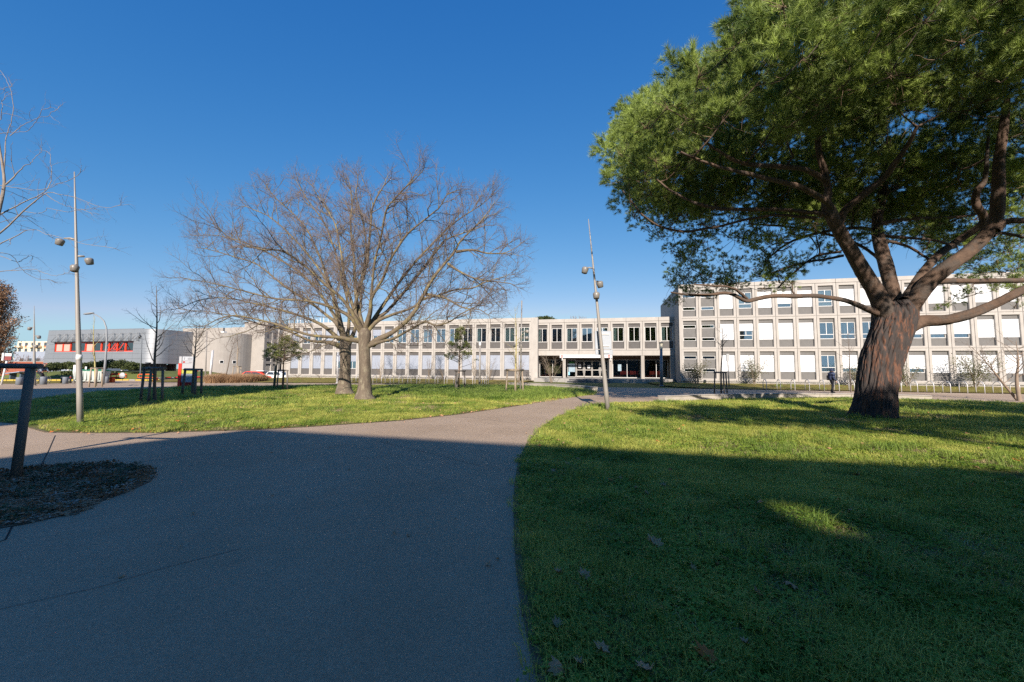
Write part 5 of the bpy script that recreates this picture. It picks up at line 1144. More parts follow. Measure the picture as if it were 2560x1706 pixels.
# ------------------------------------------------------------------ the big stone pine
def big_pine():
    rng = np.random.default_rng(21); bx, by = G(2180, 1045); y0 = by
    t = thing('pine_tree', 'huge umbrella pine with a thick furrowed reddish trunk and spreading limbs, on the right lawn', 'pine tree', (bx, by, 0)); O = (bx, by, 0)
    trunk = [(2181, 1056, y0, 150), (2180, 1036, y0, 114), (2186, 990, y0, 100), (2196, 940, y0, 102), (2212, 880, y0, 106), (2225, 835, y0, 108), (2236, 800, y0, 112), (2238, 775, y0, 110), (2236, 755, y0, 90)]
    P, R = px_limb(trunk, 30); put('trunk', local(relief_tube(P, R*1.10, M_PBARK, 'trunk', 230, .085, 4.2, .55, 230), O), t)
    D = y0
    big = [[(2222, 800, D, 80), (2202, 758, D-.1, 60), (2180, 715, D-.2, 52), (2153, 669, D-.4, 48), (2122, 618, D-.7, 44), (2097, 575, D-1.0, 42), (2077, 536, D-1.2, 40), (2066, 508, D-1.3, 32), (2070, 480, D-1.4, 26), (2062, 434, D-1.6, 22), (2048, 380, D-1.8, 17), (2040, 300, D-2, 13)],
           [(2236, 800, D+.3, 60), (2233, 748, D+.4, 46), (2217, 669, D+.6, 44), (2198, 605, D+.9, 40), (2193, 554, D+1.2, 32), (2204, 500, D+1.5, 28), (2215, 430, D+1.8, 22), (2220, 350, D+2, 16)],
           [(2250, 810, D-.1, 80), (2275, 765, D-.3, 60), (2319, 710, D-.6, 58), (2370, 668, D-.9, 55), (2420, 630, D-1.1, 52), (2462, 590, D-1.3, 50), (2490, 545, D-1.5, 46), (2496, 480, D-1.7, 45), (2498, 400, D-1.9, 38), (2508, 330, D-2.1, 30), (2520, 240, D-2.3, 20)],
           [(2232, 840, D, 60), (2270, 815, D-.15, 60), (2308, 803, D-.3, 48), (2365, 800, D-.6, 42), (2426, 786, D-.9, 40), (2486, 761, D-1.1, 38), (2535, 736, D-1.3, 38), (2590, 712, D-1.5, 36), (2680, 680, D-1.8, 30), (2800, 640, D-2, 22)]]
    mid = [[(2262, 750, D-.3, 34), (2300, 690, D-.1, 30), (2345, 640, D, 28), (2400, 600, D, 26), (2450, 565, D-.4, 26), (2458, 541, D-.6, 28), (2441, 516, D-.9, 27), (2437, 490, D-1, 25), (2444, 472, D-1.1, 22), (2459, 452, D-1.2, 18), (2466, 410, D-1.4, 14), (2470, 340, D-1.5, 10)],
           [(2220, 792, D, 30), (2172, 774, D-.1, 20), (2123, 753, D-.2, 16), (2086, 745, D-.3, 14), (2042, 740, D-.3, 14), (1984, 741, D-.3, 14), (1937, 739, D-.3, 13), (1898, 745, D-.2, 13), (1870, 751, D-.2, 12), (1850, 741, D-.2, 11), (1831, 732, D-.1, 10), (1803, 730, D, 9), (1774, 735, D, 8), (1717, 734, D, 6), (1680, 728, D, 4)],
           [(1868, 748, D-.2, 9), (1852, 735, D-.3, 8), (1841, 724, D-.4, 7.5), (1822, 717, D-.5, 6), (1783, 716, D-.5, 5), (1740, 712, D-.5, 4)],
           [(2097, 560, D-1.1, 26), (2112, 528, D-1.2, 24), (2153, 493, D-1.5, 24), (2204, 452, D-1.9, 22), (2235, 414, D-2.3, 20), (2262, 375, D-2.6, 17), (2290, 320, D-3, 12)],
           [(2085, 535, D-1.2, 24), (2062, 505, D-1.5, 20), (2020, 480, D-1.9, 18), (1985, 465, D-2.2, 17), (1908, 447, D-2.7, 14), (1832, 429, D-3.2, 11), (1768, 409, D-3.7, 8), (1700, 380, D-4, 6)],
           [(2070, 540, D-1.2, 18), (2036, 534, D-1.2, 13), (1934, 526, D-1.1, 12), (1832, 526, D-.9, 11), (1780, 520, D-.8, 10), (1740, 508, D-.7, 8), (1680, 480, D-.6, 6), (1640, 450, D-.5, 5)],
           [(2040, 545, D-1.1, 10), (1990, 542, D-1.0, 9), (1934, 539, D-.8, 8.5), (1857, 551, D-.4, 8), (1806, 564, D, 7.5), (1755, 574, D+.2, 7), (1709, 580, D+.4, 7), (1653, 567, D+.5, 5.5), (1615, 544, D+.5, 5), (1597, 526, D+.5, 4.5), (1560, 480, D+.5, 3.5)],
           [(2066, 450, D-1.6, 18), (2010, 422, D-2.0, 16), (1950, 415, D-2.3, 15), (1862, 409, D-2.7, 12), (1800, 380, D-3.2, 8), (1740, 330, D-3.5, 6)],
           [(2489, 575, D-1.5, 30), (2515, 552, D-1.6, 27), (2561, 550, D-1.8, 24), (2640, 530, D-2, 20), (2750, 480, D-2.3, 14)],
           [(2485, 590, D-1.4, 14), (2500, 585, D-1.3, 12), (2560, 596, D-1.3, 11), (2660, 610, D-1.3, 8)],
           [(2330, 702, D-.6, 26), (2380, 704, D-.4, 22), (2450, 704, D-.2, 20), (2560, 704, D, 20), (2700, 700, D+.2, 15)],
           [(2200, 560, D+1.1, 16), (2250, 548, D+1.3, 13), (2320, 545, D+1.6, 12), (2400, 540, D+2, 10), (2520, 520, D+2.4, 7)],
           [(2204, 588, D+.9, 12), (2250, 592, D+.9, 10), (2330, 598, D+1.0, 9), (2390, 615, D+1.1, 8)],
           [(2206, 600, D+.9, 11), (2260, 612, D+.6, 9), (2310, 640, D+.4, 8), (2332, 660, D+.2, 7)],
           [(2185, 575, D+1, 14), (2140, 570, D+1.5, 11), (2060, 580, D+2.0, 9), (1990, 600, D+2.4, 8), (1930, 640, D+2.4, 6)],
           [(2110, 640, D-.2, 9), (2050, 652, D+.2, 8), (1990, 665, D+.5, 7), (1930, 688, D+.7, 5)],
           [(2104, 630, D-.2, 8), (2040, 640, D+.3, 7), (1985, 680, D+.5, 6), (1950, 715, D+.6, 4)],
           [(2218, 690, D+.6, 12), (2190, 640, D+1.4, 10), (2120, 600, D+2.2, 9), (2000, 570, D+3.2, 7), (1880, 560, D+4, 5)],
           [(2180, 520, D+1.4, 12), (2240, 470, D+2.2, 11), (2330, 430, D+3, 9), (2440, 400, D+3.6, 7), (2560, 380, D+4, 5)]]
    nodes = []; NR_ = []
    for L in big:
        P, R = px_limb(L, 40); put('limb', local(relief_tube(P, R*.95, M_PLIMB, 'limb', 44, .028, 4.5, .9, 110), O), t); nodes.append(P[14:]); NR_.append(R[14:])
    for L in mid:
        P, R = px_limb(L, 30); P = P+np.cumsum(rng.normal(0, .006, P.shape), 0); put('limb', local(relief_tube(P, R, M_PLIMB, 'limb', 14, .012, 8, 2, 46), O), t); nodes.append(P[6:]); NR_.append(R[6:])
    N = np.vstack(nodes); NRr = np.concatenate(NR_)
    # puffs of foliage fill an umbrella volume
    C = np.array([11.0, 13.5, 9.2]); S = np.array([9.6, 8.6, 5.4])
    full = [(2000, -900), (1950, -50), (1890, 60), (1822, 125), (1752, 180), (1685, 217), (1615, 252), (1560, 288), (1538, 340), (1545, 400), (1550, 455), (1572, 510), (1640, 545), (1740, 545), (1820, 520), (1930, 545), (2000, 560), (2150, 560), (2300, 600), (2450, 620), (3400, 640), (3400, -900)]
    front = [(2000, -900), (1950, -50), (1890, 60), (1822, 125), (1752, 180), (1685, 217), (1615, 252), (1560, 288), (1538, 340), (1545, 400), (1560, 435), (1680, 440), (1790, 385), (1860, 350), (1960, 345), (2100, 330), (2250, 320), (2400, 270), (2560, 240), (3400, 200), (3400, -900)]
    Q = C+(rng.random((26000, 3))*2-1)*S; q = (Q-C)/S; rho = np.sqrt((q**2).sum(1)); rr = np.hypot(q[:, 0], q[:, 1])
    zlow = 8.0-1.4*rr**2-.8*(Q[:, 1] > 14)
    ok = (rho < 1) & (Q[:, 2] > zlow) & (Q[:, 1] > 4.5); Q = Q[ok]
    px, py = PX(Q); pf = in_poly(np.stack([px, py], 1), full); pr_ = in_poly(np.stack([px, py], 1), front)
    Q = Q[np.where(Q[:, 1] < 12.2, pr_, pf)]
    SC = []      # billows: puffs gather round wider centres, leaving dark gaps between
    for p in Q:
        if len(SC) == 0 or np.min(((np.array(SC)-p)**2).sum(1)) > 2.0**2: SC.append(p)
    SC = np.array(SC); Q = Q[[np.min(((SC-p)**2).sum(1)) < 1.14**2 for p in Q]]
    keep = []
    for p in Q:
        if len(keep) == 0 or np.min(((np.array(keep)-p)**2).sum(1)) > .72**2: keep.append(p)
        if len(keep) > 3000: break
    Q = np.array(keep); rad = rng.uniform(.45, .75, len(Q))
    low = [(1704, 643, 13.2, .45), (1740, 652, 13.3, .45), (1768, 605, 13.4, .4), (1819, 592, 13.2, .45), (1780, 630, 13.6, .4), (1921, 660, 13.8, .6), (1880, 640, 13.8, .5), (1857, 610, 13.4, .4), (1946, 685, 13.8, .6), (1900, 690, 13.6, .45), (1985, 668, 13.8, .5), (1678, 700, 13, .38), (1700, 735, 13.1, .45), (1717, 694, 12.9, .45), (1755, 702, 12.9, .42), (1690, 755, 13.2, .36), (1745, 735, 13, .38), (1790, 745, 13.1, .25), (1908, 722, 13.6, .4), (1959, 605, 14.5, .5), (2010, 585, 14.5, .5), (1832, 545, 12.6, .4), (1880, 560, 12.9, .4), (1800, 480, 12, .5),
           (2510, 630, 12.2, .5), (2383, 605, 14.4, .45), (2306, 630, 14.2, .4), (2389, 740, 13.0, .4), (2440, 735, 13, .42), (2353, 765, 13, .3), (2535, 770, 12.6, .4), (2470, 700, 13.2, .4), (2545, 670, 12.4, .5), (2290, 590, 15, .5), (2350, 560, 15, .6), (2440, 600, 14, .45), (2240, 600, 15.5, .5), (2130, 560, 15.5, .5), (2060, 560, 15, .5), (1640, 575, 13.6, .4), (1680, 560, 13.4, .4), (1600, 545, 13.6, .35), (1720, 590, 13.4, .35),
           (2400, 660, 15, .5), (2500, 680, 14.5, .5), (2330, 700, 15, .4), (2560, 740, 14, .5)]
    hang = [(1545, 440), (1700, 470), (1900, 500), (2100, 490), (2300, 510), (2620, 500), (2620, 770), (2430, 760), (2320, 640), (2180, 600), (2060, 640), (1960, 725), (1880, 690), (1830, 740), (1760, 780), (1675, 760), (1655, 690), (1700, 650), (1640, 590), (1575, 560)]
    while len(low) < 400:
        a, b = rng.uniform(1540, 2620), rng.uniform(440, 725)
        if in_poly(np.array([[a, b]]), hang)[0]: low.append((a, b, rng.uniform(14.5, 20.5) if a < 1900 else rng.uniform(13, 20.5), rng.uniform(.28, .5)))
    low = [(a, b, d+2.6 if ((a < 1860 or a > 2280) and d < 14.2) else d, r) for a, b, d, r in low]
    LQ = np.array([list(A(a, b, d)) for a, b, d, r in low]); LR = np.array([r for *_, r in low])
    # branches: every puff hangs on the nearest branch already there
    allP = np.vstack([Q, LQ]); allR = np.concatenate([rad, LR]); order = np.argsort([np.min(((N-p)**2).sum(1)) for p in allP])
    tb = Tubes(); tw = Tubes(); tree = [N]; tr = [NRr]; NN = N.copy(); RR = NRr.copy()
    for k in order:
        p = allP[k]; d2 = ((NN-p)**2).sum(1)+np.maximum(0, NN[:, 2]-p[2])*1.5; j = int(np.argmin(d2)); a = NN[j]; L = np.linalg.norm(p-a)
        if L < .15: continue
        n = max(4, int(L/.35)); m = (a+p)/2+np.array([0, 0, -.12*L])+rng.normal(0, .07*L, 3); Pt = smooth_path([a, m, p], n); Pt[1:-1] += rng.normal(0, .03, (n-2, 3)); r0 = min(RR[j]*.75, .010+.016*L+.012); r1 = .012
        Rt = np.linspace(r0, r1, n); tb.add(Pt, Rt, 6); NN = np.vstack([NN, Pt[1:]]); RR = np.concatenate([RR, Rt[1:]])
        for _ in range(int(5+allR[k]*5)):
            d = nrm(rng.normal(0, 1, 3)+np.array([0, 0, .25])); tw.add(wander(p-d*.05, d, allR[k]*rng.uniform(.45, .85), 4, .22, .05, rng), [.007, .006, .005, .004, .003], 3)
        if rng.random() < .6:
            for _ in range(3): s = rng.integers(1, len(Pt)); d = nrm(rng.normal(0, 1, 3)); tw.add(wander(Pt[s], d, rng.uniform(.3, .8), 4, .3, -.05, rng), [.008, .006, .005, .004, .003], 3)
    put('branches', local(tb.mesh('branches', M_PLIMB), O), t, kind='stuff'); put('twigs', local(tw.mesh('twigs', M_PTWIG), O), t, kind='stuff')
    P1, R1, S1, I1 = place_clusters(Q, rad, rng, per=15); P2, R2, S2, I2 = place_clusters(LQ, LR, rng, per=17, flat=.8, low=1); S2 = S2*.6
    scatter('crown', np.vstack([P1, P2])-np.array(O), np.vstack([R1, R2]), np.concatenate([S1, S2]), np.concatenate([I1, I2]), NEEDLES, t, kind='stuff')
    print('pine puffs', len(Q), 'clusters', len(P1)+len(P2))
big_pine()
def back_pine(bx, by, centres, lab):
    rng = np.random.default_rng(3); t = thing('pine_tree', lab, 'pine tree', (bx, by, 0)); P = np.array([[bx, by, -.1], [bx-.2, by+.1, 2.5], [bx-.6, by+.3, 6]]); put('trunk', local(relief_tube(P, np.array([.6, .45, .35]), M_PBARK, 'trunk', 30, .04, 3, 1, 40), (bx, by, 0)), t)
    Q = []; R = []; tb = Tubes()
    for c, s, n in centres:
        for _ in range(n): q = nrm(rng.normal(0, 1, 3))*rng.random()**.4*np.array(s); Q.append(np.array(c)+q); R.append(.75)
        tb.add(smooth_path([[bx-.5, by+.3, 5.8], (np.array(c)+[bx, by, 6])/2, c], 8), np.linspace(.2, .05, 8), 6)
    put('limbs', local(tb.mesh('limbs', M_PLIMB), (bx, by, 0)), t, kind='stuff')
    P1, R1, S1, I1 = place_clusters(Q, R, rng, per=13); scatter('crown', P1-np.array([bx, by, 0]), R1, S1, I1, NEEDLES, t, kind='stuff')
back_pine(11, -9, [((6.6, -3.6, 8.3), (3.0, 2.2, .7), 40), ((9.5, -6, 8.6), (2.6, 2.6, .9), 34), ((13.5, -8.5, 9), (3.5, 3, 1), 44), ((18, -3.5, 9.5), (3.6, 3.4, 1), 60), ((23, -2, 9.5), (4, 3, 1), 40)], 'second umbrella pine behind the viewer, shading the right lawn')

# ------------------------------------------------------------------ bare trees
def bare_tree(name, lab, cat, base, trunk, limbs, extra, cfg, mats, seed, crown=None, relief=True, group=None, tsides=44):
    rng = np.random.default_rng(seed); O = (base[0], base[1], 0); t = thing(name, lab, cat, (base[0], base[1], H(*base)), 0, group); O = tuple(t.location)
    P, R = px_limb(trunk, 24)
    put('trunk', local(relief_tube(P, R, mats[0], 'trunk', tsides, .018 if relief else .004, 5, 1.3, 70), O), t)
    tb = [Tubes(), Tubes(), Tubes()]; paths = []
    for L in limbs: paths.append(px_limb([(a_, b_, c_, w_*(.82+(.55, .3, .1)[i_] if i_ < 3 else .82)) for i_, (a_, b_, c_, w_) in enumerate(L)], 26))
    for (p0, d, L, r0) in extra: Pt = wander(p0, d, L, 12, .13, .05, rng); paths.append((Pt, np.linspace(r0, .012, 13)))
    for P, R in paths:
        P = P+np.cumsum(rng.normal(0, .012, P.shape), 0)*(np.linspace(0, 1, len(P))[:, None])
        q = Tubes(); q.add(P, R, 10); put('limb', local(q.mesh('limb', mats[1]), O), t)
        branch_out(tb, P, R, rng, 0, cfg, crown)
    for nm, b, m in zip(('branches', 'twigs', 'fine_twigs'), tb, (mats[1], mats[2], mats[2])):
        if b.n: put(nm, local(b.mesh(nm, m), O), t, kind='stuff')
    return t
OM = (M_BARK_OAK, M_LICHEN, M_TWIG)
ocfg = [(.33, 2.5, 7, .16, .13, .024, .16, 5), (.165, 1.0, 5, .2, .13, .010, .10, 3), (.10, .42, 3, .22, .14, .0068, .08, 3)]
d1 = G(910, 1000)[1]; d2 = G(860, 987)[1]
b1 = G(910, 1000); b2 = G(860, 987)
def ad(L, d, dd): n = len(L); return [(a, b, d+dd*(i/(n-1)), c) for i, (a, b, c) in enumerate(L)]
tr1 = [(911, 1003, d1, 62), (910, 992, d1, 48), (911, 975, d1, 37), (912, 940, d1, 31), (912, 900, d1, 29), (911, 865, d1, 29), (912, 838, d1, 32), (912, 822, d1, 26)]
limbs1 = [ad([(930, 862, 14), (945, 850, 15), (974, 836, 14), (1000, 818, 13), (1022, 798, 13), (1040, 775, 12), (1057, 745, 11), (1089, 690, 9), (1137, 633, 7), (1156, 601, 5.5), (1207, 553, 4), (1233, 521, 3)], d1, -.5),
          ad([(922, 866, 9), (945, 857, 8), (983, 846, 7.5), (1012, 830, 7), (1040, 815, 6.5), (1065, 804, 6), (1088, 813, 5.5), (1122, 805, 4.5), (1151, 784, 3.5), (1190, 765, 2.5)], d1, -3.0),
          ad([(918, 828, 11), (945, 802, 9), (983, 786, 8), (1031, 769, 7), (1060, 745, 7), (1090, 738, 6), (1137, 722, 5), (1185, 716, 4.5), (1233, 700, 4), (1312, 703, 2.5)], d1, 1.5),
          ad([(920, 826, 11), (945, 795, 9), (971, 776, 9), (1025, 713, 8.5), (1057, 674, 8), (1099, 617, 6.5), (1115, 598, 5), (1153, 582, 4), (1220, 560, 2.5)], d1, 3.0),
          ad([(914, 824, 12), (926, 779, 10), (930, 745, 9), (958, 697, 9), (978, 649, 8), (1016, 591, 7), (1057, 553, 5), (1096, 509, 4), (1121, 458, 2.5)], d1, -2.5),
          ad([(905, 826, 13), (893, 798, 12), (888, 776, 11), (895, 729, 10), (912, 680, 9), (920, 633, 8), (927, 553, 7), (930, 509, 6), (942, 467, 5), (958, 426, 3)], d1, .5),
          ad([(912, 828, 10), (925, 780, 8), (930, 720, 7), (939, 649, 7), (955, 585, 6), (962, 537, 6), (971, 496, 5), (1009, 438, 4), (1035, 410, 3), (1057, 371, 2)], d1, -3.5),
          ad([(906, 830, 13), (888, 795, 10), (853, 745, 9), (815, 713, 9), (751, 655, 7), (703, 627, 6), (655, 623, 5), (591, 601, 4), (540, 560, 2.5)], d1, -3.0),
          ad([(904, 832, 11), (872, 790, 9), (815, 764, 8), (767, 754, 7), (687, 748, 6), (607, 729, 5), (528, 713, 3.5), (460, 705, 2.5)], d1, -2.0),
          ad([(900, 852, 12), (875, 850, 12), (850, 844, 11), (811, 842, 10), (773, 838, 9), (735, 826, 8.5), (677, 807, 7), (620, 794, 6), (590, 791, 5.5), (550, 800, 4), (514, 815, 3)], d1, -2.5),
          ad([(906, 826, 10), (880, 760, 8), (860, 690, 7), (850, 620, 6), (835, 550, 5), (805, 490, 4), (780, 430, 2.5)], d1, 2.0),
          ad([(908, 826, 10), (890, 740, 8), (885, 650, 7), (875, 560, 6), (880, 480, 4.5), (870, 400, 2.5)], d1, 3.5),
          ad([(916, 826, 9), (960, 760, 8), (1010, 690, 7), (1060, 630, 6), (1130, 560, 4.5), (1190, 500, 3), (1240, 460, 2)], d1, 3.5),
          ad([(1140, 630, 6), (1180, 625, 5), (1230, 633, 4), (1290, 632, 3), (1330, 615, 2)], d1-.4, 1.0),
          ad([(1120, 660, 6), (1150, 680, 5), (1185, 695, 4), (1230, 700, 3), (1300, 685, 2)], d1-.5, -1.0),
          ad([(1060, 735, 6), (1110, 745, 5), (1160, 770, 4), (1200, 775, 3), (1230, 790, 2)], d1, -1.5)]
tr2 = [(861, 990, d2, 56), (860, 975, d2, 42), (861, 950, d2, 31), (863, 920, d2, 28), (864, 890, d2, 28), (863, 868, d2, 29), (862, 850, d2, 25)]
def squash(L):
    out = []
    for a, b, c, w_ in L:
        if b < 560: b = 560-(560-b)*.72
        if a > 1190: a = 1190+(a-1190)*.72
        if a < 560: a = 560-(560-a)*.8
        out.append((a, b, c, w_))
    return out
limbs2 = [ad([(863, 858, 18), (857, 836, 14), (840, 807, 12), (821, 792, 10), (792, 769, 9), (773, 756, 9), (740, 735, 8), (690, 700, 6.5), (640, 660, 5), (580, 640, 4), (500, 620, 2.5)], d2, 1.5),
          ad([(852, 866, 12), (830, 858, 11), (811, 855, 10), (773, 851, 8), (716, 826, 7), (650, 810, 5.5), (580, 790, 4), (500, 780, 3), (430, 775, 2)], d2, 2.0),
          ad([(866, 856, 14), (869, 836, 10), (872, 807, 9), (870, 760, 8), (855, 700, 7), (840, 640, 6), (810, 560, 5), (770, 480, 3.5), (740, 410, 2)], d2, 2.5),
          ad([(864, 850, 13), (850, 810, 9), (838, 770, 8), (825, 720, 7.5), (790, 660, 6.5), (740, 600, 5.5), (680, 540, 4), (620, 500, 2.5)], d2, -1.0),
          ad([(870, 862, 12), (885, 830, 9), (900, 780, 8), (905, 700, 7), (915, 620, 6), (905, 540, 5), (890, 460, 3.5), (895, 400, 2)], d2, 3.0),
          ad([(866, 850, 10), (830, 780, 8), (770, 700, 7), (700, 650, 6), (620, 610, 4.5), (540, 590, 3), (470, 590, 2)], d2, 4.5),
          ad([(850, 850, 9), (800, 810, 8), (720, 780, 7), (640, 760, 5.5), (560, 745, 4), (480, 750, 3), (420, 770, 2)], d2, -1.5),
          ad([(862, 850, 9), (840, 760, 8), (800, 640, 6.5), (760, 560, 5), (700, 480, 3.5), (670, 430, 2)], d2, 4.0)]
limbs1 = [squash(L) for L in limbs1]; limbs2 = [squash(L) for L in limbs2]
bare_tree('oak_tree', 'right-hand bare spreading oak with a pale lichened trunk, on the left lawn', 'oak tree', b1, tr1, limbs1, [], ocfg, OM, 31, group='pair of bare oaks')
bare_tree('oak_tree', 'left-hand bare oak with a dark band of shade across its trunk, behind its twin', 'oak tree', b2, tr2, limbs2, [], ocfg, OM, 32, group='pair of bare oaks')

# bare tree reaching in from the left edge
M_PALEB = mat('pale_bark', (.22, .19, .165), .8, .2, 6, .4)
M_PTW = mat('pinkish_twigs', (.17, .125, .115), .8, .2, 3)
D5 = 5.9
bx, by = -8.05, 5.9
ltr = [(-78, 1178, D5, 46), (-72, 1000, D5, 36), (-55, 800, D5, 32), (-30, 640, D5, 26), (-8, 545, D5, 20), (10, 466, D5, 14), (6, 413, D5, 11), (-3, 360, D5, 10), (-12, 280, D5, 8), (-30, 200, D5, 5)]
ll = [ad([(-60, 620, 12), (0, 585, 9), (60, 529, 8), (112, 483, 5.5), (145, 484, 4), (200, 493, 3), (252, 511, 2.2), (290, 506, 1.5)], D5, -.3),
      ad([(-60, 570, 11), (0, 536, 8), (53, 504, 7), (98, 476, 6), (112, 441, 4.5), (109, 378, 3), (100, 355, 2)], D5, .4),
      ad([(-60, 650, 10), (0, 610, 6), (40, 593, 5.5), (77, 576, 4.5), (105, 583, 3.5), (140, 588, 3), (196, 601, 2.5), (281, 617, 1.6)], D5, -.2),
      ad([(14, 462, 7), (53, 431, 5), (84, 406, 3.5), (100, 380, 2)], D5, .2), ad([(9, 430, 7), (14, 385, 6), (21, 346, 5), (38, 300, 4.5), (46, 255, 4), (42, 215, 3.5), (32, 190, 2.5), (5, 160, 1.6)], D5, .3),
      ad([(-50, 470, 7), (0, 465, 4), (50, 473, 3.5), (98, 480, 2.8), (150, 465, 2), (190, 448, 1.4)], D5, -.4), ad([(-60, 690, 8), (0, 678, 4.5), (45, 672, 4), (84, 669, 3.2), (130, 676, 2.6), (161, 678, 2.2), (186, 662, 1.4)], D5, .3),
      ad([(-30, 338, 6), (0, 336, 4), (40, 335, 3.5), (81, 334, 3), (110, 318, 2.3), (147, 301, 1.4)], D5, -.2), ad([(25, 340, 3.5), (55, 318, 3), (88, 301, 2.6), (120, 290, 2), (154, 280, 1.3)], D5, .2),
      ad([(-40, 330, 6), (0, 311, 4), (30, 285, 3.5), (43, 262, 3)], D5, .1), ad([(-40, 640, 7), (0, 634, 4), (30, 640, 3.5), (50, 662, 3), (70, 690, 2.2), (105, 698, 1.5)], D5, .5), ad([(-40, 560, 6), (0, 556, 3), (45, 540, 2.5), (80, 560, 2), (110, 590, 1.4)], D5, .6),
      ad([(0, 640, 3), (50, 655, 2.5), (80, 640, 2), (100, 635, 1.2)], D5+.3, .2), ad([(112, 483, 3), (140, 505, 2.4), (180, 515, 1.8), (215, 522, 1.2)], D5-.2, .1), ad([(60, 529, 3), (95, 534, 2.4), (120, 528, 2), (133, 523, 2), (190, 523, 1.6), (250, 512, 1.2)], D5, .1), ad([(-30, 300, 3), (0, 228, 2.5), (20, 217, 2), (44, 207, 1.4)], D5, .1)]
lcfg = [(.22, .42, 5, .2, -.03, .006, .2, 4), (.10, .20, 3, .25, -.06, .0028, .1, 3)]
ll = [[(a, b, c, w_*.62) for a, b, c, w_ in L] for L in ll]; ltr = [(a, b, c, w_*.75) for a, b, c, w_ in ltr]
bare_tree('bare_tree', 'bare grey-barked tree reaching in from the left edge, tied to the near stakes', 'bare tree', (bx, by), ltr, ll, [], lcfg, (M_PALEB, M_PALEB, M_PTW), 41, relief=False)

# saplings
def sapling(lab, base, tip, w0, crown_y, spread, n, seed, m=M_YBARK, upb=.12, l2=.35, dens=1.0, leaves=None, lean=0, name='young_tree'):
    rng = np.random.default_rng(seed); x, y = G(*base); z0 = H(x, y); t = thing(name, lab, 'young tree', (x, y, z0), 0, 'young bare trees'); T = A(tip[0], tip[1], y)-Vector((x, y, z0)); T = np.array(T)
    P = smooth_path([[0, 0, -.02], T*.33+rng.normal(0, .03, 3), T*.66+rng.normal(0, .05, 3), T], 16); r0 = w0/2/F*y; R = np.linspace(r0, .008, 16)**1.0
    q = Tubes(); q.add(P, R, 8); put('trunk', q.mesh('trunk', m), t)
    tb = [Tubes(), Tubes()]; zc = (A(base[0], crown_y, y).z-z0)/T[2]
    S = np.linspace(max(.15, zc), .95, n)
    for s in S:
        k = s*15; i = min(int(k), 14); p = P[i]+(P[i+1]-P[i])*(k-i); th = rng.uniform(0, 2*math.pi); L = spread*rng.uniform(.5, 1.15)*(1.15-s*.6); d = np.array([math.cos(th), math.sin(th), rng.uniform(.3, 1.0)])
        B = wander(p, d, L, 7, .12, upb, rng); rb = min(R[i]*.6, .02); tb[0].add(B, np.linspace(rb, .004, 8), 5); branch_out([tb[1]], B, np.linspace(rb, .004, 8), rng, 0, [(.16/dens, l2, 4, .2, .04, .0055, .15, 3), (.09/dens, .14, 2, .2, .03, .0035, .1, 3)])
    put('branches', tb[0].mesh('branches', m), t, kind='stuff'); put('twigs', tb[1].mesh('twigs', M_TWIG), t, kind='stuff')
    return t
sapling('dark slim bare sapling inside the shaded stake frame', (387, 1005), (391, 715), 7.5, 905, 1.5, 15, 51, lean=0)
sapling('bare sapling with brown catkins before the rounded white building', (481, 987), (492, 812), 6.5, 900, 1.3, 16, 52, l2=.45)
sapling('very thin yellow-stemmed sapling behind the tall left mast', (239, 966), (236, 790), 4.5, 905, 1.0, 9, 53, m=mat('yellow_bark', (.34, .30, .13), .8, .15, 6), dens=.6)
sapling('pale bare sapling standing in the brown ornamental grass', (594, 950), (592, 826), 3.6, 900, 1.5, 14, 54, m=M_STAKEL)
sapling('spindly bare sapling with a few dry leaves, right of the long wing', (1289, 984), (1287, 768), 5.5, 905, 1.3, 13, 55, m=mat('yellow_bark', (.3, .27, .15), .8), dens=.7)
sapling('bare sapling in grey stakes before the three-storey wing', (1803, 986), (1806, 818), 5, 880, 1.3, 15, 56)
sapling('slim bare sapling just left of the pine trunk, near the arches', (2128, 981), (2118, 830), 3.5, 900, 1.6, 10, 57)
sapling('slender bare tree standing behind the rounded building corner lamp', (560, 957), (590, 842), 3, 900, 1.6, 9, 58)
sapling('bare multi-branched small tree at the right edge', (2549, 1003), (2540, 850), 9, 950, 2.3, 14, 59, m=mat('grey_brown_bark', (.22, .17, .13), .85))
sapling('leaning bare stem at the right edge, growing toward the left', (2545, 1002), (2430, 868), 6, 960, 1.8, 12, 60, m=mat('grey_brown_bark', (.22, .17, .13), .85))

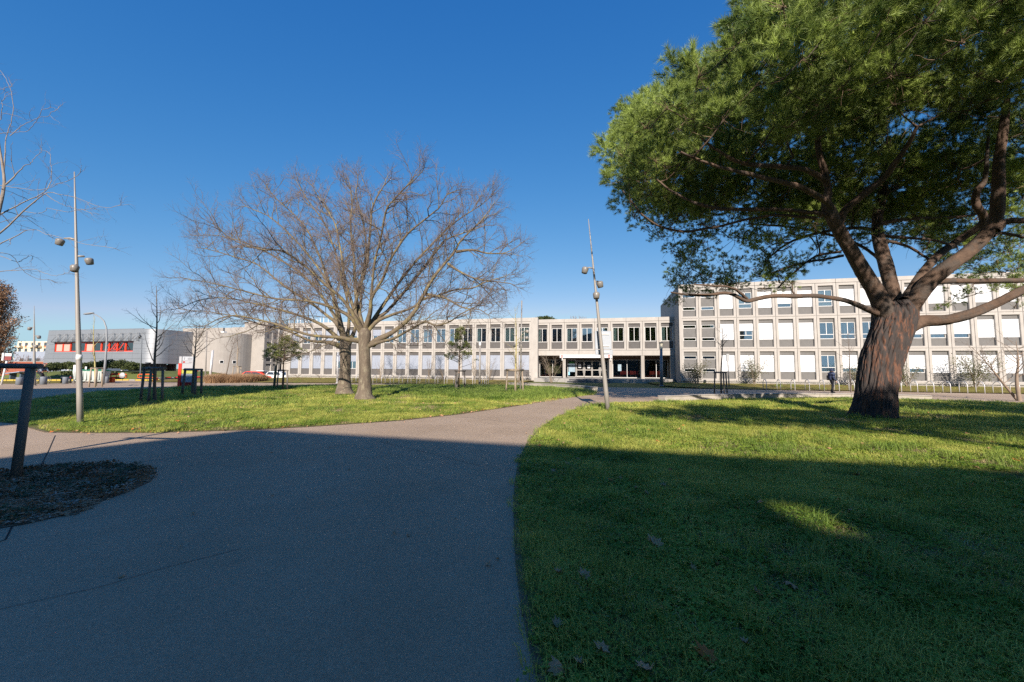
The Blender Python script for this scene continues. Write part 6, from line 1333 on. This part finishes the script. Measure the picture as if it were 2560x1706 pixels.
def shrub(lab, base, h_px, w_px, seed, leafy=0, m=M_YBARK, stems=7, lm=None, name='shrub', group='shrubs against the facades', vbase=None, tw=1.0, leafs=.05):
    rng = np.random.default_rng(seed)
    x, y = G(*base)
    if vbase is not None:    # stands on the raised strip at facade distance vbase
        d = ray(base[0], base[1]); k = vbase/(.2271*d[0]+.9739*d[1]); x, y = d[0]*k, d[1]*k
    z0 = H(x, y); t = thing(name, lab, 'shrub', (x, y, z0), 0, group); hh = h_px/F*y; ww = w_px/F*y; tb = [Tubes(), Tubes()]; ends = []
    for i in range(stems):
        th = rng.uniform(0, 2*math.pi); r = rng.uniform(.15, .5)*ww; tip = np.array([math.cos(th)*r, math.sin(th)*r, hh*rng.uniform(.7, 1.0)]); B = smooth_path([[rng.normal(0, .06), rng.normal(0, .06), -.02], tip*[.35, .35, .5]+rng.normal(0, .05, 3), tip], 9)
        tb[0].add(B, np.linspace(.03, .008, 9), 5); q = [Tubes()]; branch_out([tb[1]], B, np.linspace(.03, .008, 9), rng, 0, [(.22/tw, .55*hh/2, 4, .2, .05, .009, .3, 3), (.14/tw, .25*hh/2, 3, .2, .04, .005, .1, 3)]); ends.append(B)
    put('stems', tb[0].mesh('stems', m), t, kind='stuff'); put('twigs', tb[1].mesh('twigs', m), t, kind='stuff')
    if leafy:
        n = leafy; E = np.vstack([b[3:] for b in ends]); c = E[rng.integers(0, len(E), n)]+rng.normal(0, 1, (n, 3))*[ww*.10, ww*.10, hh*.11]; c[:, 2] = np.abs(c[:, 2]); put('foliage', leafcloud('foliage', c, rng, leafs, lm), t, kind='stuff')
    return t
def leafcloud(nm, C, rng, s, m, asp=.45, up=.2):
    n = len(C); d = rng.normal(0, 1, (n, 3)); d[:, 2] += up; d /= np.linalg.norm(d, axis=1)[:, None]; e = np.cross(d, rng.normal(0, 1, (n, 3))); e /= np.linalg.norm(e, axis=1)[:, None]; L = s*rng.uniform(.6, 1.3, (n, 1)); nn = np.cross(d, e)
    V = np.stack([C, C+d*L*.5+e*L*asp+nn*L*.1, C+d*L, C+d*L*.5-e*L*asp+nn*L*.1], 1).reshape(-1, 3); return trimesh(nm, V, np.arange(n*4).reshape(-1, 4), m)
M_SHL = leafmat('shrub_leaves', (.045, .055, .018), (.15, .15, .06), .6, .2)
M_HEDGE = leafmat('hedge_leaves', (.022, .035, .010), (.09, .11, .035), .6, .15)
M_BRLEAF = leafmat('brown_leaves', (.17, .095, .05), (.42, .26, .16), .7, .3)
TW = mat('shrub_wood', (.20, .16, .12), .85, .2, 5)
for i, (px, py, hp, wp, lf, lab) in enumerate(((1742, 962, 52, 80, 1500, 'dark leafy shrub at the left corner of the three-storey wing'), (1886, 965, 62, 72, 1300, 'yellowish open shrub beside the first free bicycle arch of the right row'), (2140, 966, 56, 60, 900, 'thin leafy shrub between the walking person and the pine trunk'), (2268, 968, 58, 55, 900, 'pale shrub just right of the pine trunk'), (2440, 972, 78, 110, 2200, 'widest leafy shrub, right of the pine trunk'))):
    shrub(lab, (px, py), hp, wp, 70+i, lf, TW, 8, M_SHL, vbase=43.3, leafs=.085)
for i, (px, py, hp, wp, lab) in enumerate(((950, 950, 46, 30, 'thin bare shrub just right of the oak trunks'), (1072, 950, 52, 44, 'bare branching shrub left of the right young evergreen'), (1108, 950, 34, 40, 'low bare shrub behind the right young evergreen'), (1186, 951, 50, 36, 'bare shrub left of the grey lamp column'), (1222, 951, 54, 50, 'bare shrub right of the grey lamp column'), (745, 947, 14, 40, 'low brown shrub at the foot of the wing behind the left evergreen'), (800, 948, 12, 44, 'low dry shrub at the plinth left of the oaks'))):
    shrub(lab, (px, py), hp, wp, 90+i, 0, TW, 6, None, vbase=44.9, tw=.8)
shrub('dense bare shrub with dry berries behind the staked sapling near the entrance', (1297, 958), 66, 50, 99, 260, TW, 7, M_BRLEAF, vbase=41.5, leafs=.06)
shrub('fan-shaped bare shrub in front of the left entrance glazing', (1379, 960), 66, 62, 98, 0, TW, 8, None, vbase=42.5, tw=1.3)

# young evergreens
def evergreen(lab, base, top, w_px, y_lo, seed, n=46, cone=False):
    rng = np.random.default_rng(seed); x, y = G(*base); t = thing('young_pine', lab, 'pine tree', (x, y, 0), 0, 'young evergreens on the left lawn'); T = A(top[0], top[1], y)-Vector((x, y, 0)); T = np.array(T); zl = A(base[0], y_lo, y).z; W2 = w_px/2/F*y
    q = Tubes(); P = smooth_path([[0, 0, -.02], T*.5+rng.normal(0, .03, 3), T], 12); q.add(P, np.linspace(.06, .012, 12), 8); put('trunk', q.mesh('trunk', mat('reddish_young_bark', (.22, .12, .07), .85, .2, 6)), t)
    tb = Tubes(); C = []; Rr = []
    for i in range(n*2):
        s = rng.random(); z = zl+(T[2]-zl)*s; prof = (1-s)**.8+.08 if cone else math.sqrt(max(0.05, 1-(2*s-.75)**2*.75))*(1-.55*s); th = rng.uniform(0, 2*math.pi); r = W2*prof*rng.uniform(.45, 1.05); c = np.array([T[0]*z/T[2]+math.cos(th)*r, math.sin(th)*r, z]); C.append(c); Rr.append(.19)
        p0 = np.array([T[0]*z/T[2]*.9, 0, max(.3, z-.35*r)]); tb.add(smooth_path([p0, (p0+c)/2+[0, 0, -.04], c], 5), np.linspace(.016, .006, 5), 4)
    put('branches', tb.mesh('branches', M_PTWIG), t, kind='stuff'); P1, R1, S1, I1 = place_clusters(C, Rr, rng, per=62); S1 = S1*.5; scatter('crown', P1, R1, S1, I1 % 4, NEEDLESY, t, kind='stuff')
evergreen('left young pine with loose tufted crown, tied to brown stakes', (706, 975), (714, 845), 112, 900, 61, 64)
evergreen('right young pine, conical with a long leader, in grey stakes', (1147, 975), (1152, 822), 84, 903, 62, 46, cone=True)

# ------------------------------------------------------------------ leafy masses on the left
def bush(name, lab, cat, c, s, n, m, seed, leaf=.12, group=None, flat=False):
    rng = np.random.default_rng(seed); d = rng.normal(0, 1, (n, 3)); d /= np.linalg.norm(d, axis=1)[:, None]; lump = np.array([1+.30*mnoise.noise(Vector(q*2.3)+Vector((seed, 0, 0))) for q in d]); r = rng.random(n)**.25*lump
    C = d*r[:, None]*np.array(s); C = C[C[:, 2] > -.15*s[2]] if not flat else C; t = thing(name, lab, cat, c, 0, group); tb = Tubes()
    for _ in range(8): e = nrm(rng.normal(0, 1, 3)+[0, 0, 1])*np.array(s)*.7; tb.add(np.array([[0, 0, -s[2]*.2], e*.5, e]), [.05, .03, .01], 4)
    put('stems', tb.mesh('stems', TW), t, kind='stuff'); put('foliage', leafcloud('foliage', C, rng, leaf, m), t, kind='stuff'); return t
for i, (px, py, w_, h_, D_, lab) in enumerate(((140, 921, 32, 13, 60, 'dark evergreen bush at the left end of the bank'), (172, 920, 30, 14, 61, 'dark evergreen bush beside the white leg of the silver building'), (205, 922, 26, 12, 60, 'dark evergreen bush above the waste containers'), (235, 920, 28, 14, 59, 'dark evergreen bush behind the swan-neck lamp'), (272, 917, 34, 16, 59, 'tall dark evergreen bush in front of the silver wall'), (305, 918, 34, 16, 59, 'evergreen bush left of the rightmost one on the bank'), (335, 922, 26, 14, 58, 'rightmost evergreen bush, under the rounded silver corner'), (118, 925, 24, 11, 58, 'low evergreen bush at the far left of the bank'), (185, 936, 22, 7, 52, 'low clipped dark hedge by the black bollards'), (262, 936, 22, 7, 53, 'low clipped hedge right of the containers'))):
    p = A(px, py, D_); bush('evergreen_bush', lab, 'bush', p, (w_/F*D_*.62, 1.6, h_/F*D_*1.05), 3800, M_HEDGE, 120+i, .16, 'evergreen bushes on the bank')
def column_tree():
    rng = np.random.default_rng(77); X, Y = -60.3, 46.0; t = thing('columnar_tree', 'tall narrow tree full of dry brown leaves at the left edge', 'tree', (X, Y, 0)); tb = Tubes(); C = []
    tb.add(np.array([[0, 0, 0], [.1, 0, 5], [0, .1, 11.6]]), [.25, .15, .03], 8)
    for i in range(150):
        z = rng.uniform(.5, 10.2); th = rng.uniform(0, 6.28); R_ = 2.35*math.sin(math.pi*min(1, (z+2.4)/13.2))**.6; L = rng.uniform(1.5, 3.0); p0 = np.array([0, 0, max(.3, z-1.5)]); e = np.array([math.cos(th)*R_*rng.uniform(.4, 1), math.sin(th)*R_*rng.uniform(.4, 1), z+1.2]); B = smooth_path([p0, (p0+e)/2+[0, 0, -.3], e], 7); tb.add(B, np.linspace(.05, .012, 7), 4)
        k = 230; c = B[rng.integers(2, 7, k)]+rng.normal(0, .24, (k, 3)); C.append(c)
    put('trunk', tb.mesh('trunk', TW), t); put('foliage', leafcloud('foliage', np.vstack(C), rng, .14, M_BRLEAF, .4), t, kind='stuff')
column_tree()
M_BRTW = mat('brown_far_twigs', (.20, .12, .085), .9, .2, 2)
for i, (px, D_, h_, lab) in enumerate(((30, 84, 4.5, 'brown bare thicket left of the far lamp mast'), (60, 85, 5.0, 'brown bare thicket behind the far lamp mast'), (88, 85, 4.6, 'brown bare thicket right of the far lamp mast'), (108, 84, 4.0, 'brown bare thicket touching the silver building edge'))):
    rng = np.random.default_rng(200+i); p = A(px, 915, D_); t = thing('bare_thicket', lab, 'shrub', (p.x, p.y, -.6), 0, 'brown thickets at far left'); tb = Tubes()
    for _ in range(26):
        B = wander([rng.normal(0, 1.0), rng.normal(0, .8), 0], [rng.normal(0, .4), rng.normal(0, .4), 1], h_*rng.uniform(.6, 1), 6, .15, .1, rng); tb.add(B, np.linspace(.05, .02, 7), 3); branch_out([tb], B, np.linspace(.05, .02, 7), rng, 0, [(.35, 1.1, 4, .2, .05, .018, .2, 3)])
    put('twigs', tb.mesh('twigs', M_BRTW), t, kind='stuff')
# tree tops behind the middle wing
p = A(1368, 808, 80); t = bush('cedar_tree', 'dark flat-topped cedar crown just above the roof of the middle wing', 'tree', (p.x-.6, p.y, p.z), (2.6, 2.2, 1.25), 2600, M_HEDGE, 301, .35)
MB().tube([(0, 0, -11), (0, 0, -.3)], [.4, .2], 8).build('trunk', TW, t)
for i, (px, lab) in enumerate(((1442, 'bare treetop just above the roof left of the leaning mast'), (1560, 'bare treetop over the roof right of the leaning mast'))):
    rng = np.random.default_rng(310+i); p = A(px, 830, 82); t = thing('far_tree', lab, 'tree', (p.x, p.y, 0)); tb = Tubes(); tb.add(np.array([[0, 0, 0], [0, 0, p.z-3]]), [.3, .2], 6)
    for _ in range(26 if i == 0 else 8): B = wander([0, 0, p.z-3], [rng.normal(0, .8), rng.normal(0, .5), 1.0], 6.0 if i == 0 else 4.8, 7, .1, .1, rng); tb.add(B, np.linspace(.09, .03, 8), 3); branch_out([tb], B, np.linspace(.09, .03, 8), rng, 0, [(.5, 1.2, 4, .2, .1, .025, .3, 3)])
    put('branches', tb.mesh('branches', M_BRTW), t)
# ornamental grass clump
def straw():
    rng = np.random.default_rng(88); c = Vector((*G(591, 960), 0)); e0 = Vector(G(528, 958)); e1 = Vector(G(655, 956)); M_ST = leafmat('dry_straw', (.24, .14, .075), (.50, .34, .20), .8, .3)
    V = []; Fc = []; n = 26000
    for i in range(n):
        s = rng.random(); p = e0+(e1-e0)*s; w0 = math.sqrt(max(0, 1-(2*s-1)**6))*1.5; b = np.array([p.x+rng.normal(0, .1), p.y+rng.uniform(-1, 1)*w0, 0.0]); lump = .5+.5*mnoise.noise(Vector((b[0]*1.1, b[1]*1.1, 3)))
        if abs(s-.40) < .035: continue
        L = 1.05*(.6+.6*lump)*rng.uniform(.7, 1.15); d = nrm([rng.normal(0, .38), rng.normal(0, .38), 1]); m_ = b+d*L*.6; tip = m_+nrm(d+np.array([rng.normal(0, .5), rng.normal(0, .5), -.35]))*L*.45; w_ = np.array([rng.normal(), rng.normal(), 0]); w_ = nrm(w_)*.008; k = len(V)
        V += [b-w_, b+w_, m_+w_*.8, m_-w_*.8, tip]; Fc += [(k, k+1, k+2, k+3), (k+3, k+2, k+4, k+4)]
    V = np.array(V)-np.array([c.x, c.y, 0]); quads = np.array([f for f in Fc if f[2] != f[3]]); tris = np.array([f[:3] for f in Fc if f[2] == f[3]])
    me = bpy.data.meshes.new('blades'); me.from_pydata(V.tolist(), [], [tuple(f) for f in quads]+[tuple(f) for f in tris]); me.materials.append(M_ST)
    put('ornamental_grass', me, None, (c.x, c.y, 0), kind='stuff')['label'] = 'clump of dry brown ornamental grass on the pavement'
straw()

# ------------------------------------------------------------------ lawn blades
M_BLADE = leafmat('grass_blades', (.23, .31, .045), (.64, .62, .16), .55, .45, .3)
M_BLADE2 = leafmat('long_green_blades', (.13, .22, .03), (.34, .42, .09), .5, .35, .35)
M_CLOV = leafmat('clover_leaves', (.10, .19, .02), (.32, .40, .06), .5, .3, .3)
M_DRYB = leafmat('dry_blades', (.34, .26, .12), (.62, .51, .28), .8, .3)
def turf(rng, n, rad, h, wd, bend=.6):
    V = []; Fc = []
    for _ in range(n):
        a = rng.uniform(0, 6.283); r = rad*math.sqrt(rng.random()); b = np.array([r*math.cos(a), r*math.sin(a), 0]); th = rng.uniform(0, 6.283); e = np.array([math.cos(th), math.sin(th), 0]); L = h*rng.uniform(.5, 1.3); w_ = np.array([-e[1], e[0], 0])*wd/2; m_ = b+e*L*.25*bend+np.array([0, 0, L*.6]); tip = b+e*L*bend+np.array([0, 0, L*rng.uniform(.6, 1.0)]); k = len(V)
        V += [b-w_, b+w_, m_+w_*.7, m_-w_*.7, tip]; Fc += [(k, k+1, k+2), (k, k+2, k+3), (k+3, k+2, k+4)]
    return np.array(V), np.array(Fc)
def clover(rng, n, rad, h, s):
    V = []; Fc = []
    for _ in range(n):
        a = rng.uniform(0, 6.283); r = rad*math.sqrt(rng.random()); c = np.array([r*math.cos(a), r*math.sin(a), h*rng.uniform(.4, 1.1)]); tilt = nrm([rng.normal(0, .35), rng.normal(0, .35), 1]); u = nrm(np.cross(tilt, [1, .2, 0])); v = np.cross(tilt, u); o = rng.uniform(0, 2)
        for q in range(3):
            th = o+q*2.094; d = u*math.cos(th)+v*math.sin(th); e = np.cross(tilt, d); S_ = s*rng.uniform(.8, 1.2); k = len(V); V += [c, c+d*S_*.6+e*S_*.42, c+d*S_+tilt*S_*.15, c+d*S_*.6-e*S_*.42]; Fc += [(k, k+1, k+2), (k, k+2, k+3)]
    return np.array(V), np.array(Fc)
rg = np.random.default_rng(9)
GRASS = library('turf_patches', [trimesh('a%d' % i, *turf(rg, 150, .17, .055, .0045, .8), M_BLADE) for i in range(3)]+[trimesh('b%d' % i, *clover(rg, 70, .14, .035, .016), M_CLOV) for i in range(2)]+[trimesh('c0', *turf(rg, 45, .10, .13, .0045, .9), M_BLADE2)]+[trimesh('d0', *turf(rg, 60, .15, .04, .003, 1.5), M_DRYB)])
GFAR = library('far_turf_patches', [trimesh('a%d' % i, *turf(rg, 110, .42, .085, .014, .8), M_BLADE) for i in range(3)]+[trimesh('c0', *turf(rg, 110, .38, .16, .014, .9), M_BLADE2)]+[trimesh('d0', *turf(rg, 100, .40, .06, .011, 1.4), M_DRYB)])
def lawn_fill(name, poly, lib, step, ylim, seed, weights, lab, size=1.0, dmin=0, dmax=99, inset=0):
    rng = np.random.default_rng(seed); pl = np.array(poly); x0, y0 = pl.min(0); x1, y1 = pl.max(0); y0 = max(y0, ylim[0]); y1 = min(y1, ylim[1])
    gx, gy = np.meshgrid(np.arange(x0, x1, step), np.arange(y0, y1, step)); P = np.stack([gx.ravel(), gy.ravel()], 1)+rng.uniform(-.5, .5, (gx.size, 2))*step; P = P[in_poly(P, poly)]
    d = np.hypot(P[:, 0], P[:, 1]); P = P[(d > dmin) & (d < dmax)]; P3 = np.column_stack([P, np.zeros(len(P))]); px, py = PX(P3+[0, 0, 0.0]); dep = P[:, 1]
    bare = np.array([mnoise.noise(Vector((a*.8, b*.8, 40)))+.5*mnoise.noise(Vector((a*2.5, b*2.5, 41))) for a, b in P3[:, :2]]); tb_ = G(2165, 1040)
    kp = ((bare < .30) | (rng.random(len(P3)) < .4)) & ((np.hypot(P3[:, 0]-tb_[0], P3[:, 1]-tb_[1]) > 1.15) | (rng.random(len(P3)) < .22)); P3 = P3[kp]; dep = P3[:, 1]; px, py = PX(P3)
    if inset:
        B = np.array(poly); A0 = B; B0 = np.roll(B, -1, 0); md = np.full(len(P3), 9.)
        for p0, p1 in zip(A0, B0):
            d_ = p1-p0; tt = np.clip(((P3[:, :2]-p0)@d_)/(d_@d_+1e-9), 0, 1); md = np.minimum(md, np.hypot(*(P3[:, :2]-p0-tt[:, None]*d_).T))
        P3 = P3[md > inset]; dep = P3[:, 1]; px, py = PX(P3)
    ok = (dep > .3) & (px > -150) & (px < 2710) & (py < 1900); P3 = P3[ok]; n = len(P3)
    P3[:, 2] = [H(a, b)+.004 for a, b in P3[:, :2]]
    wts = np.array(weights, float); nz = np.array([mnoise.noise(Vector((a*.45, b*.45, seed)))+.6*mnoise.noise(Vector((a*1.9, b*1.9, seed+5))) for a, b in P3[:, :2]]); cw = np.cumsum(wts/wts.sum()); r = np.clip(rng.random(n)*.5+.25+nz*.6, 0, .999); idx = np.searchsorted(cw, r)
    e = rng.uniform(-.08, .08, (n, 3)); e[:, 2] = rng.uniform(0, 6.283, n); sc_ = rng.uniform(.75, 1.3, n)*size
    scatter(name, P3, e, sc_, idx, lib, kind='stuff', label=lab); return n
n1 = lawn_fill('grass', LAWNR, GRASS, .105, (0, 12), 1, [22, 16, 10, 14, 16, 8, 14], 'short grass and clover on the near right lawn', dmax=7.5, inset=.10)
n2 = lawn_fill('grass', LAWNR, GRASS, .17, (0, 30), 2, [22, 16, 10, 14, 16, 8, 14], 'short sunlit grass on the right lawn', 1.25, dmin=7.5, dmax=15, inset=.14)
n3 = lawn_fill('grass', LAWNR, GFAR, .34, (0, 40), 3, [30, 25, 20, 12, 13], 'grass at the far side of the right lawn', dmin=15)
n4 = lawn_fill('grass', LAWNL, GRASS, .19, (8, 40), 4, [22, 18, 12, 10, 12, 5, 21], 'short grass on the near edge of the left lawn', 1.3, dmax=17, inset=.15)
n5 = lawn_fill('grass', LAWNL, GFAR, .36, (8, 45), 5, [28, 22, 16, 10, 24], 'grass on the far part of the left lawn', dmin=17)
n6 = lawn_fill('grass', STRIPR, GFAR, .8, (20, 60), 6, [20, 20, 20, 10, 30], 'dry grass strip before the three-storey wing', .8)
n7 = lawn_fill('grass', STRIPL, GFAR, .8, (30, 70), 7, [14, 12, 12, 4, 58], 'dry grass strip before the long wing', .7)
# longer tufts along the far rim of the left lawn, by the low wall
rim = [G(*p) for p in [(1479, 987), (1400, 994), (1280, 1003), (1180, 1000), (1100, 990), (960, 985), (940, 975), (1000, 966), (1271, 967.5), (1380, 972), (1440, 976.5), (1479, 981)]]
lawn_fill('long_grass', rim, GFAR, .30, (18, 45), 8, [5, 5, 5, 80, 5], 'longer green grass at the far tip of the left lawn', 1.25)
rim2 = [G(*p) for p in [(450, 971), (640, 969), (870, 964.5), (870, 972), (640, 976), (450, 980)]]
lawn_fill('long_grass', rim2, GFAR, .34, (18, 45), 9, [5, 5, 5, 80, 5], 'longer shaded grass along the far rim of the left lawn', 1.1)
EDGE = [G(*p) for p in LAWNR_EDGE]; rng = np.random.default_rng(12); PP = []
for a, b in zip(EDGE[:-1], EDGE[1:]):
    L = math.hypot(b[0]-a[0], b[1]-a[1]); k = int(L/.05)
    for i in range(k): f = rng.random(); PP.append((a[0]+(b[0]-a[0])*f+rng.uniform(.04, .12), a[1]+(b[1]-a[1])*f, .0))
e = np.zeros((len(PP), 3)); e[:, 2] = rng.uniform(0, 6.28, len(PP)); scatter('edge_grass', PP, e, rng.uniform(.3, .55, len(PP)), rng.choice([0, 1, 3, 4, 4], len(PP)), GRASS, kind='stuff', label='ragged grass edge along the path')
# chips, twigs and ground ivy on the mulch bed
def chips():
    rng = np.random.default_rng(14); m1 = mat('wood_chip', (.30, .20, .13), .9, .4, 30); m2 = mat('pale_chip', (.40, .34, .29), .85, .3, 30); m3 = leafmat('ivy_leaves', (.02, .04, .012), (.07, .10, .035), .5, .1); m4 = leafmat('dead_leaf_bits', (.10, .06, .035), (.26, .17, .10), .8, .2)
    L = []
    for m, sx, sy in ((m1, .035, .014), (m2, .03, .010)):
        mb = MB()
        for _ in range(26): M = Matrix.Translation((rng.uniform(-.11, .11), rng.uniform(-.11, .11), rng.uniform(.0, .02))) @ Matrix.Rotation(rng.uniform(0, 6.28), 4, 'Z') @ Matrix.Rotation(rng.uniform(-.5, .5), 4, 'X') @ Matrix.Rotation(rng.uniform(-.4, .4), 4, 'Y'); s = rng.uniform(.5, 1.3); mb.box(-sx*s/2, sx*s/2, -sy*s/2, sy*s/2, -.002, .003, M=M)
        L.append(mb.mesh('chips', m))
    L.append(trimesh('ivy', *clover(rng, 26, .11, .045, .022), m3)); C = rng.uniform(-.11, .11, (22, 3)); C[:, 2] = np.abs(C[:, 2])*.25; L.append(leafcloud('bits', C, rng, .035, m4, up=.1))
    lib = library('litter', L); pl = np.array(MULCH); P = []
    x0, y0 = pl.min(0); x1, y1 = pl.max(0); g = .075; gx, gy = np.meshgrid(np.arange(x0, x1, g), np.arange(y0, y1, g)); P = np.stack([gx.ravel(), gy.ravel()], 1)+rng.uniform(-.04, .04, (gx.size, 2)); Pc = np.array(MULCH).mean(0); P = P[in_poly(P, [tuple(Pc+(np.array(q)-Pc)*.955) for q in MULCH])]; n = len(P)
    e = rng.uniform(-.2, .2, (n, 3)); e[:, 2] = rng.uniform(0, 6.28, n); nz = np.array([mnoise.noise(Vector((a*1.2, b*1.2, 4))) for a, b in P]); r = np.clip(rng.random(n)+nz*.6, 0, .999)
    scatter('bark_litter', np.column_stack([P, np.full(n, .012)]), e, rng.uniform(.7, 1.1, n), np.select([r < .42, r < .55, r < .70], [0, 1, 2], 3), lib, kind='stuff', label='wood chips, ivy and dead leaf bits in the mulch bed')
chips()
# ------------------------------------------------------------------ fallen leaves
M_LEAFB = mat('dry_plane_leaf', (.46, .23, .12), .8, .3, 14, .3, col3=(.52, .34, .20), s3=9); M_LEAFP = mat('pale_dry_leaf', (.36, .23, .13), .8, .2, 14, .3); M_LEAFO = mat('rusty_leaf', (.42, .13, .035), .75, .25, 14)
def leaf_mesh(seed, curl, m):
    rng = np.random.default_rng(seed); pr = [(0, -.5), (.12, -.36), (.34, -.40), (.26, -.18), (.50, -.02), (.27, .06), (.33, .34), (.12, .22), (0, .56), (-.12, .22), (-.33, .34), (-.27, .06), (-.50, -.02), (-.26, -.18), (-.34, -.40), (-.12, -.36)]
    pts = [(x*rng.uniform(.85, 1.15), y*rng.uniform(.85, 1.15)) for x, y in pr]; f = lambda x, y: curl*(x*x*1.2+.5*y*y)+.06*math.sin(7*x+3*y)
    V = [(0, 0, .02)]+[(x*.5, y*.5, f(x*.5, y*.5)+.02) for x, y in pts]+[(x, y, f(x, y)) for x, y in pts]; n = len(pts)
    Fc = [(0, 1+i, 1+(i+1) % n) for i in range(n)]+[(1+i, 1+n+i, 1+n+(i+1) % n, 1+(i+1) % n) for i in range(n)]
    mb = MB(); mb.add(V, Fc, 0, True); mb.tube([(0, -.45, .01), (.05, -.75, .06)], [.018, .012], 5); return mb.mesh('fallen_leaf', m)
LM = [leaf_mesh(1, .9, M_LEAFB), leaf_mesh(2, 1.6, M_LEAFP), leaf_mesh(3, .5, M_LEAFO), leaf_mesh(4, -1.0, M_LEAFB)]
for px, py, s, k, rz, tl, lab in ((1634, 1372, .15, 0, .6, .35, 'largest brown curled leaf on the shaded right lawn'), (1812, 1416, .085, 1, 1.9, .5, 'pale folded leaf right of the largest brown leaf'), (1731, 1438, .075, 1, .3, .6, 'small pale leaf below and right of the largest leaf'), (1795, 1430, .06, 1, 2.9, 1.0, 'narrow pale leaf standing on edge beside the pale folded leaf'), (1976, 1476, .12, 3, 2.2, .3, 'flat brown leaf at the middle of the shaded lawn'), (1890, 1500, .09, 1, 1.0, .9, 'slim upright dry leaf left of the flat brown leaf'), (1390, 1583, .085, 1, .2, .3, 'pale leaf near the path edge at the bottom'), (1502, 1647, .085, 0, 1.2, .3, 'brown leaf near the bottom edge, right of the pale one'), (1393, 1690, .10, 3, .4, .3, 'brown leaf at the bottom edge beside the path'), (1447, 1686, .08, 1, 2.0, .4, 'pinkish dry leaf between the two bottom brown leaves'), (1763, 1662, .12, 2, .5, .3, 'rusty orange leaf at the bottom of the lawn'), (1614, 1700, .10, 0, 2.6, .3, 'brown leaf cut by the bottom edge'), (1862, 1632, .07, 1, 1.5, .3, 'small dull leaf right of the rusty one'), (1418, 1168, .11, 0, 1.1, .4, 'brown leaf near the shadow line left on the lawn'), (1616, 1244, .09, 1, .2, .4, 'whitish torn leaf in the upper shaded lawn'), (1526, 1210, .08, 2, .7, .3, 'reddish leaf above the whitish torn leaf'), (1842, 1284, .10, 1, 2.2, .5, 'pale brown leaf right of centre in the shaded lawn'), (1362, 1318, .07, 1, 2.9, .6, 'small white-edged leaf near the curved path edge'), (1395, 1450, .09, 1, 1.9, .3, 'pale leaf left of the rusty pair on the lawn'), (1458, 1455, .10, 0, .4, .3, 'brown leaf beside the torn white paper-like leaf'), (1550, 1205, .07, 1, .3, .3, 'small pale leaf near the top of the shade'), (2540, 1158, .10, 2, .2, .3, 'rust-brown leaf at the right edge of the lit lawn'), (2418, 1352, .07, 1, .9, .4, 'pale little leaf at the right of the shaded lawn'), (1576, 1034, .16, 1, .3, .5, 'pale leaf on the sunlit grass right of the leaning mast'), (1572, 1013, .15, 0, 1.4, .9, 'upright brown leaf beyond the leaning mast'), (112, 1242, .09, 1, .8, .4, 'pale dry leaf on the mulch bed')):
    x, y = G(px, py); o = put('fallen_leaf', LM[k], None, (x, y, .05), (tl, tl*.5, rz), lab, 'leaf', 'fallen leaves on the ground'); o.scale = (s*(.8 if k == 1 else 1),)*3
rng = np.random.default_rng(15); P = []
lp = library('small_leaves', LM)
for poly, n, lim in ((LAWNR, 520, (4, 19)), (LAWNL, 330, (8, 24))):
    pl = np.array(poly); x0, y0 = pl.min(0); x1, y1 = pl.max(0); Q = np.column_stack([rng.uniform(x0, x1, n*3), rng.uniform(max(lim[0], y0), min(lim[1], y1), n*3)]); Q = Q[in_poly(Q, poly)][:n]; P.append(Q)
P = np.vstack(P); n = len(P); scatter('leaf_litter', np.column_stack([P, np.full(n, .05)]), rng.uniform(-.5, .5, (n, 3))+np.column_stack([np.zeros((n, 2)), rng.uniform(0, 6.3, n)]), rng.uniform(.05, .10, n), rng.choice([0, 1, 2, 3], n, p=[.35, .25, .25, .15]), lp, kind='stuff', label='small fallen leaves scattered over the lawns')
# leaves swept along the path edge
EL = [G(*p) for p in LAWNL_LOW[3:]]; P = []
for a, b in zip(EL[:-1], EL[1:]):
    for i in range(int(math.hypot(b[0]-a[0], b[1]-a[1])*7)): f = rng.random(); P.append((a[0]+(b[0]-a[0])*f, a[1]+(b[1]-a[1])*f+rng.normal(.08, .16), .03))
n = len(P); scatter('leaf_litter', P, rng.uniform(-.4, .4, (n, 3)), rng.uniform(.04, .09, n), rng.choice([0, 2, 3], n), lp, kind='stuff', label='brown leaves caught along the near edge of the left lawn')

rng = np.random.default_rng(16); P = np.column_stack([rng.uniform(-6, 3.5, 160), rng.uniform(2.5, 20, 160)]); pg = [(-8, 2), (.0, 2)]+[G(*p) for p in LAWNR_EDGE[2:]]+[G(*p) for p in reversed(LAWNL_LOW[3:])]
P = P[in_poly(P, pg)]; P = P[~in_poly(P, MULCH)][:48]; n = len(P); scatter('leaf_litter', np.column_stack([P, np.full(n, .012)]), rng.uniform(-.2, .2, (n, 3))+np.column_stack([np.zeros((n, 2)), rng.uniform(0, 6.3, n)]), rng.uniform(.018, .05, n), rng.choice([0, 1, 2, 3], n), lp, kind='stuff', label='a few small dry leaf bits blown onto the path')
# taller single tufts in the near lawn
P = np.column_stack([rng.uniform(.2, 9, 900), rng.uniform(1.5, 14, 900)]); P = P[in_poly(P, LAWNR)][:420]; n = len(P); e = rng.uniform(-.1, .1, (n, 3)); e[:, 2] = rng.uniform(0, 6.3, n)
scatter('tall_tufts', np.column_stack([P, np.full(n, .0)]), e, rng.uniform(.9, 1.7, n), rng.choice([5, 5, 6, 3], n), GRASS, kind='stuff', label='taller grass tufts and weeds in the right lawn')
